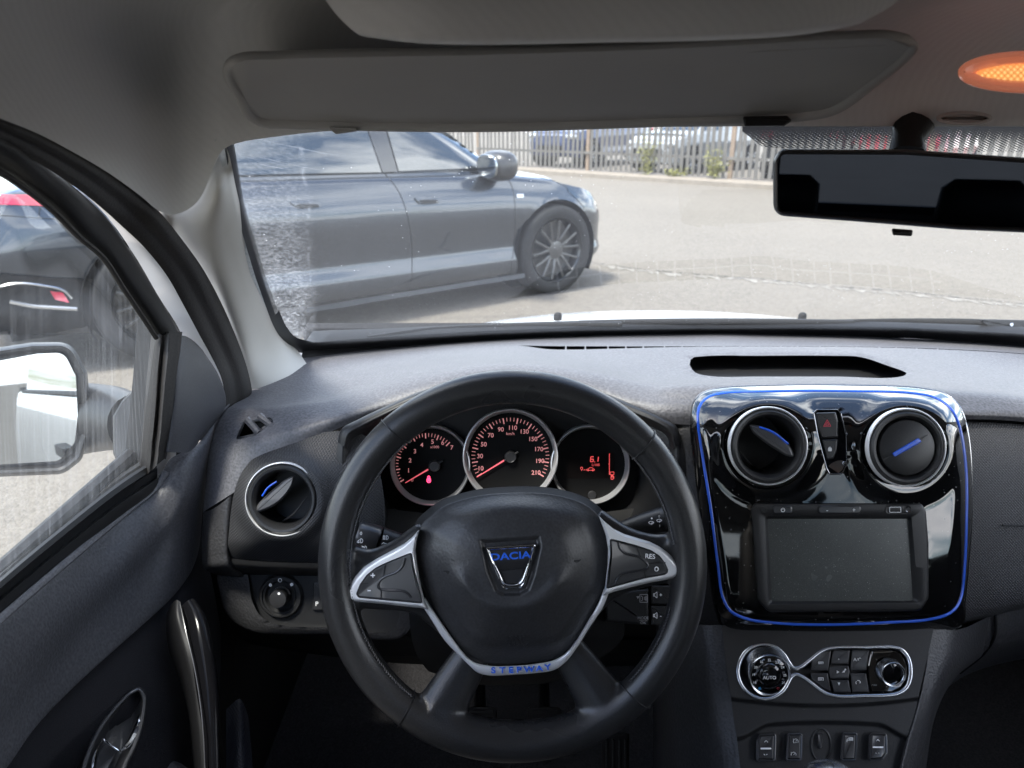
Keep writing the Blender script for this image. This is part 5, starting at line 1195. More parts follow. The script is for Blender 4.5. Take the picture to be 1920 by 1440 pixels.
# embossed marks on the cover
from mathutils.bvhtree import BVHTree
cvt = BVHTree.FromPolygons([v.co + wheel.location for v in cover.data.vertices], [tuple(q.vertices) for q in cover.data.polygons])
def cov_d(u, v):
    h = cvt.ray_cast(EYE, (P(u, v, 1.0) - EYE).normalized())[0]; return (h - EYE).dot(FW)
mb = MB(); e = min(cov_d(948, 1195), cov_d(990, 1195), cov_d(969, 1208)) - 0.0006
mb.text('SRP', 969, 1195, e, 13, rot=rad(2), sx=1.25, ex=0.0003); mb.text('AIRBAG', 969, 1207.5, e + 0.0002, 7, rot=rad(2), sx=1.2, ex=0.0003); mb.obj('airbag_lettering', M['black'], cover, smooth=False)
for u, v in ((840, 1072), (1080, 1051)):
    mb = MB(); glyph(mb, 'horn', u, v, cov_d(u, v) - 0.0010, 1.25, 1.6); mb.obj('horn_mark', M['black'], cover, smooth=False)
# silver frames
LW = [(786, 993), (773, 1007), (757, 1020), (733, 1033), (707, 1047), (682, 1063), (662, 1085), (647, 1107), (642, 1119), (645, 1125), (657, 1128), (690, 1130), (723, 1133), (757, 1137), (790, 1140), (803, 1143), (797, 1128), (790, 1100), (783, 1062), (779, 1032), (782, 1012)]
LP = rpoly([(772, 1035), (723, 1055), (703, 1065), (687, 1078), (675, 1095), (667, 1114), (672, 1121), (715, 1125), (793, 1132), (785, 1098), (777, 1065)], [5, 0, 0, 0, 0, 6, 6, 0, 4, 0, 0])
RW = [(1122, 966), (1133, 977), (1150, 991), (1170, 1001), (1193, 1008), (1217, 1015), (1237, 1025), (1253, 1037), (1267, 1050), (1277, 1063), (1282, 1071), (1281, 1077), (1273, 1082), (1250, 1087), (1217, 1093), (1183, 1101), (1150, 1110), (1130, 1118), (1135, 1095), (1139, 1060), (1140, 1030), (1136, 1005), (1129, 985)]
RP = rpoly([(1143, 1009), (1193, 1022), (1220, 1031), (1237, 1042), (1247, 1055), (1253, 1068), (1252, 1074), (1247, 1078), (1208, 1085), (1136, 1105), (1140, 1073), (1144, 1040)], [5, 0, 0, 0, 0, 5, 3, 5, 0, 4, 0, 0])
for out, pod, c, s in ((LW, LP, (732, 1092), -1), (RW, RP, (1192, 1056), 1)):
    o = lin(out, 140, True)
    o = [tuple(q) for q in o]
    tilt = (lambda u, v, c=c, s=s: -0.00006*s*(u - c[0]) + 0.012)
    mb = MB(); mb.dome(o, c, lambda u, v, t, f=tilt: f(u, v) + 0.0065*(1 - max(0, (t-0.86)/0.14)**2.2) , 40, 0.686, 0.012, holes=[(pod, 0.006)], bend=0.6)
    fr = mb.obj('spoke_frame', M['silver'], wheel, sharp=50)
    mb = MB(); mb.rings(offs(pod, 0.6), [(0, 0.004), (0, 0.001), (1.2, 0.0), (3, -0.0006)], lambda u, v, f=tilt: 0.686 - f(u, v) - 0.0045); pad = mb.obj('button_pad', M['glossbtn'], fr)
    dd = lambda u, v, f=tilt: 0.686 - f(u, v) - 0.0045 - 0.0012
    mb = MB()
    if s < 0:
        seams = [[(722, 1056), (719, 1082)], [(676, 1095), (708, 1092)], [(715, 1103), (714, 1124)]]
        ridge = [(759, 1046), (754, 1062), (744, 1072), (722, 1081), (713, 1088), (709, 1098), (711, 1104), (720, 1106), (758, 1109), (766, 1114), (770, 1121)]
    else:
        seams = [[(1193, 1022), (1201, 1045)], [(1214, 1057), (1248, 1055)], [(1207, 1068), (1211, 1084)]]
        ridge = [(1160, 1017), (1163, 1028), (1170, 1036), (1199, 1045), (1208, 1051), (1215, 1060), (1212, 1067), (1205, 1069), (1164, 1078), (1157, 1086), (1154, 1094)]
    for a in seams: mb.line([(q[0], q[1]) for q in a], dd(*a[0]) - 0.0001, 1.6)
    mb.obj('button_gap', M['black'], pad, smooth=False)
    mb = MB(); mb.tube([P(q[0], q[1], dd(q[0], q[1]) + 0.0006) for q in spl(ridge, 40)], 0.0013, 8); mb.obj('rocker_ridge', M['glossbtn'], pad)
    mb = MB()
    if s < 0: mb.text('+', 699, 1079, dd(699, 1079) - 0.0004, 11, bold=0.025); mb.text('-', 692, 1105, dd(692, 1105) - 0.0004, 13, sx=1.2, bold=0.02)
    else: mb.text('RES', 1219, 1043, dd(1219, 1043) - 0.0004, 8.6, rot=rad(-4), bold=0.012); mb.line(ell(1231, 1067, 3.2, 3.8, 20), dd(1231, 1067) - 0.0004, 2.0, True)
    mb.obj('button_mark', M['white_print'], pad, smooth=False)
VI = [(797, 1120), (812, 1144), (838, 1182), (862, 1215), (874, 1230), (891, 1242), (918, 1248), (964, 1248), (1006, 1244), (1037, 1238), (1056, 1228), (1078, 1204), (1100, 1168), (1122, 1130), (1132, 1104)]
VO = [(793, 1138), (806, 1158), (836, 1204), (864, 1232), (881, 1249), (895, 1261), (912, 1266), (964, 1265), (1006, 1262), (1040, 1256), (1060, 1242), (1082, 1214), (1106, 1176), (1132, 1136), (1142, 1110)]
a, b = spl(VI, 120), spl(VO, 120); mb = MB()
rows = [[P(a[i][0]*(1-s) + b[i][0]*s, a[i][1]*(1-s) + b[i][1]*s, 0.677 + dz + 0.000008*(a[i][1]-1120)) for i in range(120)] for s, dz in ((0, 0.012), (0, 0.002), (0.08, 0.0), (0.3, -0.0012), (0.7, -0.001), (0.95, 0.001), (1.0, 0.003), (1.0, 0.014))]
mb.grid(rows); foot = mb.obj('lower_frame', M['silver'], wheel, sharp=60)
mb = MB()
for ch, u, v, r in (('S', 925, 1256.5, 1), ('T', 942, 1256.5, 1), ('E', 958, 1256, 2), ('P', 973, 1255.5, 2), ('W', 992, 1254.5, 3), ('A', 1011, 1253, 4), ('Y', 1027, 1250.5, 8)): mb.text(ch, u, v, 0.6755, 10.5, rot=rad(r), sx=1.25, ex=0.0005, bold=0.02)
mb.obj('foot_lettering', M['blue_metal'], foot, sharp=30)
# ================================================================== column, stalks and audio control
col = thing('steering_column', 'black steering column shroud behind the wheel', 'steering column', P(960, 1080, 0.80))
mb = MB()
mb.loft([[(775, 985, 0.80), (850, 955, 0.79), (960, 945, 0.785), (1075, 955, 0.79), (1150, 985, 0.80)], [(760, 1040, 0.77), (850, 1020, 0.755), (960, 1010, 0.75), (1075, 1020, 0.755), (1165, 1040, 0.77)], [(765, 1130, 0.765), (850, 1130, 0.75), (960, 1130, 0.745), (1075, 1130, 0.75), (1165, 1130, 0.765)],
         [(775, 1210, 0.775), (850, 1220, 0.765), (960, 1225, 0.76), (1075, 1215, 0.765), (1170, 1190, 0.775)], [(800, 1255, 0.80), (860, 1268, 0.795), (960, 1275, 0.79), (1060, 1262, 0.795), (1140, 1225, 0.80)], [(820, 1262, 0.86), (870, 1280, 0.86), (960, 1285, 0.86), (1050, 1275, 0.86), (1130, 1230, 0.86)]], 50, 40)
mb.obj('shroud', M['dark'], col, sharp=70)
st = thing('indicator_stalk', 'black light and indicator stalk showing lamp symbols beside the left wheel spoke', 'control stalk', P(700, 1005, 0.765))
mb = MB(); mb.tube([P(*q) for q in spl([(820, 1046, 0.79), (760, 1026, 0.78), (712, 1012, 0.772)], 14)], lambda s: 0.011 + 0.003*s, 18, flat=0.8); mb.obj('arm', M['plastic'], st)
mb = MB(); mb.tube([P(711, 1011, 0.772), P(708, 1010, 0.7718), P(672, 1002, 0.768), P(669, 1001, 0.7678)], [0.0128, 0.0142, 0.0148, 0.0135], 22); mb.obj('twist_collar', M['glossbtn'], st)
mb = MB(); mb.tube([P(668, 1001, 0.7678), P(655, 999, 0.767), P(648, 997, 0.767)], [0.0142, 0.0140, 0.0115], 22); mb.obj('end_cap', M['plastic'], st)
mb = MB(); sd_ = 0.754; mb.text('0', 677, 1000, sd_, 6); glyph(mb, 'fog', 675, 1014, sd_, 1.2, 1.1); glyph(mb, 'fog', 670, 1028, sd_ + 0.002, 1.0, 1.0); glyph(mb, 'fog', 683, 1027, sd_ + 0.002, 1.0, 1.0); glyph(mb, 'beam', 723, 1008, sd_ + 0.005, 1.2, 1.1); mb.flat(ell(661, 997, 1.6, 1.6, 10), sd_ + 0.001); mb.line([(715, 1020), (720, 1017), (720, 1019), (728, 1019)], sd_ + 0.006, 1.0); mb.obj('stalk_mark', M['white_print'], st, smooth=False)
st = thing('wiper_stalk', 'black wiper stalk with two wiper symbols above the right wheel spoke', 'control stalk', P(1220, 980, 0.765))
mb = MB(); mb.tube([P(*q) for q in spl([(1090, 1022, 0.79), (1170, 996, 0.778), (1206, 984, 0.772), (1242, 974, 0.768)], 16)], lambda s: 0.009 + 0.0045*s, 18, flat=0.8); mb.obj('arm', M['plastic'], st)
mb = MB(); mb.tube([P(1243, 974, 0.768), P(1250, 972, 0.767), P(1256, 970, 0.767)], [0.0136, 0.0136, 0.011], 22); mb.obj('end_cap', M['plastic'], st)
mb = MB(); glyph(mb, 'wiper', 1221, 980, 0.756, 0.85, 1.3); glyph(mb, 'wiper', 1236, 976, 0.755, 0.85, 1.1); mb.text('0', 1236, 968, 0.755, 4.5); mb.text('1', 1237, 986, 0.755, 4.5); mb.flat(ell(1222, 972, 1.8, 1.8, 10), 0.756); mb.flat(ell(1249, 965, 1.4, 1.4, 10), 0.754); mb.obj('stalk_mark', M['white_print'], st, smooth=False)
ra = thing('audio_remote', 'small black audio control pod with loudspeaker symbols under the right wheel spoke', 'audio control', P(1200, 1140, 0.75))
mb = MB(); mb.plate(rpoly([(1130, 1112), (1217, 1104), (1217, 1172), (1135, 1166)], 4), 0.752, 0.03, 0.003); mb.obj('pod', M['plastic'], ra)
for vs_, sym, nm in (((1098, 1133), '+', 'volume_up_button'), ((1136, 1172), '-', 'volume_down_button')):
    mb = MB(); mb.plate(rpoly([(1221, vs_[0]), (1262, vs_[0]), (1262, vs_[1]), (1221, vs_[1])], 3), 0.750, 0.02, 0.0015); b_ = mb.obj(nm, M['plastic'], ra)
    v = (vs_[0] + vs_[1])/2; mb = MB(); glyph(mb, 'speaker', 1231, v, 0.7485, 1.15, 1.2); mb.text(sym, 1239, v, 0.7485, 8); mb.obj('button_mark', M['white_print'], b_, smooth=False)
mb = MB(); glyph(mb, 'talk', 1207, 1122, 0.7505, 1.2, 1.1); mb.flat([(1193, 1118), (1199, 1118), (1196, 1123)], 0.7505); mb.text('MODE', 1206, 1158.5, 0.7505, 5.2); mb.marks([((1199, 1163), (1213, 1163))], 0.7505, 0.8); mb.text('OK', 1206, 1167.5, 0.7505, 5.2); mb.obj('pod_mark', M['grey_print'], ra, smooth=False)
# ================================================================== pedals and footrest in the dark
for u, lab in ((900, 'dark ribbed clutch pedal seen through the lower gap of the wheel, beside the brake'), (1020, 'dark ribbed brake pedal seen through the lower gap of the wheel, middle of the three')):
    pd = thing('pedal', lab, 'pedal', P(u, 1340, 1.15), 'foot pedals')
    mb = MB(); mb.plate(rpoly([(u-32, 1325), (u+32, 1325), (u+30, 1380), (u-30, 1380)], 8), 1.12, 0.012, 0.003); mb.obj('pad', M['rubber'], pd)
    mb = MB(); [mb.tube([P(u-24, v, 1.119), P(u+24, v, 1.119)], 0.0022, 6) for v in (1335, 1348, 1361)]; mb.obj('pad_rib', M['rubber'], pd)
    mb = MB(); mb.tube([P(u, 1330, 1.13), P(u, 1240, 1.22)], 0.009, 8); mb.obj('lever', M['dark'], pd)
pd = thing('pedal', 'tall ribbed accelerator pedal in the dark below the wheel', 'pedal', P(1155, 1420, 1.1), 'foot pedals')
mb = MB(); mb.plate(rpoly([(1128, 1380), (1180, 1372), (1180, 1520), (1128, 1520)], 8), 1.06, 0.012, 0.003); mb.obj('pad', M['rubber'], pd)
mb = MB(); [mb.tube([P(u, 1386, 1.059), P(u, 1510, 1.059)], 0.002, 6) for u in (1138, 1150, 1162, 1173)]; mb.obj('pad_rib', M['plastic'], pd)
fr_ = MB(); fr_.loft([[(424, 1330, 0.95), (450, 1310, 0.96), (466, 1345, 0.97)], [(424, 1440, 0.93), (452, 1420, 0.93), (474, 1440, 0.95)], [(424, 1560, 0.92), (456, 1540, 0.92), (480, 1560, 0.94)]], 14, 20)
f_ = fr_.obj('footrest', textured('ribbed_footrest', (0.03, 0.034, 0.05)), dash)
# ================================================================== gloss black centre fascia
FD = 0.775
fas = thing('centre_fascia', 'dusty gloss black centre fascia outlined by a thin blue line', 'dashboard panel', P(1560, 960, FD))
FO = [(1294, 800), (1294, 780), (1298, 757), (1308, 742), (1325, 732), (1352, 727), (1454, 722), (1592, 722), (1731, 728), (1768, 736), (1790, 750), (1803, 768), (1811, 790), (1818, 830), (1822, 880), (1822, 978), (1816, 1060), (1810, 1120), (1804, 1172), (1790, 1180), (1740, 1186), (1592, 1191), (1454, 1190), (1362, 1183), (1352, 1174), (1340, 1140), (1328, 1060), (1314, 970), (1302, 880)]
fo = [tuple(q) for q in spl(FO, 220, True)]
VL, VR = (1440, 836), (1699, 839)
SCR = rpoly([(1408, 955), (1414, 943), (1728, 944), (1736, 958), (1741, 1020), (1741, 1122), (1726, 1146), (1440, 1148), (1420, 1124)], [4, 8, 10, 6, 0, 16, 20, 22, 8], 6)
HZ = rpoly([(1526, 775), (1532, 769), (1570, 769), (1576, 776), (1586, 815), (1587, 870), (1578, 888), (1556, 889), (1550, 878), (1534, 820)], [3, 4, 4, 3, 0, 8, 8, 8, 6, 0], 5)
def fas_h(u, v, t):
    h = 0.0
    for c in (VL, VR):
        r = math.hypot(u - c[0], v - c[1])
        h += 0.0095*math.exp(-((r - 84)/22.0)**2)*(0.65 + 0.35*(c[1]-v)/84.0 if r > 1 else 1)
    h -= 0.042*max(0.0, (812 - v)/90.0)**2
    h -= 0.010*max(0.0, (v - 1120)/70.0)**2
    h -= 0.020*max(0.0, (t - 0.86)/0.14)**2
    h -= 0.004*((u - 1558)/260.0)**2
    return h
mb = MB(); mb.dome(fo, (1562, 960), fas_h, 84, FD, 0.02, holes=[(ell(VL[0], VL[1], 70, 69, 72), 0.012), (ell(VR[0], VR[1], 70, 69, 72), 0.012), (SCR, 0.006), (offs(HZ, -1).tolist(), 0.008)])
fpanel = mb.obj('panel', M['piano'], fas, sharp=50)
BL = [(1309.5, 775), (1312, 763), (1320, 751), (1332, 743), (1350, 738.5), (1453, 734), (1592, 734), (1715, 738), (1748, 744), (1772, 757), (1788, 775), (1797, 797), (1804, 828), (1810.5, 884), (1811, 978), (1807, 1070), (1801, 1120), (1794, 1136), (1780, 1149), (1749, 1159), (1662, 1166), (1558, 1170), (1454, 1167), (1395, 1158), (1370, 1145), (1357, 1122), (1347, 1058), (1333, 950), (1319, 860), (1310.5, 800)]
def fas_t(u, v):
    # ratio along the ray from the centre to the outline
    dx, dy = u - 1562, v - 960; best = 1.0; n = len(fo)
    for i in range(n):
        (ax, ay), (bx, by) = fo[i], fo[(i+1) % n]; ax -= 1562; bx -= 1562; ay -= 960; by -= 960
        den = dx*(by-ay) - dy*(bx-ax)
        if abs(den) < 1e-9: continue
        s = (ax*(by-ay) - ay*(bx-ax))/den; k = (ax*dy - ay*dx)/den
        if s > 0 and -1e-6 <= k <= 1+1e-6: best = 1/s; break
    return min(best, 1.0)
fd = lambda u, v: FD - fas_h(u, v, fas_t(u, v))
mb = MB(); mb.tube([P(u, v, fd(u, v) + 0.0002) for u, v in spl(BL, 170, True)], 0.0021, 10, closed=True, flat=0.6); mb.obj('blue_line', M['blue'], fas)
mb = MB(); mb.tube([P(u, v, fd(u, v) + 0.003) for u, v in offs(fo, 1.5)], 0.0014, 8, closed=True); mb.obj('edge_trim', M['dimchrome'], fas)
# vents
v2 = vent(VL[0], VL[1], 0.758, 74, fas); v2['label'] = 'left fascia vent with its flap open'
f2 = flap(1446, 828, 0.752, 51, -19, rad(34), v2, M['flap'], 0.006)
mb = MB(); mb.tube([P(*q) for q in spl([(1424, 801, 0.751), (1448, 810, 0.750), (1477, 832, 0.751)], 14)], 0.0013, 6); mb.obj('blue_edge', M['blue'], f2)
mb = MB(); mb.tube([P(*q) for q in spl([(1388, 846, 0.778), (1412, 874, 0.786), (1450, 886, 0.79)], 14)], lambda s: 0.0003 + 0.0010*sin(pi*s), 6); mb.obj('inner_blade', M['glossbtn'], v2)
v3 = vent(VR[0], VR[1], 0.758, 74, fas, closed=True); v3['label'] = 'right fascia vent shut flush with a blue bar across it'
mb = MB(); mb.rings(rpoly([(1672, 850), (1722, 821), (1729, 828), (1678, 857)], 4), [(0, 0.004), (0, 0.0005), (1.5, -0.0008)], 0.7515); mb.obj('blue_bar', M['blue'], v3)
for q in ([(1655, 863), (1676, 852)], [(1724, 825), (1740, 815)]):
    mb = MB(); mb.line(q, 0.7522, 1.4); mb.obj('disc_split', M['black'], v3, smooth=False)
# hazard and lock switch
mb = MB(); mb.tube([P(u, v, FD - 0.001 - 0.000*v) for u, v in offs(HZ, -0.5)], 0.0008, 8, closed=True); hz = mb.obj('switch_surround', M['dimchrome'], fas)
mb = MB(); mb.rings(rpoly([(1530, 774), (1567, 773), (1572, 790), (1572, 821), (1540, 822), (1531, 800)], 3), [(0, 0.008), (0, 0.001), (1, 0), (3, -0.0006)], FD + 0.001); hb = mb.obj('hazard_button', M['glossbtn'], hz)
mb = MB(); glyph(mb, 'hazard', 1551, 794, FD - 0.0002, 1.25, 1.3); mb.obj('hazard_mark', M['red_print'], hb, smooth=False)
mb = MB(); mb.rings(rpoly([(1540, 824), (1572, 823), (1570, 845), (1563, 860), (1550, 862)], 4), [(0, 0.008), (0, 0.001), (1, 0), (3, -0.0006)], FD + 0.001); lb = mb.obj('lock_button', M['glossbtn'], hz)
mb = MB(); glyph(mb, 'lock', 1556, 841, FD - 0.0002, 1.0, 1.4); mb.flat([(1553, 841), (1559, 841), (1559, 845.5), (1553, 845.5)], FD - 0.0002); mb.obj('lock_mark', M['white_print'], lb, smooth=False)
mb = MB(); mb.loft([[(1574, 862, FD+0.005), (1586, 866, FD+0.001)], [(1560, 868, FD+0.006), (1584, 876, FD+0.002)], [(1553, 874, FD+0.006), (1572, 887, FD+0.001)]], 10, 10); mb.obj('switch_dish', M['dimchrome'], hz, sharp=80)
# ================================================================== display unit
dis = thing('touchscreen', 'black multimedia unit with a dusty dark screen, switched off', 'screen', P(1575, 1045, FD))
fl = lambda u, v: FD + 0.012*((u - 1558)/260.0)**2*0.5 + 0.0005
IN = rpoly([(1440, 973), (1703, 973), (1711, 1126), (1447, 1127)], 2, 3)
sN = 120
a = lin(SCR, sN, True); b = lin(IN, sN, True)
def ang_sort(loop, c): 
    L = [tuple(q) for q in loop]; i0 = min(range(len(L)), key=lambda i: (L[i][0]-c[0]) + (L[i][1]-c[1])); return L[i0:] + L[:i0]
def by_angle(loop, c, n):
    L = np.array(loop); th = np.unwrap(np.arctan2(L[:, 1]-c[1], L[:, 0]-c[0])); 
    if th[-1] < th[0]: L = L[::-1]; th = th[::-1]
    r = np.hypot(L[:, 0]-c[0], L[:, 1]-c[1]); th2 = np.concatenate([th-2*pi, th, th+2*pi]); r2 = np.concatenate([r, r, r]); o = np.argsort(th2)
    q = np.linspace(-pi, pi, n, endpoint=False); rr = np.interp(q, th2[o], r2[o]); return [(c[0] + rr[i]*cos(q[i]), c[1] + rr[i]*sin(q[i])) for i in range(n)]
c0 = (1575, 1050); big = lin(SCR, 900, True); sml = lin(IN, 900, True)
A = by_angle(big, c0, 360); B = by_angle(sml, c0, 360)
def mixo(s): return [(A[i][0]*(1-s) + B[i][0]*s, A[i][1]*(1-s) + B[i][1]*s) for i in range(360)]
mb = MB()
MID = by_angle(lin(rpoly([(1434, 968), (1709, 968), (1723, 1130), (1441, 1133)], 4, 4), 900, True), c0, 360)
rows = [[P(u, v, FD + 0.014) for u, v in A], [P(u, v, FD + 0.001) for u, v in A], [P(*q, FD - 0.0012) for q in offs(A, 2)], [P(*q, FD - 0.0016) for q in offs(A, 4.5)], [P(u, v, FD - 0.0016) for u, v in MID], [P(u, v, FD - 0.001) for u, v in [( (MID[i][0]*0.85 + B[i][0]*0.15), (MID[i][1]*0.85 + B[i][1]*0.15)) for i in range(360)]], [P(u, v, FD + 0.0035) for u, v in B]]
mb.grid(rows, cu=True); frame = mb.obj('frame', M['console'], dis, sharp=50)
mb = MB(); mb.flat(offs(IN, -1), FD + 0.0032); mb.obj('display', M['screen'], dis)
FT = FD - 0.0016
mb = MB(); mb.rings(rpoly([(1449, 948), (1486, 948), (1486, 964), (1449, 964)], 7), [(0, 0.002), (0, -0.0004), (1.5, -0.0014), (3, -0.0016)], FT); pb = mb.obj('power_button', M['glossbtn'], frame)
mb = MB(); glyph(mb, 'power', 1468, 956, FT - 0.0018, 0.85, 1.3); mb.obj('power_mark', M['white_print'], pb, smooth=False)
mb = MB(); mb.rings(rpoly([(1534, 948), (1615, 948), (1615, 964), (1534, 964)], 8), [(0, 0.002), (0, -0.0004), (1.5, -0.0014), (3, -0.0016)], FT); vb = mb.obj('volume_rocker', M['glossbtn'], frame)
mb = MB(); mb.text('-', 1551, 956, FT - 0.0018, 9); mb.text('+', 1601, 956, FT - 0.0018, 8); mb.obj('volume_mark', M['white_print'], vb, smooth=False)
mb = MB(); mb.rings(rpoly([(1661, 947), (1709, 947), (1709, 964), (1661, 964)], 8), [(-1, 0.001), (0, -0.0008), (1.5, -0.0006), (2.5, 0.001)], FT); us = mb.obj('socket_plate', M['plastic'], frame)
mb = MB(); mb.flat(rpoly([(1668, 950), (1691, 950), (1691, 961), (1668, 961)], 1), FT + 0.0004); mb.flat(ell(1703, 955, 4, 4, 18), FT - 0.0001); mb.obj('socket_hole', M['black'], us, smooth=False)
mb = MB(); mb.line([(1668, 951), (1689, 951), (1689, 960.5), (1668, 960.5)], FT - 0.0002, 1.2, True); mb.lathe(1703, 955, FT - 0.0002, [(6, 0.0), (5.5, -0.0006), (4, 0.0)], 20); mb.obj('socket_rim', M['dimchrome'], us)
mb = MB(); mb.lathe(1432, 955, FT, [(6.5, 0.0003), (6, -0.0003), (4, -0.0003), (3.5, 0.001)], 24); mb.obj('reset_ring', M['plastic'], frame); mb = MB(); mb.flat(ell(1432, 955, 3.5, 3.5, 14), FT - 0.0002); mb.obj('reset_hole', M['black'], frame)
# ================================================================== centre console
con = thing('centre_console', 'matt black centre console below the gloss fascia with rows of switches', 'console', P(1550, 1300, 0.78))
cd = lambda u, v: 0.800 - (v - 1180)*0.00022
CO = [(1353, 1172), (1362, 1250), (1372, 1317), (1381, 1390), (1394, 1500), (1410, 1620), (1660, 1620), (1675, 1500), (1696, 1400), (1717, 1330), (1735, 1250), (1752, 1172)]
POD = [tuple(q) for q in spl([(1486, 1252), (1492, 1254), (1500, 1252), (1520, 1237), (1538, 1223), (1552, 1217), (1570, 1214.5), (1620, 1214), (1672, 1214), (1690, 1219), (1702, 1233), (1707, 1254), (1706, 1272), (1698, 1290), (1682, 1300), (1664, 1303), (1620, 1304), (1568, 1304.5), (1550, 1300), (1534, 1290), (1516, 1276), (1502, 1267), (1492, 1264), (1484, 1268), (1478, 1278), (1470, 1292), (1456, 1304), (1438, 1310), (1418, 1307), (1400, 1296), (1388, 1278), (1384, 1258), (1389, 1237), (1402, 1219), (1420, 1210), (1438, 1209), (1456, 1215), (1470, 1228), (1479, 1243)], 200, True)]
def con_h(u, v, t):
    h = 0
    e = max(abs(u - 1545)/182.0, 0); 
    # shelf round the heater panel
    y = v - (1322 - 0.00042*(u-1545)**2)
    h += 0.004*sm(6, -3, y)
    y2 = v - (1352 + 0.00040*(u-1545)**2 + 20*sm(100, 160, abs(u-1545)))
    h -= 0.004*sm(-2, 8, y2)
    return h
co_ = [tuple(q) for q in lin(CO, 200, True)]
def grid_panel(mb, out, step, dfun, holes=(), wall=0.02):
    """flat grid clipped to an outline"""
    o = np.array(out); lo, hi = o.min(0), o.max(0); nu, nv = int((hi[0]-lo[0])/step)+1, int((hi[1]-lo[1])/step)+1
    px = []; 
    for j in range(nv+1):
        v = lo[1] + (hi[1]-lo[1])*j/nv; xs = []
        for i in range(len(out)):
            a, b = out[i], out[(i+1) % len(out)]
            if (a[1] <= v < b[1]) or (b[1] <= v < a[1]): xs.append(a[0] + (b[0]-a[0])*(v-a[1])/(b[1]-a[1]))
        if len(xs) < 2:
            xs = [q[0] for q in out if abs(q[1]-v) < 1.5] or [lo[0], hi[0]]
        x0, x1 = min(xs), max(xs)
        for i in range(nu+1):
            u = x0 + (x1-x0)*i/nu; px.append((u, v, dfun(u, v)))
    fs = [(j*(nu+1)+i, j*(nu+1)+i+1, (j+1)*(nu+1)+i+1, (j+1)*(nu+1)+i) for j in range(nv) for i in range(nu)]
    px, fs = cut(px, fs, list(holes))
    mb.add([P(*q) for q in px], fs)
KEY = ell(1542, 1398, 21, 34, 40)
mb = MB(); grid_panel(mb, co_, 2.6, lambda u, v: cd(u, v) - con_h(u, v, 0), [(offs(POD, 1).tolist(), 0.010)])
mb.obj('panel', M['console'], con, sharp=60)
# side walls of the console
mb = MB()
mb.loft([[(1748, 1172, 0.80), (1735, 1250, 0.785), (1717, 1330, 0.768), (1696, 1400, 0.752), (1675, 1500, 0.73)], [(1752, 1176, 0.80), (1742, 1250, 0.784), (1724, 1330, 0.767), (1704, 1400, 0.751), (1682, 1500, 0.729)], [(1800, 1180, 0.81), (1792, 1232, 0.80), (1760, 1310, 0.785), (1738, 1392, 0.77), (1716, 1500, 0.75)], [(1866, 1150, 0.87), (1852, 1216, 0.88), (1792, 1270, 0.86), (1762, 1318, 0.84), (1728, 1500, 0.83)]], 40, 16)
mb.loft([[(1354, 1172, 0.80), (1363, 1250, 0.785), (1373, 1317, 0.772), (1382, 1390, 0.756), (1395, 1500, 0.73)], [(1350, 1172, 0.80), (1358, 1250, 0.784), (1368, 1317, 0.771), (1377, 1390, 0.755), (1390, 1500, 0.729)], [(1310, 1172, 0.81), (1312, 1250, 0.80), (1316, 1317, 0.79), (1322, 1390, 0.78), (1335, 1500, 0.76)], [(1240, 1172, 0.86), (1240, 1250, 0.87), (1240, 1317, 0.87), (1240, 1390, 0.87), (1240, 1500, 0.86)], [(1225, 1172, 1.1), (1225, 1250, 1.1), (1225, 1317, 1.1), (1225, 1390, 1.1), (1225, 1500, 1.1)]], 40, 20)
mb.obj('side_wall', M['padlow'], con, sharp=60)
# heater panel
hp = thing('heater_panel', 'black heater control strip framed by one looping silver outline', 'climate control', P(1550, 1260, 0.78))
cp = lambda u, v: cd(u, v) - 0.004
mb = MB(); mb.tube([P(u, v, cp(u, v) + 0.0002) for u, v in offs(POD, -0.5)], 0.0021, 10, closed=True, flat=0.8); mb.obj('silver_outline', M['satin'], hp)
mb = MB(); mb.flat(offs(POD, 0), lambda u, v: cp(u, v) + 0.009); mb.obj('recess', M['black'], hp)
mb = MB(); mb.lathe(1439, 1262, cp(1443, 1265) + 0.004, [(46, 0.006), (44, 0.003), (40.5, -0.001), (39.8, -0.0065), (38.2, -0.0078), (35.5, -0.0072), (34.5, -0.0062)], 64); dial = mb.obj('temperature_dial', M['satin'], hp, sharp=50); dial['label'] = 'round temperature dial marked AUTO'
dt = cp(1443, 1265) + 0.004 - 0.0062
mb = MB(); mb.lathe(1443, 1265, dt, [(34.6, 0.0005), (33, -0.0002), (22, -0.0006), (20.5, -0.0016), (19.5, -0.0024), (15, -0.0032)], 56, True); mb.obj('dial_face', M['piano'], dial)
mb = MB()
for s, u, v in (('18', 1415, 1280), ('19', 1413, 1265), ('20', 1417, 1251), ('21', 1428, 1241), ('22', 1442, 1237.5), ('23', 1457, 1242), ('24', 1467.5, 1251), ('25', 1471.5, 1266), ('26', 1469, 1280)): mb.text(s, u, v, dt - 0.0012, 4.6, bold=0.01)
mb.text('AUTO', 1443, 1270.5, dt - 0.0040, 6.2, bold=0.01); mb.obj('dial_mark', M['white_print'], dial, smooth=False)
mb = MB(); mb.flat(ell(1424.5, 1291, 2.6, 2.6, 14), dt - 0.0012); mb.obj('cold_dot', simple('cold_blue', (0.02, 0.25, 0.6), 0.4), dial)
mb = MB(); mb.line(ell(1459, 1291, 2.0, 2.0, 12), dt - 0.0012, 1.4, True); mb.obj('hot_dot', M['red_print'], dial, smooth=False)
mb = MB(); 
for i in range(9):
    a = rad(205 - i*28); mb.marks([((1443 + 24*cos(a), 1265 - 24*sin(a)), (1443 + 29*cos(a), 1265 - 29*sin(a)))], dt - 0.0010, 3.2)
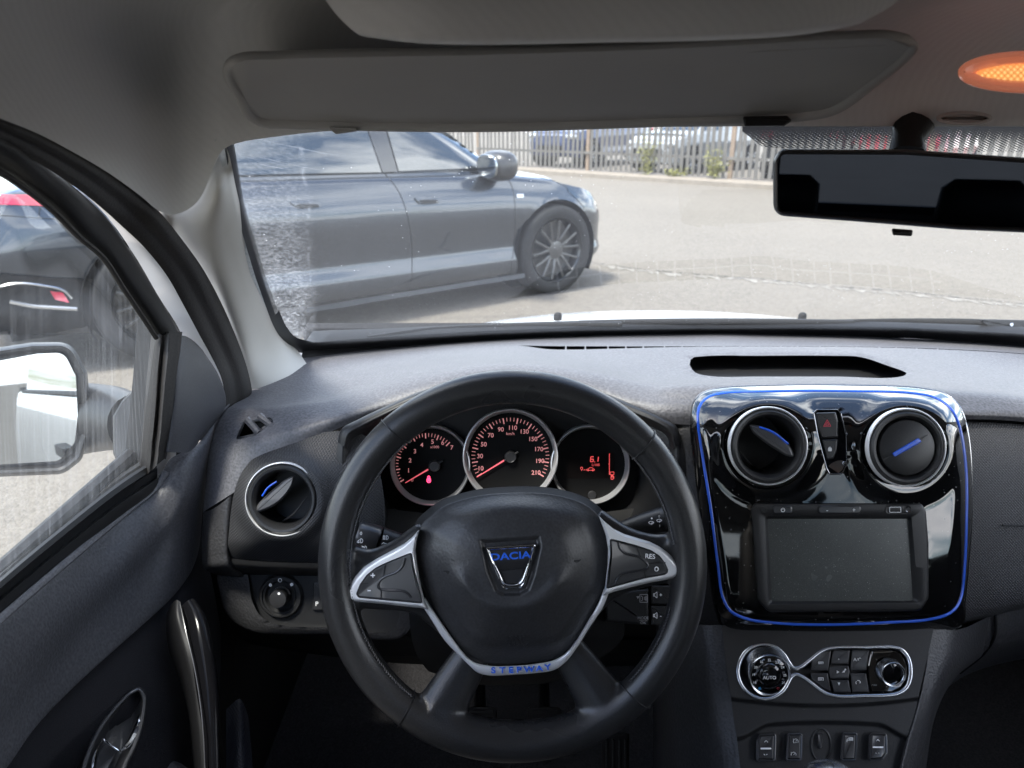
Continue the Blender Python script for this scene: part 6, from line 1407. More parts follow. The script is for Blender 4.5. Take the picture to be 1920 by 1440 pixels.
mb.obj('dial_bar', simple('dim_bar', (0.12, 0.12, 0.125), 0.5), dial, smooth=False)
BTN = [('demist_button', [(1521, 1233), (1540, 1223), (1559, 1219), (1553, 1258), (1520, 1258)], 'demist', 1539, 1245),
       ('rear_window_button', [(1520, 1262), (1552, 1262), (1559, 1298), (1544, 1292), (1521, 1275)], 'rear', 1539, 1274),
       ('air_up_button', [(1562, 1218.5), (1594.5, 1218.5), (1591, 1246), (1557, 1246)], 'tri_up', 1572.5, 1237),
       ('air_flow_button', [(1556, 1248), (1591, 1248), (1594, 1260), (1591, 1273), (1556, 1273), (1553.5, 1260)], 'person', 1580, 1260),
       ('air_down_button', [(1557, 1275), (1591, 1275), (1596, 1299), (1563, 1299)], 'tri_dn', 1573, 1282.5),
       ('air_conditioning_button', [(1597, 1218.5), (1630.5, 1218.5), (1625, 1258), (1594, 1258)], 'AC', 1607.5, 1238),
       ('recirculation_button', [(1594, 1262), (1624.5, 1262), (1630.5, 1299), (1598, 1299)], 'recirc', 1609, 1280)]
bdp = lambda u, v: cp(u, v) + 0.002
for nm, out, sym, u, v in BTN:
    mb = MB(); mb.rings(rpoly(out, 1.5, 3), [(0, 0.008), (0, 0.0008), (0.8, 0.0), (2, -0.0004)], bdp); b_ = mb.obj(nm, M['glossbtn'], hp)
    z = bdp(u, v) - 0.0008; mb = MB()
    if sym == 'AC': mb.text('A/C', u, v - 1.5, z, 6.2); mb.text('OFF', u, v + 5.5, z, 3.8)
    elif sym == 'tri_up': mb.flat([(u-2.6, v+3), (u+2.6, v+3), (u, v-3)], z)
    elif sym == 'tri_dn': mb.flat([(u-2.6, v-3), (u+2.6, v-3), (u, v+3)], z)
    elif sym == 'person': glyph(mb, 'person', u+1, v, z, 1.05, 1.8); mb.flat([(u-11, v-3), (u-11, v+3), (u-6, v)], z)
    else: glyph(mb, sym, u, v, z, 0.95, 1.0)
    mb.obj('button_mark', M['white_print'], b_, smooth=False)
mb = MB(); mb.rings(rpoly([(1633, 1218.5), (1676, 1218), (1692, 1226), (1702, 1248), (1702, 1272), (1690, 1290), (1672, 1299), (1633, 1299), (1627, 1270), (1627, 1248)], 5), [(0, 0.008), (0, 0.0008), (0.8, 0.0), (3, -0.0008)], bdp); fp = mb.obj('fan_plate', M['piano'], hp)
mb = MB(); mb.text('OFF', 1639, 1285.5, bdp(1639, 1285) - 0.0012, 4); glyph(mb, 'fan', 1662, 1290.5, bdp(1662, 1290) - 0.0012, 0.75, 1.3); mb.obj('fan_mark', M['grey_print'], fp, smooth=False)
kd = bdp(1672, 1263)
mb = MB(); mb.lathe(1668, 1259.5, kd, [(25, 0.002), (24, -0.002), (23.2, -0.0072), (22, -0.0082), (19.8, -0.008), (18.8, -0.0072)], 56); fk = mb.obj('fan_knob', M['satin'], fp, sharp=50)
mb = MB(); mb.lathe(1671, 1262, kd - 0.0071, [(19, 0.0004), (18, -0.0004), (10, -0.0012)], 48, True); mb.obj('knob_face', M['piano'], fk)
# switch row
def rocker(name, out, syms, bar=None):
    z0 = lambda u, v: cd(u, v) + 0.004 - 0.0045
    mb = MB(); mb.tube([P(u, v, z0(u, v)) for u, v in rpoly([tuple(q) for q in offs(out, -1.5)], 4)], 0.0011, 6, closed=True); s_ = mb.obj('switch_bezel', M['glossbtn'], con)
    mb = MB(); mb.rings(rpoly(out, 4), [(0, 0.006), (0, 0.0006), (1, -0.0004), (2.5, -0.0008)], z0); b_ = mb.obj(name, M['glossbtn'], s_)
    mb = MB()
    for k, u, v, sc, w_ in syms: glyph(mb, k, u, v, z0(u, v) - 0.0012, sc, w_)
    if bar: mb.rings(rpoly([(bar[0]-10, bar[1]-1.6), (bar[0]+10, bar[1]-1.6), (bar[0]+10, bar[1]+1.6), (bar[0]-10, bar[1]+1.6)], 1), [(0, 0.001), (0, -0.0005)], lambda u, v: z0(u, v) - 0.0008)
    mb.obj('switch_mark', M['white_print'], b_, smooth=False)
rocker('window_switch', [(1426, 1380), (1452, 1378), (1451, 1425), (1421, 1424), (1421, 1390)], [('up', 1436.5, 1390, 0.8, 1.4), ('down', 1435.5, 1415.5, 0.8, 1.4)], (1436, 1403.5))
rocker('cruise_switch', [(1479, 1378), (1502, 1378), (1501, 1424), (1476.5, 1424)], [('cruise', 1492, 1390, 1.0, 1.0), ('cruise', 1488, 1415, 1.0, 1.0)])
rocker('window_lock_switch', [(1582, 1377), (1605, 1377), (1603, 1424), (1579, 1424)], [('windowlock', 1593.5, 1388, 1.1, 1.2)])
rocker('window_switch', [(1636, 1377), (1660, 1378), (1661, 1412), (1654, 1422), (1631, 1424), (1632, 1382)], [('up', 1646, 1388, 0.8, 1.4), ('down', 1645, 1413, 0.8, 1.4)], (1646.5, 1401))
mb = MB(); mb.rings(ell(1540, 1398, 20, 32, 40), [(-2, 0.002), (0, 0.0), (2, -0.0004), (5, 0.003), (10, 0.008), (15, 0.011)], lambda u, v: cd(u, v) + 0.003); ks = mb.obj('switch_dish', M['console'], con, sharp=80)
mb = MB(); mb.rings(rpoly([(1532, 1376), (1543, 1375), (1542, 1400), (1538, 1405), (1533, 1400)], 3), [(0, 0.008), (0, 0.0), (1.5, -0.002)], lambda u, v: cd(u, v) + 0.003); mb.obj('dish_tab', M['glossbtn'], ks)
# gear lever: chrome topped knob just entering the view
gear = thing('gear_lever', 'gear lever with a silver topped knob showing a white shift number', 'gear lever', P(1556, 1560, 0.66))
def knob_pt(c, r, th, ph, sq): return c + (RT*cos(ph)*sin(th) - FW*sin(ph)*sin(th))*r + UPV*cos(th)*r*sq
mb = MB(); kc = P(1557, 1490, 0.64); rows = [[knob_pt(kc, 0.029, rad(t), 2*pi*i/40, 1.0) for i in range(40)] for t in (2, 12, 24, 36, 48, 60, 75, 90, 110, 130, 150)]
b0 = mb.grid(rows[::-1], cu=True); mb.f.append(tuple(b0 + 10*40 + i for i in range(40))); mb.obj('knob', M['satin'], gear)
mb = MB(); mb.tube([P(1557, 1520, 0.645), P(1560, 1700, 0.72)], 0.011, 12); mb.obj('shaft', M['dark'], gear)
mb = MB(); mb.text('3', 1561, 1436, 0.617, 10); mb.obj('shift_mark', M['black'], gear, smooth=False)
# ================================================================== outside: yard, kerb, fence
from mathutils.bvhtree import BVHTree
mb = MB(); mb.v = [Vector((x, y, 0)) for x, y in ((-300, -300), (300, -300), (300, 600), (-300, 600))]; mb.f = [(0, 1, 2, 3)]
g = mb.obj('ground', M['asphalt'], None, smooth=False); tag(g, kind='structure')
# worn joint between two layers of asphalt
random.seed(11)
J = spl([(1095, 490), (1180, 503), (1300, 514), (1400, 522), (1500, 531), (1600, 541), (1700, 548), (1800, 559), (1960, 574)], 150)
def strip(off, w, jag, z):
    rows = [[], []]
    for u, v in J:
        p = ground(u, v); q = random.uniform(-jag, jag)
        rows[0].append(Vector((p.x, p.y + off + q, z))); rows[1].append(Vector((p.x, p.y + off - w*random.choice((0.02, 0.3, 0.7, 1.4)) + q, z)))
    m_ = MB(); m_.grid(rows); return m_
tag(strip(0.02, 0.03, 0.02, 0.004).obj('ground_crack', M['crack'], None, smooth=False), kind='structure')
tag(strip(-0.05, 0.10, 0.03, 0.004).obj('ground_joint', M['repair'], None, smooth=False), kind='structure')
FA, FB = ground(872, 314), ground(1450, 351)
fdir = (FB - FA).normalized(); fnrm = Vector((fdir.y, -fdir.x, 0)); fnrm = fnrm if fnrm.y < 0 else -fnrm
def fence_t(u):
    a = (u - 960)/FPX; r = FW + RT*a; 
    # vertical plane through the eye and column u (approximately) meets the fence line
    n = Vector((r.y, -r.x, 0)); o = Vector((EYE.x, EYE.y, 0)); return -(FA - o).dot(n)/fdir.dot(n)
mb = MB(); a, b = FA - fdir*14, FA + fdir*30; rows = []
for off, z in ((0.55, 0.0), (0.55, 0.09), (0.53, 0.105), (0.30, 0.11), (-0.5, 0.11)): rows.append([a + fnrm*off + Vector((0, 0, z)), b + fnrm*off + Vector((0, 0, z))])
mb.grid(rows); k_ = mb.obj('kerb', M['kerb'], None, smooth=False); tag(k_, kind='structure')
fence = thing('palisade_fence', 'tall weathered steel palisade fence across the yard, its posts rusting', 'fence', FA.copy())
t1, t2 = fence_t(1085), fence_t(1326); sp = t2 - t1
posts = [t1 + sp*k for k in range(-1, 5)]
for t in posts:
    p = FA + fdir*t; mb = MB(); mb.box((p.x - fnrm.x*0.05, p.y - fnrm.y*0.05, 1.15), (0.045, 0.03, 1.15), Matrix.Rotation(math.atan2(fdir.y, fdir.x), 3, 'Z'))
    mb.obj('post', M['rust'], fence, smooth=False)
Rf = Matrix.Rotation(math.atan2(fdir.y, fdir.x), 3, 'Z')
for z in (0.52, 1.75):
    t0_, t1_ = posts[0], posts[-1]; c = FA + fdir*((t0_+t1_)/2); mb = MB(); mb.box((c.x, c.y, z), ((t1_-t0_)/2, 0.02, 0.028), Rf); mb.obj('rail', M['galv'], fence, smooth=False)
random.seed(5)
prof = [(-0.043, 0.0), (-0.026, 0.02), (-0.009, 0.004), (0.009, 0.004), (0.026, 0.02), (0.043, 0.0)]
pale_me = None; n_p = 96; t_start = fence_t(872) - 0.3; gap_at = set()
for i in range(n_p):
    t = t_start + i*0.142
    if any(abs(t - q) < 0.05 for q in posts): continue
    p = FA + fdir*t + fnrm*0.03
    if pale_me is None:
        mb = MB(); rows = []
        for z, s in ((0.14, 1), (2.1, 1), (2.25, 0.6), (2.36, 0.08)): rows.append([fdir*(x*s) + fnrm*(y*s) + Vector((0, 0, z)) for x, y in prof])
        mb.grid(rows); o = mb.obj('pale', M['galv'], None, local=True, smooth=False); pale_me = o.data
        sol = o.modifiers.new('t', 'SOLIDIFY'); sol.thickness = 0.003
    else:
        o = bpy.data.objects.new('pale', pale_me); COL.objects.link(o); sol = o.modifiers.new('t', 'SOLIDIFY'); sol.thickness = 0.003
    o.parent = fence; o.location = p - fence.location + Vector((0, 0, random.uniform(-0.02, 0.02))); o.rotation_euler = (random.gauss(0, 0.008), random.gauss(0, 0.012), 0)
# weeds at the foot of the fence
def weed(u, h, w, n, label, seed):
    random.seed(seed); c = FA + fdir*fence_t(u) + fnrm*0.16; c.z = 0.1
    t = thing('weed', label, 'weed', c, 'weeds along the fence'); st = MB(); lf = MB()
    for i in range(n):
        a = random.uniform(0, 2*pi); r = random.uniform(0, w); top = c + Vector((r*cos(a), r*sin(a)*0.5, h*random.uniform(0.5, 1.0))); b = c + Vector((0.2*r*cos(a), 0.2*r*sin(a), 0))
        st.tube([b, b.lerp(top, 0.5) + Vector((0, 0, 0.03)), top], 0.004, 5)
        for k in range(26):
            q = b.lerp(top, random.uniform(0.15, 1.05)) + Vector((random.gauss(0, 0.05), random.gauss(0, 0.04), random.gauss(0, 0.03))); s = random.uniform(0.02, 0.05)
            x = Vector((random.gauss(0, 1), random.gauss(0, 1), random.gauss(0, 0.6))).normalized(); y = x.cross(Vector((random.gauss(0, 1), random.gauss(0, 1), random.gauss(0, 1)))).normalized()
            lf.add([q - x*s, q + y*s*0.4, q + x*s, q - y*s*0.4], [(0, 1, 2, 3)])
    st.obj('stem', M['stalk'], t); lf.obj('foliage', M['leaf'], t, smooth=False)
weed(1308, 0.62, 0.26, 11, 'yellow green weed growing beside the rusty post at the open gap', 1)
weed(1192, 0.85, 0.24, 9, 'taller yellowish weed between the two rusty posts, in front of the pales', 2)
weed(1243, 0.22, 0.35, 6, 'low sparse weed at the foot of the pales, midway between its taller neighbours', 3)
# ================================================================== parked cars
def sgp(x, e): return math.copysign(abs(x)**e, x)
def car(name, label, loc, heading, S, paint, group=None):
    """S: dict of sizes; local axes x forward, y left, z up"""
    root = thing(name, label, 'car', loc, group); root.rotation_euler = (0, 0, heading)
    L0, L1, W, H = S['rear'], S['front'], S['w'], S['h']; wb0, wb1, wr = S['wr'], S['wf'], S['r']
    zs = S['shoulder']                                          # [(x, z)] top edge of the side
    xs_, zz_ = [p[0] for p in zs], [p[1] for p in zs]
    sh = lambda x: float(np.interp(x, xs_, zz_))
    n = S.get('n', 5.0); NT_ = 160
    prof = S['prof']                                            # (height fraction 0..1 rocker to shoulder, width factor, front shift, rear shift)
    xc, hx = (L0 + L1)/2, (L1 - L0)/2
    rows = []
    fr_ = np.linspace(0, 1, 26)
    pf = np.array(prof)
    for f in fr_:
        wf = np.interp(f, pf[:, 0], pf[:, 1]); df = np.interp(f, pf[:, 0], pf[:, 2]); dr = np.interp(f, pf[:, 0], pf[:, 3]); row = []
        for i in range(NT_):
            th = 2*pi*i/NT_; c, s = cos(th), sin(th)
            x = xc + hx*sgp(c, 2/n); y = W*wf*sgp(s, 2/S.get('ny', 3.2))
            x += df*max(c, 0)**2 + dr*max(-c, 0)**2
            zb = S['rocker'] + S.get('lift_r', 0.10)*max(0, (-(x) - 1.6))/0.8 + 0.06*max(0, x - 1.9)/0.5
            z = zb + (sh(x) - zb)*f
            row.append(Vector((x, y, z)))
        rows.append(row)
    # deck: shoulder ring drawn in to the centre line
    for k, (q, up) in enumerate(((0.985, 0.012), (0.94, 0.028), (0.82, 0.05), (0.55, 0.072), (0.02, 0.08))):
        rows.append([Vector((p.x*(1 if abs(p.x) < 1.5 else 1 - 0.02*(k+1)), p.y*q, sh(p.x) + up*(1 - 0.4*abs(p.x)/2.4))) for p in rows[25]])
    mb = MB(); pts = [(p.x, p.z, p.y) for r in rows for p in r]; nc = NT_
    fs = [(i*nc + j, i*nc + (j+1) % nc, (i+1)*nc + (j+1) % nc, (i+1)*nc + j) for i in range(len(rows)-1) for j in range(nc)]
    # wheel arches cut from both sides with walls turned inwards
    keep = []
    arches = [(wb0, wr + 0.035), (wb1, wr + 0.035)]
    inside_ = lambda p: any((p[0]-a)**2 + (p[1]-wr)**2 < r*r for a, r in arches) and abs(p[2]) > W*0.55
    bad = [inside_(p) for p in pts]; pts = [list(p) for p in pts]
    for f in fs:
        b_ = [bad[i] for i in f]
        if not any(b_): keep.append(f)
        elif not all(b_):
            keep.append(f)
    used = {i for f in keep for i in f if bad[i]}
    for i in used:
        a, r = min(arches, key=lambda q: (pts[i][0]-q[0])**2 + (pts[i][1]-wr)**2); dx, dz = pts[i][0]-a, pts[i][1]-wr; m_ = math.hypot(dx, dz) or 1
        pts[i][0], pts[i][1] = a + dx/m_*r, wr + dz/m_*r
    mb.add([Vector((p[0], p[2], p[1])) for p in pts], keep)
    body = mb.obj('body', paint, root, local=True, sharp=50)
    # dark liners of the wheel wells
    mb = MB()
    for a, r in arches:
        for sgn in (-1, 1):
            mb.grid([[Vector((a + (r+0.004)*cos(t), sgn*y, wr + (r+0.004)*sin(t))) for t in np.linspace(-0.5, pi+0.5, 30)] for y in (W*0.985, W*0.55)])
            mb.grid([[Vector((a + q*cos(t), sgn*W*0.56, wr + q*sin(t))) for t in np.linspace(0, 2*pi, 30)] for q in (0.02, r)])
    mb.obj('wheel_well', M['black'], root, local=True)
    mb = MB(); mb.box((xc, 0, S['rocker'] + 0.06), (hx*0.9, W*0.85, 0.05)); mb.obj('underside', M['black'], root, local=True)
    # greenhouse
    gb0, gb1, gr0, gr1, yb, yr = S['gb0'], S['gb1'], S['gr0'], S['gr1'], S['yb'], S['yr']; rows = []
    for k in range(13):
        h = k/12; ra = []
        x0 = gb0 + (gr0-gb0)*h; x1 = gb1 + (gr1-gb1)*h; y = yb + (yr-yb)*(h**1.25)
        zt = lambda x: H - 0.03*((x - (gr0+gr1)/2)/((gr1-gr0)/2))**2
        for i in range(120):
            th = 2*pi*i/120; c, s = cos(th), sin(th); x = (x0+x1)/2 + (x1-x0)/2*sgp(c, 2/7); yy = y*sgp(s, 2/5)
            z0 = sh(x) - 0.02; ra.append(Vector((x, yy, z0 + (zt(min(max(x, gr0), gr1)) - z0)*h)))
        rows.append(ra)
    for q, up in ((0.95, 0.018), (0.8, 0.034), (0.4, 0.048), (0.02, 0.05)):
        rows.append([Vector(((p.x - (gr0+gr1)/2)*q + (gr0+gr1)/2, p.y*q, p.z + up)) for p in rows[12]])
    mb = MB(); mb.grid(rows, cu=True); gh = mb.obj('roof', paint, root, local=True, sharp=50)
    GR = rows[:13]
    def patch(name, th0, th1, h0, h1, mat, par=root, lift=0.004, skew0=0.0, skew1=0.0):
        m_ = MB(); R = []
        for b in np.linspace(h0, h1, 10):
            r_ = []
            for a in np.linspace(th0 + skew0*(b-h0), th1 + skew1*(b-h0), 18):
                f = (a % 1.0)*120; i = int(f) % 120; w_ = f - int(f); k = min(int(b*12), 11); v_ = b*12 - k
                p = (GR[k][i]*(1-w_) + GR[k][(i+1) % 120]*w_)*(1-v_) + (GR[k+1][i]*(1-w_) + GR[k+1][(i+1) % 120]*w_)*v_
                cx_ = Vector(((p.x*0.85), 0, p.z - 0.25)); r_.append(p + (p - cx_).normalized()*lift)
            R.append(r_)
        m_.grid(R); return m_.obj(name, mat, par, local=True)
    def wheel_at(x, side, simple_=False):
        c = Vector((x, side*(W - 0.115), wr)); m_ = MB(); wd = 0.115
        R = [[Vector((c.x + r*cos(t), c.y + side*y, c.z + r*sin(t))) for t in np.linspace(0, 2*pi, 56, endpoint=False)] for r, y in ((wr*0.70, 0.06), (wr*0.72, 0.10), (wr*0.80, wd), (wr*0.93, wd), (wr*0.985, wd*0.85), (wr, wd*0.6), (wr, -wd*0.7), (wr*0.9, -wd))]
        m_.grid(R, cu=True); w_ = m_.obj('wheel', M['tyre'], root, local=True, sharp=50)
        m_ = MB(); m_.grid([[Vector((c.x + r*cos(t), c.y + side*y, c.z + r*sin(t))) for t in np.linspace(0, 2*pi, 48, endpoint=False)] for r, y in ((wr*0.715, 0.09), (wr*0.70, 0.10), (wr*0.665, 0.085), (wr*0.64, 0.02), (wr*0.1, 0.015))], cu=True)
        m_.obj('rim', M['alloy'], w_, local=True, sharp=40)
        m_ = MB()
        for k in range(S.get('spokes', 5)):
            for dlt in (-0.10, 0.10):
                a = 2*pi*k/S.get('spokes', 5) + 0.3; a2 = a + dlt*2.4
                p0 = Vector((c.x + 0.05*cos(a), c.y + side*0.075, c.z + 0.05*sin(a))); p1 = Vector((c.x + wr*0.66*cos(a2), c.y + side*0.093, c.z + wr*0.66*sin(a2)))
                m_.tube([p0, p0.lerp(p1, 0.5) + Vector((0, side*0.008, 0)), p1], [0.017, 0.011, 0.011], 8, flat=0.6, up=Vector((0, side, 0)))
        m_.grid([[Vector((c.x + r*cos(t), c.y + side*y, c.z + r*sin(t))) for t in np.linspace(0, 2*pi, 30, endpoint=False)] for r, y in ((0.075, 0.06), (0.07, 0.088), (0.03, 0.094), (0.002, 0.094))], cu=True)
        m_.obj('spokes', S.get('spokemat', M['alloyface']), w_, local=True, sharp=40)
    for x in (wb0, wb1):
        for sd_ in (-1, 1): wheel_at(x, sd_)
    return root, body, gh, patch
SED = dict(rear=-2.42, front=2.11, w=0.925, h=1.44, wr=-1.46, wf=1.44, r=0.352, rocker=0.21, n=4.4, ny=9.0, lift_r=0.06,
           shoulder=[(-2.45, 0.93), (-2.1, 0.975), (-1.4, 0.985), (-0.6, 0.965), (0.3, 0.945), (0.95, 0.925), (1.45, 0.87), (1.80, 0.80), (2.02, 0.72), (2.12, 0.64)],
           prof=[(0, 0.955, -0.05, 0.12), (0.06, 0.985, 0.0, 0.06), (0.16, 0.99, 0.02, 0.0), (0.30, 0.957, 0.02, -0.03), (0.45, 0.974, 0.01, -0.12), (0.53, 0.986, 0.0, -0.12), (0.61, 0.996, 0.0, -0.08), (0.70, 0.995, 0.0, 0.01), (0.78, 0.988, -0.01, 0.05), (0.90, 0.96, -0.03, 0.03), (1.0, 0.925, -0.06, -0.01)],
           gb0=-2.02, gb1=1.24, gr0=-1.02, gr1=0.36, yb=0.83, yr=0.60, spokes=7, spokemat=simple('grey_alloy', (0.085, 0.087, 0.09), 0.3, 0.8, coat=0.3))
heading = math.atan2(0.583, 0.812); hd = Vector((cos(heading), sin(heading), 0)); lf = Vector((-hd.y, hd.x, 0))
wheel_c = ground(1036, 549)
s_loc = wheel_c - hd*1.44 + lf*(0.925 - 0.06)
sedan, sbody, sroof, spatch = car('parked_saloon', 'graphite grey saloon with black door mirrors and spoked wheels, parked across the way', s_loc, heading, SED, M['grey_paint'])
bpy.context.view_layer.update()
def bvh_of(*objs):
    vs, fs = [], []
    for o in objs:
        mw = o.matrix_world; k = len(vs); vs += [mw @ v.co for v in o.data.vertices]; fs += [tuple(i + k for i in p.vertices) for p in o.data.polygons]
    return BVHTree.FromPolygons(vs, fs)
sb = bvh_of(sbody, sroof); s_inv = sedan.matrix_world.inverted()
def lay(u, v, lift=0.003, last=[None]):
    d = (P(u, v, 1.0) - EYE).normalized(); h, nrm, _, dist = sb.ray_cast(EYE, d)
    if h is None: 
        h = EYE + d*(last[0] or 5.0)
    else: last[0] = dist
    if nrm is None: nrm = -d
    if nrm.dot(d) > 0: nrm = -nrm
    return s_inv @ (h + nrm*lift)
def on_body(name, top, bot, mat, par=None, nu=40, nv=8, lift=0.004, thick=0.0):
    a, b = lin(top, nu), lin(bot, nu); m_ = MB()
    m_.grid([[lay(a[i][0]*(1-s) + b[i][0]*s, a[i][1]*(1-s) + b[i][1]*s, lift) for i in range(nu)] for s in np.linspace(0, 1, nv)])
    o = m_.obj(name, mat, par or sedan, local=True, sharp=60)
    return o
def seam(name, pts, w=1.2, mat=None, lift=0.0025, par=None):
    q = spl(pts, 30); m_ = MB(); m_.tube([lay(u, v, lift - 0.002) for u, v in q], w*0.0022, 6); return m_.obj(name, mat or M['black'], par or sedan, local=True)
# side glass and pillars
on_body('rear_window', [(410, 205), (560, 208), (676, 215)], [(420, 330), (560, 327), (714, 324)], M['carglass'], nv=16, lift=0.014)
on_body('front_window', [(716, 215), (770, 216), (800, 218)], [(746, 322), (850, 318), (925, 316)], M['carglass'], nv=16, lift=0.014)
on_body('pillar_trim', [(678, 215), (713, 215)], [(716, 324), (744, 323)], M['dark_paint'], nu=8, nv=16, lift=0.014)
seam('waist_trim', [(430, 332), (560, 329), (730, 325), (860, 321), (930, 318)], 1.6, M['dark_paint'])
seam('door_gap', [(722, 326), (745, 355), (763, 400), (772, 460), (772, 530)], 1.3)
seam('door_gap', [(940, 322), (958, 345), (965, 380), (965, 440), (958, 512)], 1.2)
seam('bonnet_gap', [(938, 321), (985, 328), (1040, 340), (1080, 362)], 0.9)
for pts in ([(539, 379), (556, 376), (592, 376), (607, 380), (600, 389), (560, 392)], [(774, 371), (790, 368), (818, 368), (828, 372), (822, 381), (786, 383)]):
    q = lin(rpoly(pts, 3), 40, True); m_ = MB(); c = np.mean(q, 0)
    m_.grid([[lay(c[0] + (u-c[0])*k, c[1] + (v-c[1])*k, l) for u, v in q] for k, l in ((1.0, 0.001), (0.97, 0.014), (0.8, 0.016))], cu=True); m_.f.append(tuple(range(len(m_.v)-40, len(m_.v)))); hdl = m_.obj('door_handle', M['grey_paint'], sedan, local=True)
    q2 = [(c[0] + (u-c[0])*0.72, c[1] + 4 + (v-c[1])*0.5) for u, v in q]; m_ = MB(); m_.v = [lay(u, v, 0.018) for u, v in q2]; m_.f = [tuple(range(40))]; m_.obj('grip_recess', M['black'], hdl, local=True)
on_body('sill_strip', [(575, 577), (640, 566), (700, 556), (800, 541), (900, 525), (984, 512)], [(575, 586), (640, 577), (700, 566), (800, 550), (900, 534), (984, 521)], M['alloy'], lift=0.012)
on_body('fender_badge', [(968, 364), (981, 364)], [(968, 371), (981, 371)], M['alloyface'], nu=6, nv=4, lift=0.006)
# front bumper intake edge and lamp
on_body('headlamp', [(1062, 350), (1080, 362), (1096, 382)], [(1066, 360), (1082, 374), (1098, 392)], M['carglass'], nu=16, nv=5)
# door mirror of the saloon
mw = sedan.matrix_world
mc = s_inv @ P(868, 318, 4.55)
m_ = MB()
def blob(m_, c, r, n=24, k=14, sq=2.6):
    rows = [[c + Vector((r[0]*sgp(cos(b), 2/sq)*sgp(sin(a), 2/sq), r[1]*sgp(sin(b), 2/sq)*sgp(sin(a), 2/sq), r[2]*sgp(cos(a), 2/sq))) for b in (2*pi*j/n for j in range(n))] for a in (0.02 + (pi-0.04)*i/(k-1) for i in range(k))]
    m_.grid(rows, cu=True)
mloc = lay(906, 322, 0.0) + Vector((0.02, -0.17, 0.05))
blob(m_, mloc, (0.11, 0.155, 0.105)); mo = m_.obj('door_mirror', M['glossbtn'], sedan, local=True, sharp=80)
m_ = MB(); blob(m_, mloc + Vector((-0.102, -0.005, 0.0)), (0.014, 0.13, 0.082)); m_.obj('mirror_glass', M['mirror'], mo, local=True, sharp=80)
m_ = MB(); m_.tube([mloc + Vector((0.01, 0.02, -0.07)), mloc + Vector((0.03, 0.17, -0.09))], 0.028, 10, flat=0.6); m_.obj('mirror_stem', M['dark_paint'], mo, local=True)
# rear end seen past the driver's mirror
on_body('tail_lamp', [(-80, 366), (0, 366), (78, 365), (120, 374), (160, 392)], [(-80, 383), (0, 384), (75, 386), (120, 390), (160, 396)], M['tail'], nu=30, nv=6, lift=0.006)
seam('boot_gap', [(80, 362), (76, 386), (72, 410)], 1.0); seam('boot_gap', [(-80, 404), (0, 404), (75, 409), (128, 412)], 1.0)
on_body('side_patch', [(100, 408), (170, 414)], [(146, 456), (195, 470)], textured('ribbed_black_patch', (0.02, 0.02, 0.022)), nu=12, nv=8, lift=0.005)  # dark ribbed patch laid over the rear flank
on_body('lower_bumper', [(-120, 512), (0, 512), (100, 520), (190, 524), (215, 526)], [(-120, 628), (0, 628), (100, 622), (170, 610), (205, 596)], M['dark'], nu=40, nv=14, lift=0.008)
on_body('reflector', [(94, 544), (118, 548)], [(104, 562), (130, 568)], M['tail'], nu=8, nv=5, lift=0.014)
seam('bumper_trim', [(-40, 548), (0, 536), (30, 530), (80, 534), (120, 544), (136, 560)], 3.0, M['satin'], 0.014); seam('bumper_trim', [(20, 566), (60, 574), (110, 578), (145, 580)], 5.0, M['satin'], 0.014)
# ------------------------------------------------------------------ cars behind the fence
HATCH = dict(rear=-2.0, front=2.0, w=0.88, h=1.50, wr=-1.25, wf=1.28, r=0.32, rocker=0.22, n=4.0, ny=8.0,
             shoulder=[(-2.0, 0.95), (-1.5, 0.99), (0.0, 0.96), (0.9, 0.95), (1.5, 0.88), (1.9, 0.76), (2.0, 0.68)],
             prof=[(0, 0.95, -0.05, 0.06), (0.1, 0.985, 0, 0), (0.35, 0.97, 0, 0), (0.7, 1.0, 0, 0), (1.0, 0.94, -0.04, 0.03)], gb0=-1.92, gb1=1.05, gr0=-1.6, gr1=0.25, yb=0.80, yr=0.62, spokes=5)
TALL = dict(HATCH, h=1.72, rear=-2.2, front=2.2, w=0.93, r=0.36, wr=-1.35, wf=1.4, rocker=0.28, shoulder=[(-2.2, 1.10), (-1.5, 1.12), (0.0, 1.08), (0.9, 1.06), (1.6, 1.0), (2.1, 0.90), (2.2, 0.80)], gb0=-2.1, gb1=1.15, gr0=-1.75, gr1=0.35, yb=0.84, yr=0.66)
def behind(u, back_, sizes, hdg, name, label, paint, tailend):
    p = FA + fdir*fence_t(u) - fnrm*back_; p.z = 0
    root, body, gh, patch = car(name, label, p, hdg, sizes, paint, 'cars parked behind the fence')
    for nm, a, b in (('side_window', 0.12, 0.235), ('side_window', 0.26, 0.38), ('side_window', 0.62, 0.74), ('side_window', 0.765, 0.88)): patch(nm, a, b, 0.12, 0.86, M['carglass'])
    patch('windscreen', -0.085, 0.085, 0.10, 0.90, M['carglass']); patch('rear_screen', 0.425, 0.575, 0.12, 0.86, M['carglass'])
    W = sizes['w']; 
    for sgn in (-1, 1):
        m_ = MB(); blob(m_, Vector((sizes['rear'] + 0.09, sgn*W*0.74, 0.86 if sizes is HATCH else 0.98)), (0.10, 0.14, 0.11)); m_.obj('tail_lamp', M['tail'], root, local=True)
        m_ = MB(); blob(m_, Vector((sizes['front'] - 0.13, sgn*W*0.70, 0.70 if sizes is HATCH else 0.82)), (0.12, 0.17, 0.075)); m_.obj('headlamp', M['palelens'], root, local=True)
    m_ = MB(); m_.box((sizes['front'] + 0.0, 0, 0.50), (0.02, 0.45, 0.09)); m_.obj('front_grille', M['black'], root, local=True)
    m_ = MB(); m_.box((sizes['rear'] - 0.012, 0, 0.62), (0.006, 0.26, 0.055)); m_.obj('number_plate', M['palelens'], root, local=True)
    return root
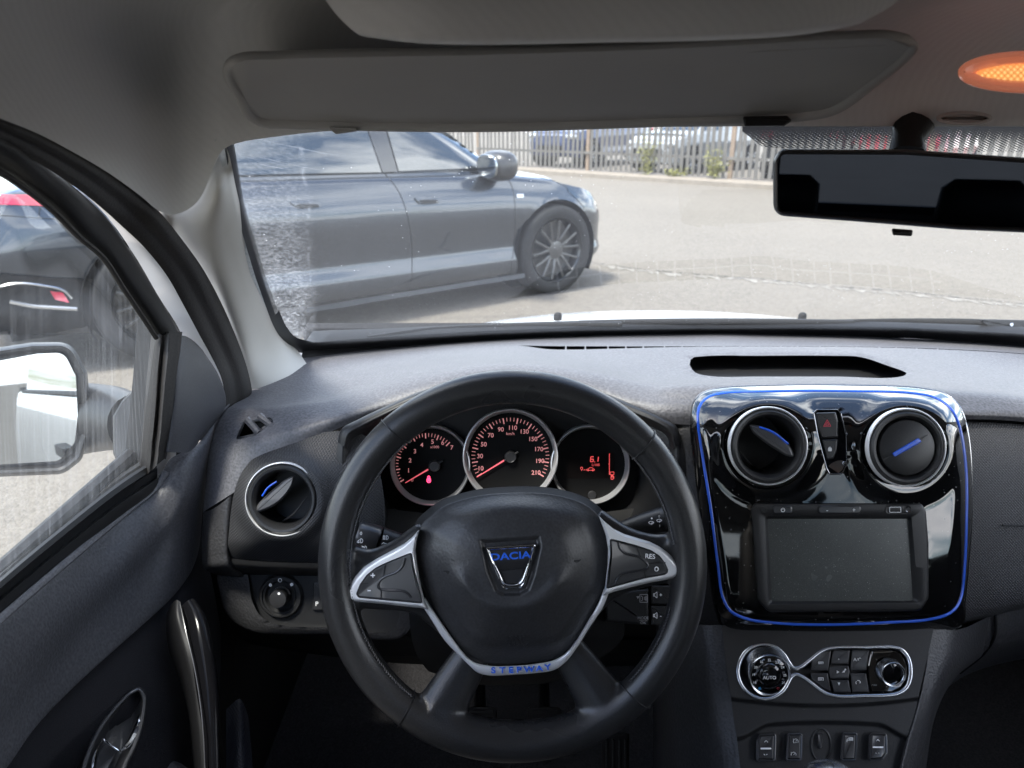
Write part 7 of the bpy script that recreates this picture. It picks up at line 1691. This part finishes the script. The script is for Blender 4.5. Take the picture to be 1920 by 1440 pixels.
fh = math.atan2(fdir.y, fdir.x)
behind(1385, 3.3, TALL, fh + pi/2 + 0.1, 'parked_car', 'black tall estate with red tail lamps, behind the open gap in the fence', M['dark_paint'], True)
behind(1150, 3.4, HATCH, fh - pi/2 - 0.15, 'parked_car', 'pale silver hatchback facing out between the pales, behind the two rusty posts', M['pale_paint'], False)
behind(960, 3.6, TALL, fh - pi/2 + 0.05, 'parked_car', 'dark blue car behind the fence beyond the saloon bonnet', M['blue_paint'], False)
behind(1560, 3.4, HATCH, fh + pi/2, 'parked_car', 'red hatchback behind the fence above the interior mirror', M['red_paint'], True)
# ================================================================== light, sky, camera
SUN_DIR = Vector((-0.80, -0.60, 0)).normalized()
ELEV = rad(66)
sd = Vector((SUN_DIR.x*cos(ELEV), SUN_DIR.y*cos(ELEV), sin(ELEV)))
L = bpy.data.lights.new('sun', 'SUN'); L.energy = 2.2; L.angle = rad(10); L.color = (1.0, 0.94, 0.85)
so = bpy.data.objects.new('sun', L); COL.objects.link(so); so.rotation_euler = sd.to_track_quat('Z', 'Y').to_euler(); so.location = (0, 0, 30)
w = bpy.data.worlds.new('World'); SC.world = w; w.use_nodes = True; nt = w.node_tree; nt.nodes.clear()
N = nt.nodes.new
out = N('ShaderNodeOutputWorld'); bg = N('ShaderNodeBackground'); bg.inputs['Strength'].default_value = 0.14
sky = N('ShaderNodeTexSky'); sky.sky_type = 'NISHITA'; sky.sun_disc = False; sky.sun_elevation = ELEV
sky.sun_rotation = math.atan2(SUN_DIR.x, SUN_DIR.y); sky.altitude = 200; sky.air_density = 1.0; sky.dust_density = 1.2; sky.ozone_density = 1.2
tc = N('ShaderNodeTexCoord'); sep = N('ShaderNodeSeparateXYZ'); nt.links.new(tc.outputs['Generated'], sep.inputs[0])
# clouds: the direction flattened onto a sheet overhead
def m(op, a, b=None, clamp=False):
    x = N('ShaderNodeMath'); x.operation = op; x.use_clamp = clamp
    for i, q in enumerate((a, b)):
        if q is None: continue
        if isinstance(q, (int, float)): x.inputs[i].default_value = q
        else: nt.links.new(q, x.inputs[i])
    return x.outputs[0]
den = m('ADD', m('MAXIMUM', sep.outputs[2], 0.02), 0.12)
cx = m('DIVIDE', sep.outputs[0], den); cy = m('DIVIDE', sep.outputs[1], den)
cmb = N('ShaderNodeCombineXYZ'); nt.links.new(cx, cmb.inputs[0]); nt.links.new(cy, cmb.inputs[1])
nz = N('ShaderNodeTexNoise'); nz.inputs['Scale'].default_value = 1.15; nz.inputs['Detail'].default_value = 8; nz.inputs['Roughness'].default_value = 0.56; nz.inputs['Distortion'].default_value = 0.25
nt.links.new(cmb.outputs[0], nz.inputs['Vector'])
low_ = m('POWER', m('SUBTRACT', 1.0, m('MAXIMUM', sep.outputs[2], 0.0), True), 3.0)
cov = m('MULTIPLY', m('SUBTRACT', m('ADD', nz.outputs['Fac'], m('MULTIPLY', low_, 0.06)), 0.475), 8.0, True)
shade = N('ShaderNodeValToRGB'); e = shade.color_ramp.elements; e[0].position = 0.5; e[0].color = (11.5, 11.5, 11.8, 1); e[1].position = 0.8; e[1].color = (6.2, 6.6, 7.4, 1)
nt.links.new(nz.outputs['Fac'], shade.inputs['Fac'])
mx = N('ShaderNodeMix'); mx.data_type = 'RGBA'; nt.links.new(cov, mx.inputs[0]); nt.links.new(sky.outputs[0], mx.inputs[6]); nt.links.new(shade.outputs[0], mx.inputs[7])
nt.links.new(mx.outputs[2], bg.inputs['Color']); nt.links.new(bg.outputs[0], out.inputs['Surface'])
w.cycles.sampling_method = 'AUTOMATIC'
cam = bpy.data.cameras.new('camera'); cam.sensor_width = 36.0; cam.sensor_fit = 'HORIZONTAL'; cam.lens = FPX/1920*36.0; cam.clip_start = 0.01; cam.clip_end = 2000
cam.dof.use_dof = True; cam.dof.focus_distance = 0.78; cam.dof.aperture_fstop = 9.0
co = bpy.data.objects.new('camera', cam); COL.objects.link(co); co.location = EYE; co.rotation_euler = (pi/2 - TH, 0, 0); SC.camera = co
vs = SC.view_settings; vs.view_transform = 'Standard'; vs.look = 'None'; vs.gamma = 1; vs.exposure = 1.95
SC.cycles.use_denoising = True; SC.cycles.max_bounces = 10; SC.cycles.diffuse_bounces = 5; SC.cycles.glossy_bounces = 5; SC.cycles.transparent_max_bounces = 16; SC.cycles.transmission_bounces = 6
SC.cycles.sample_clamp_indirect = 6.0; SC.cycles.caustics_reflective = False; SC.cycles.caustics_refractive = False
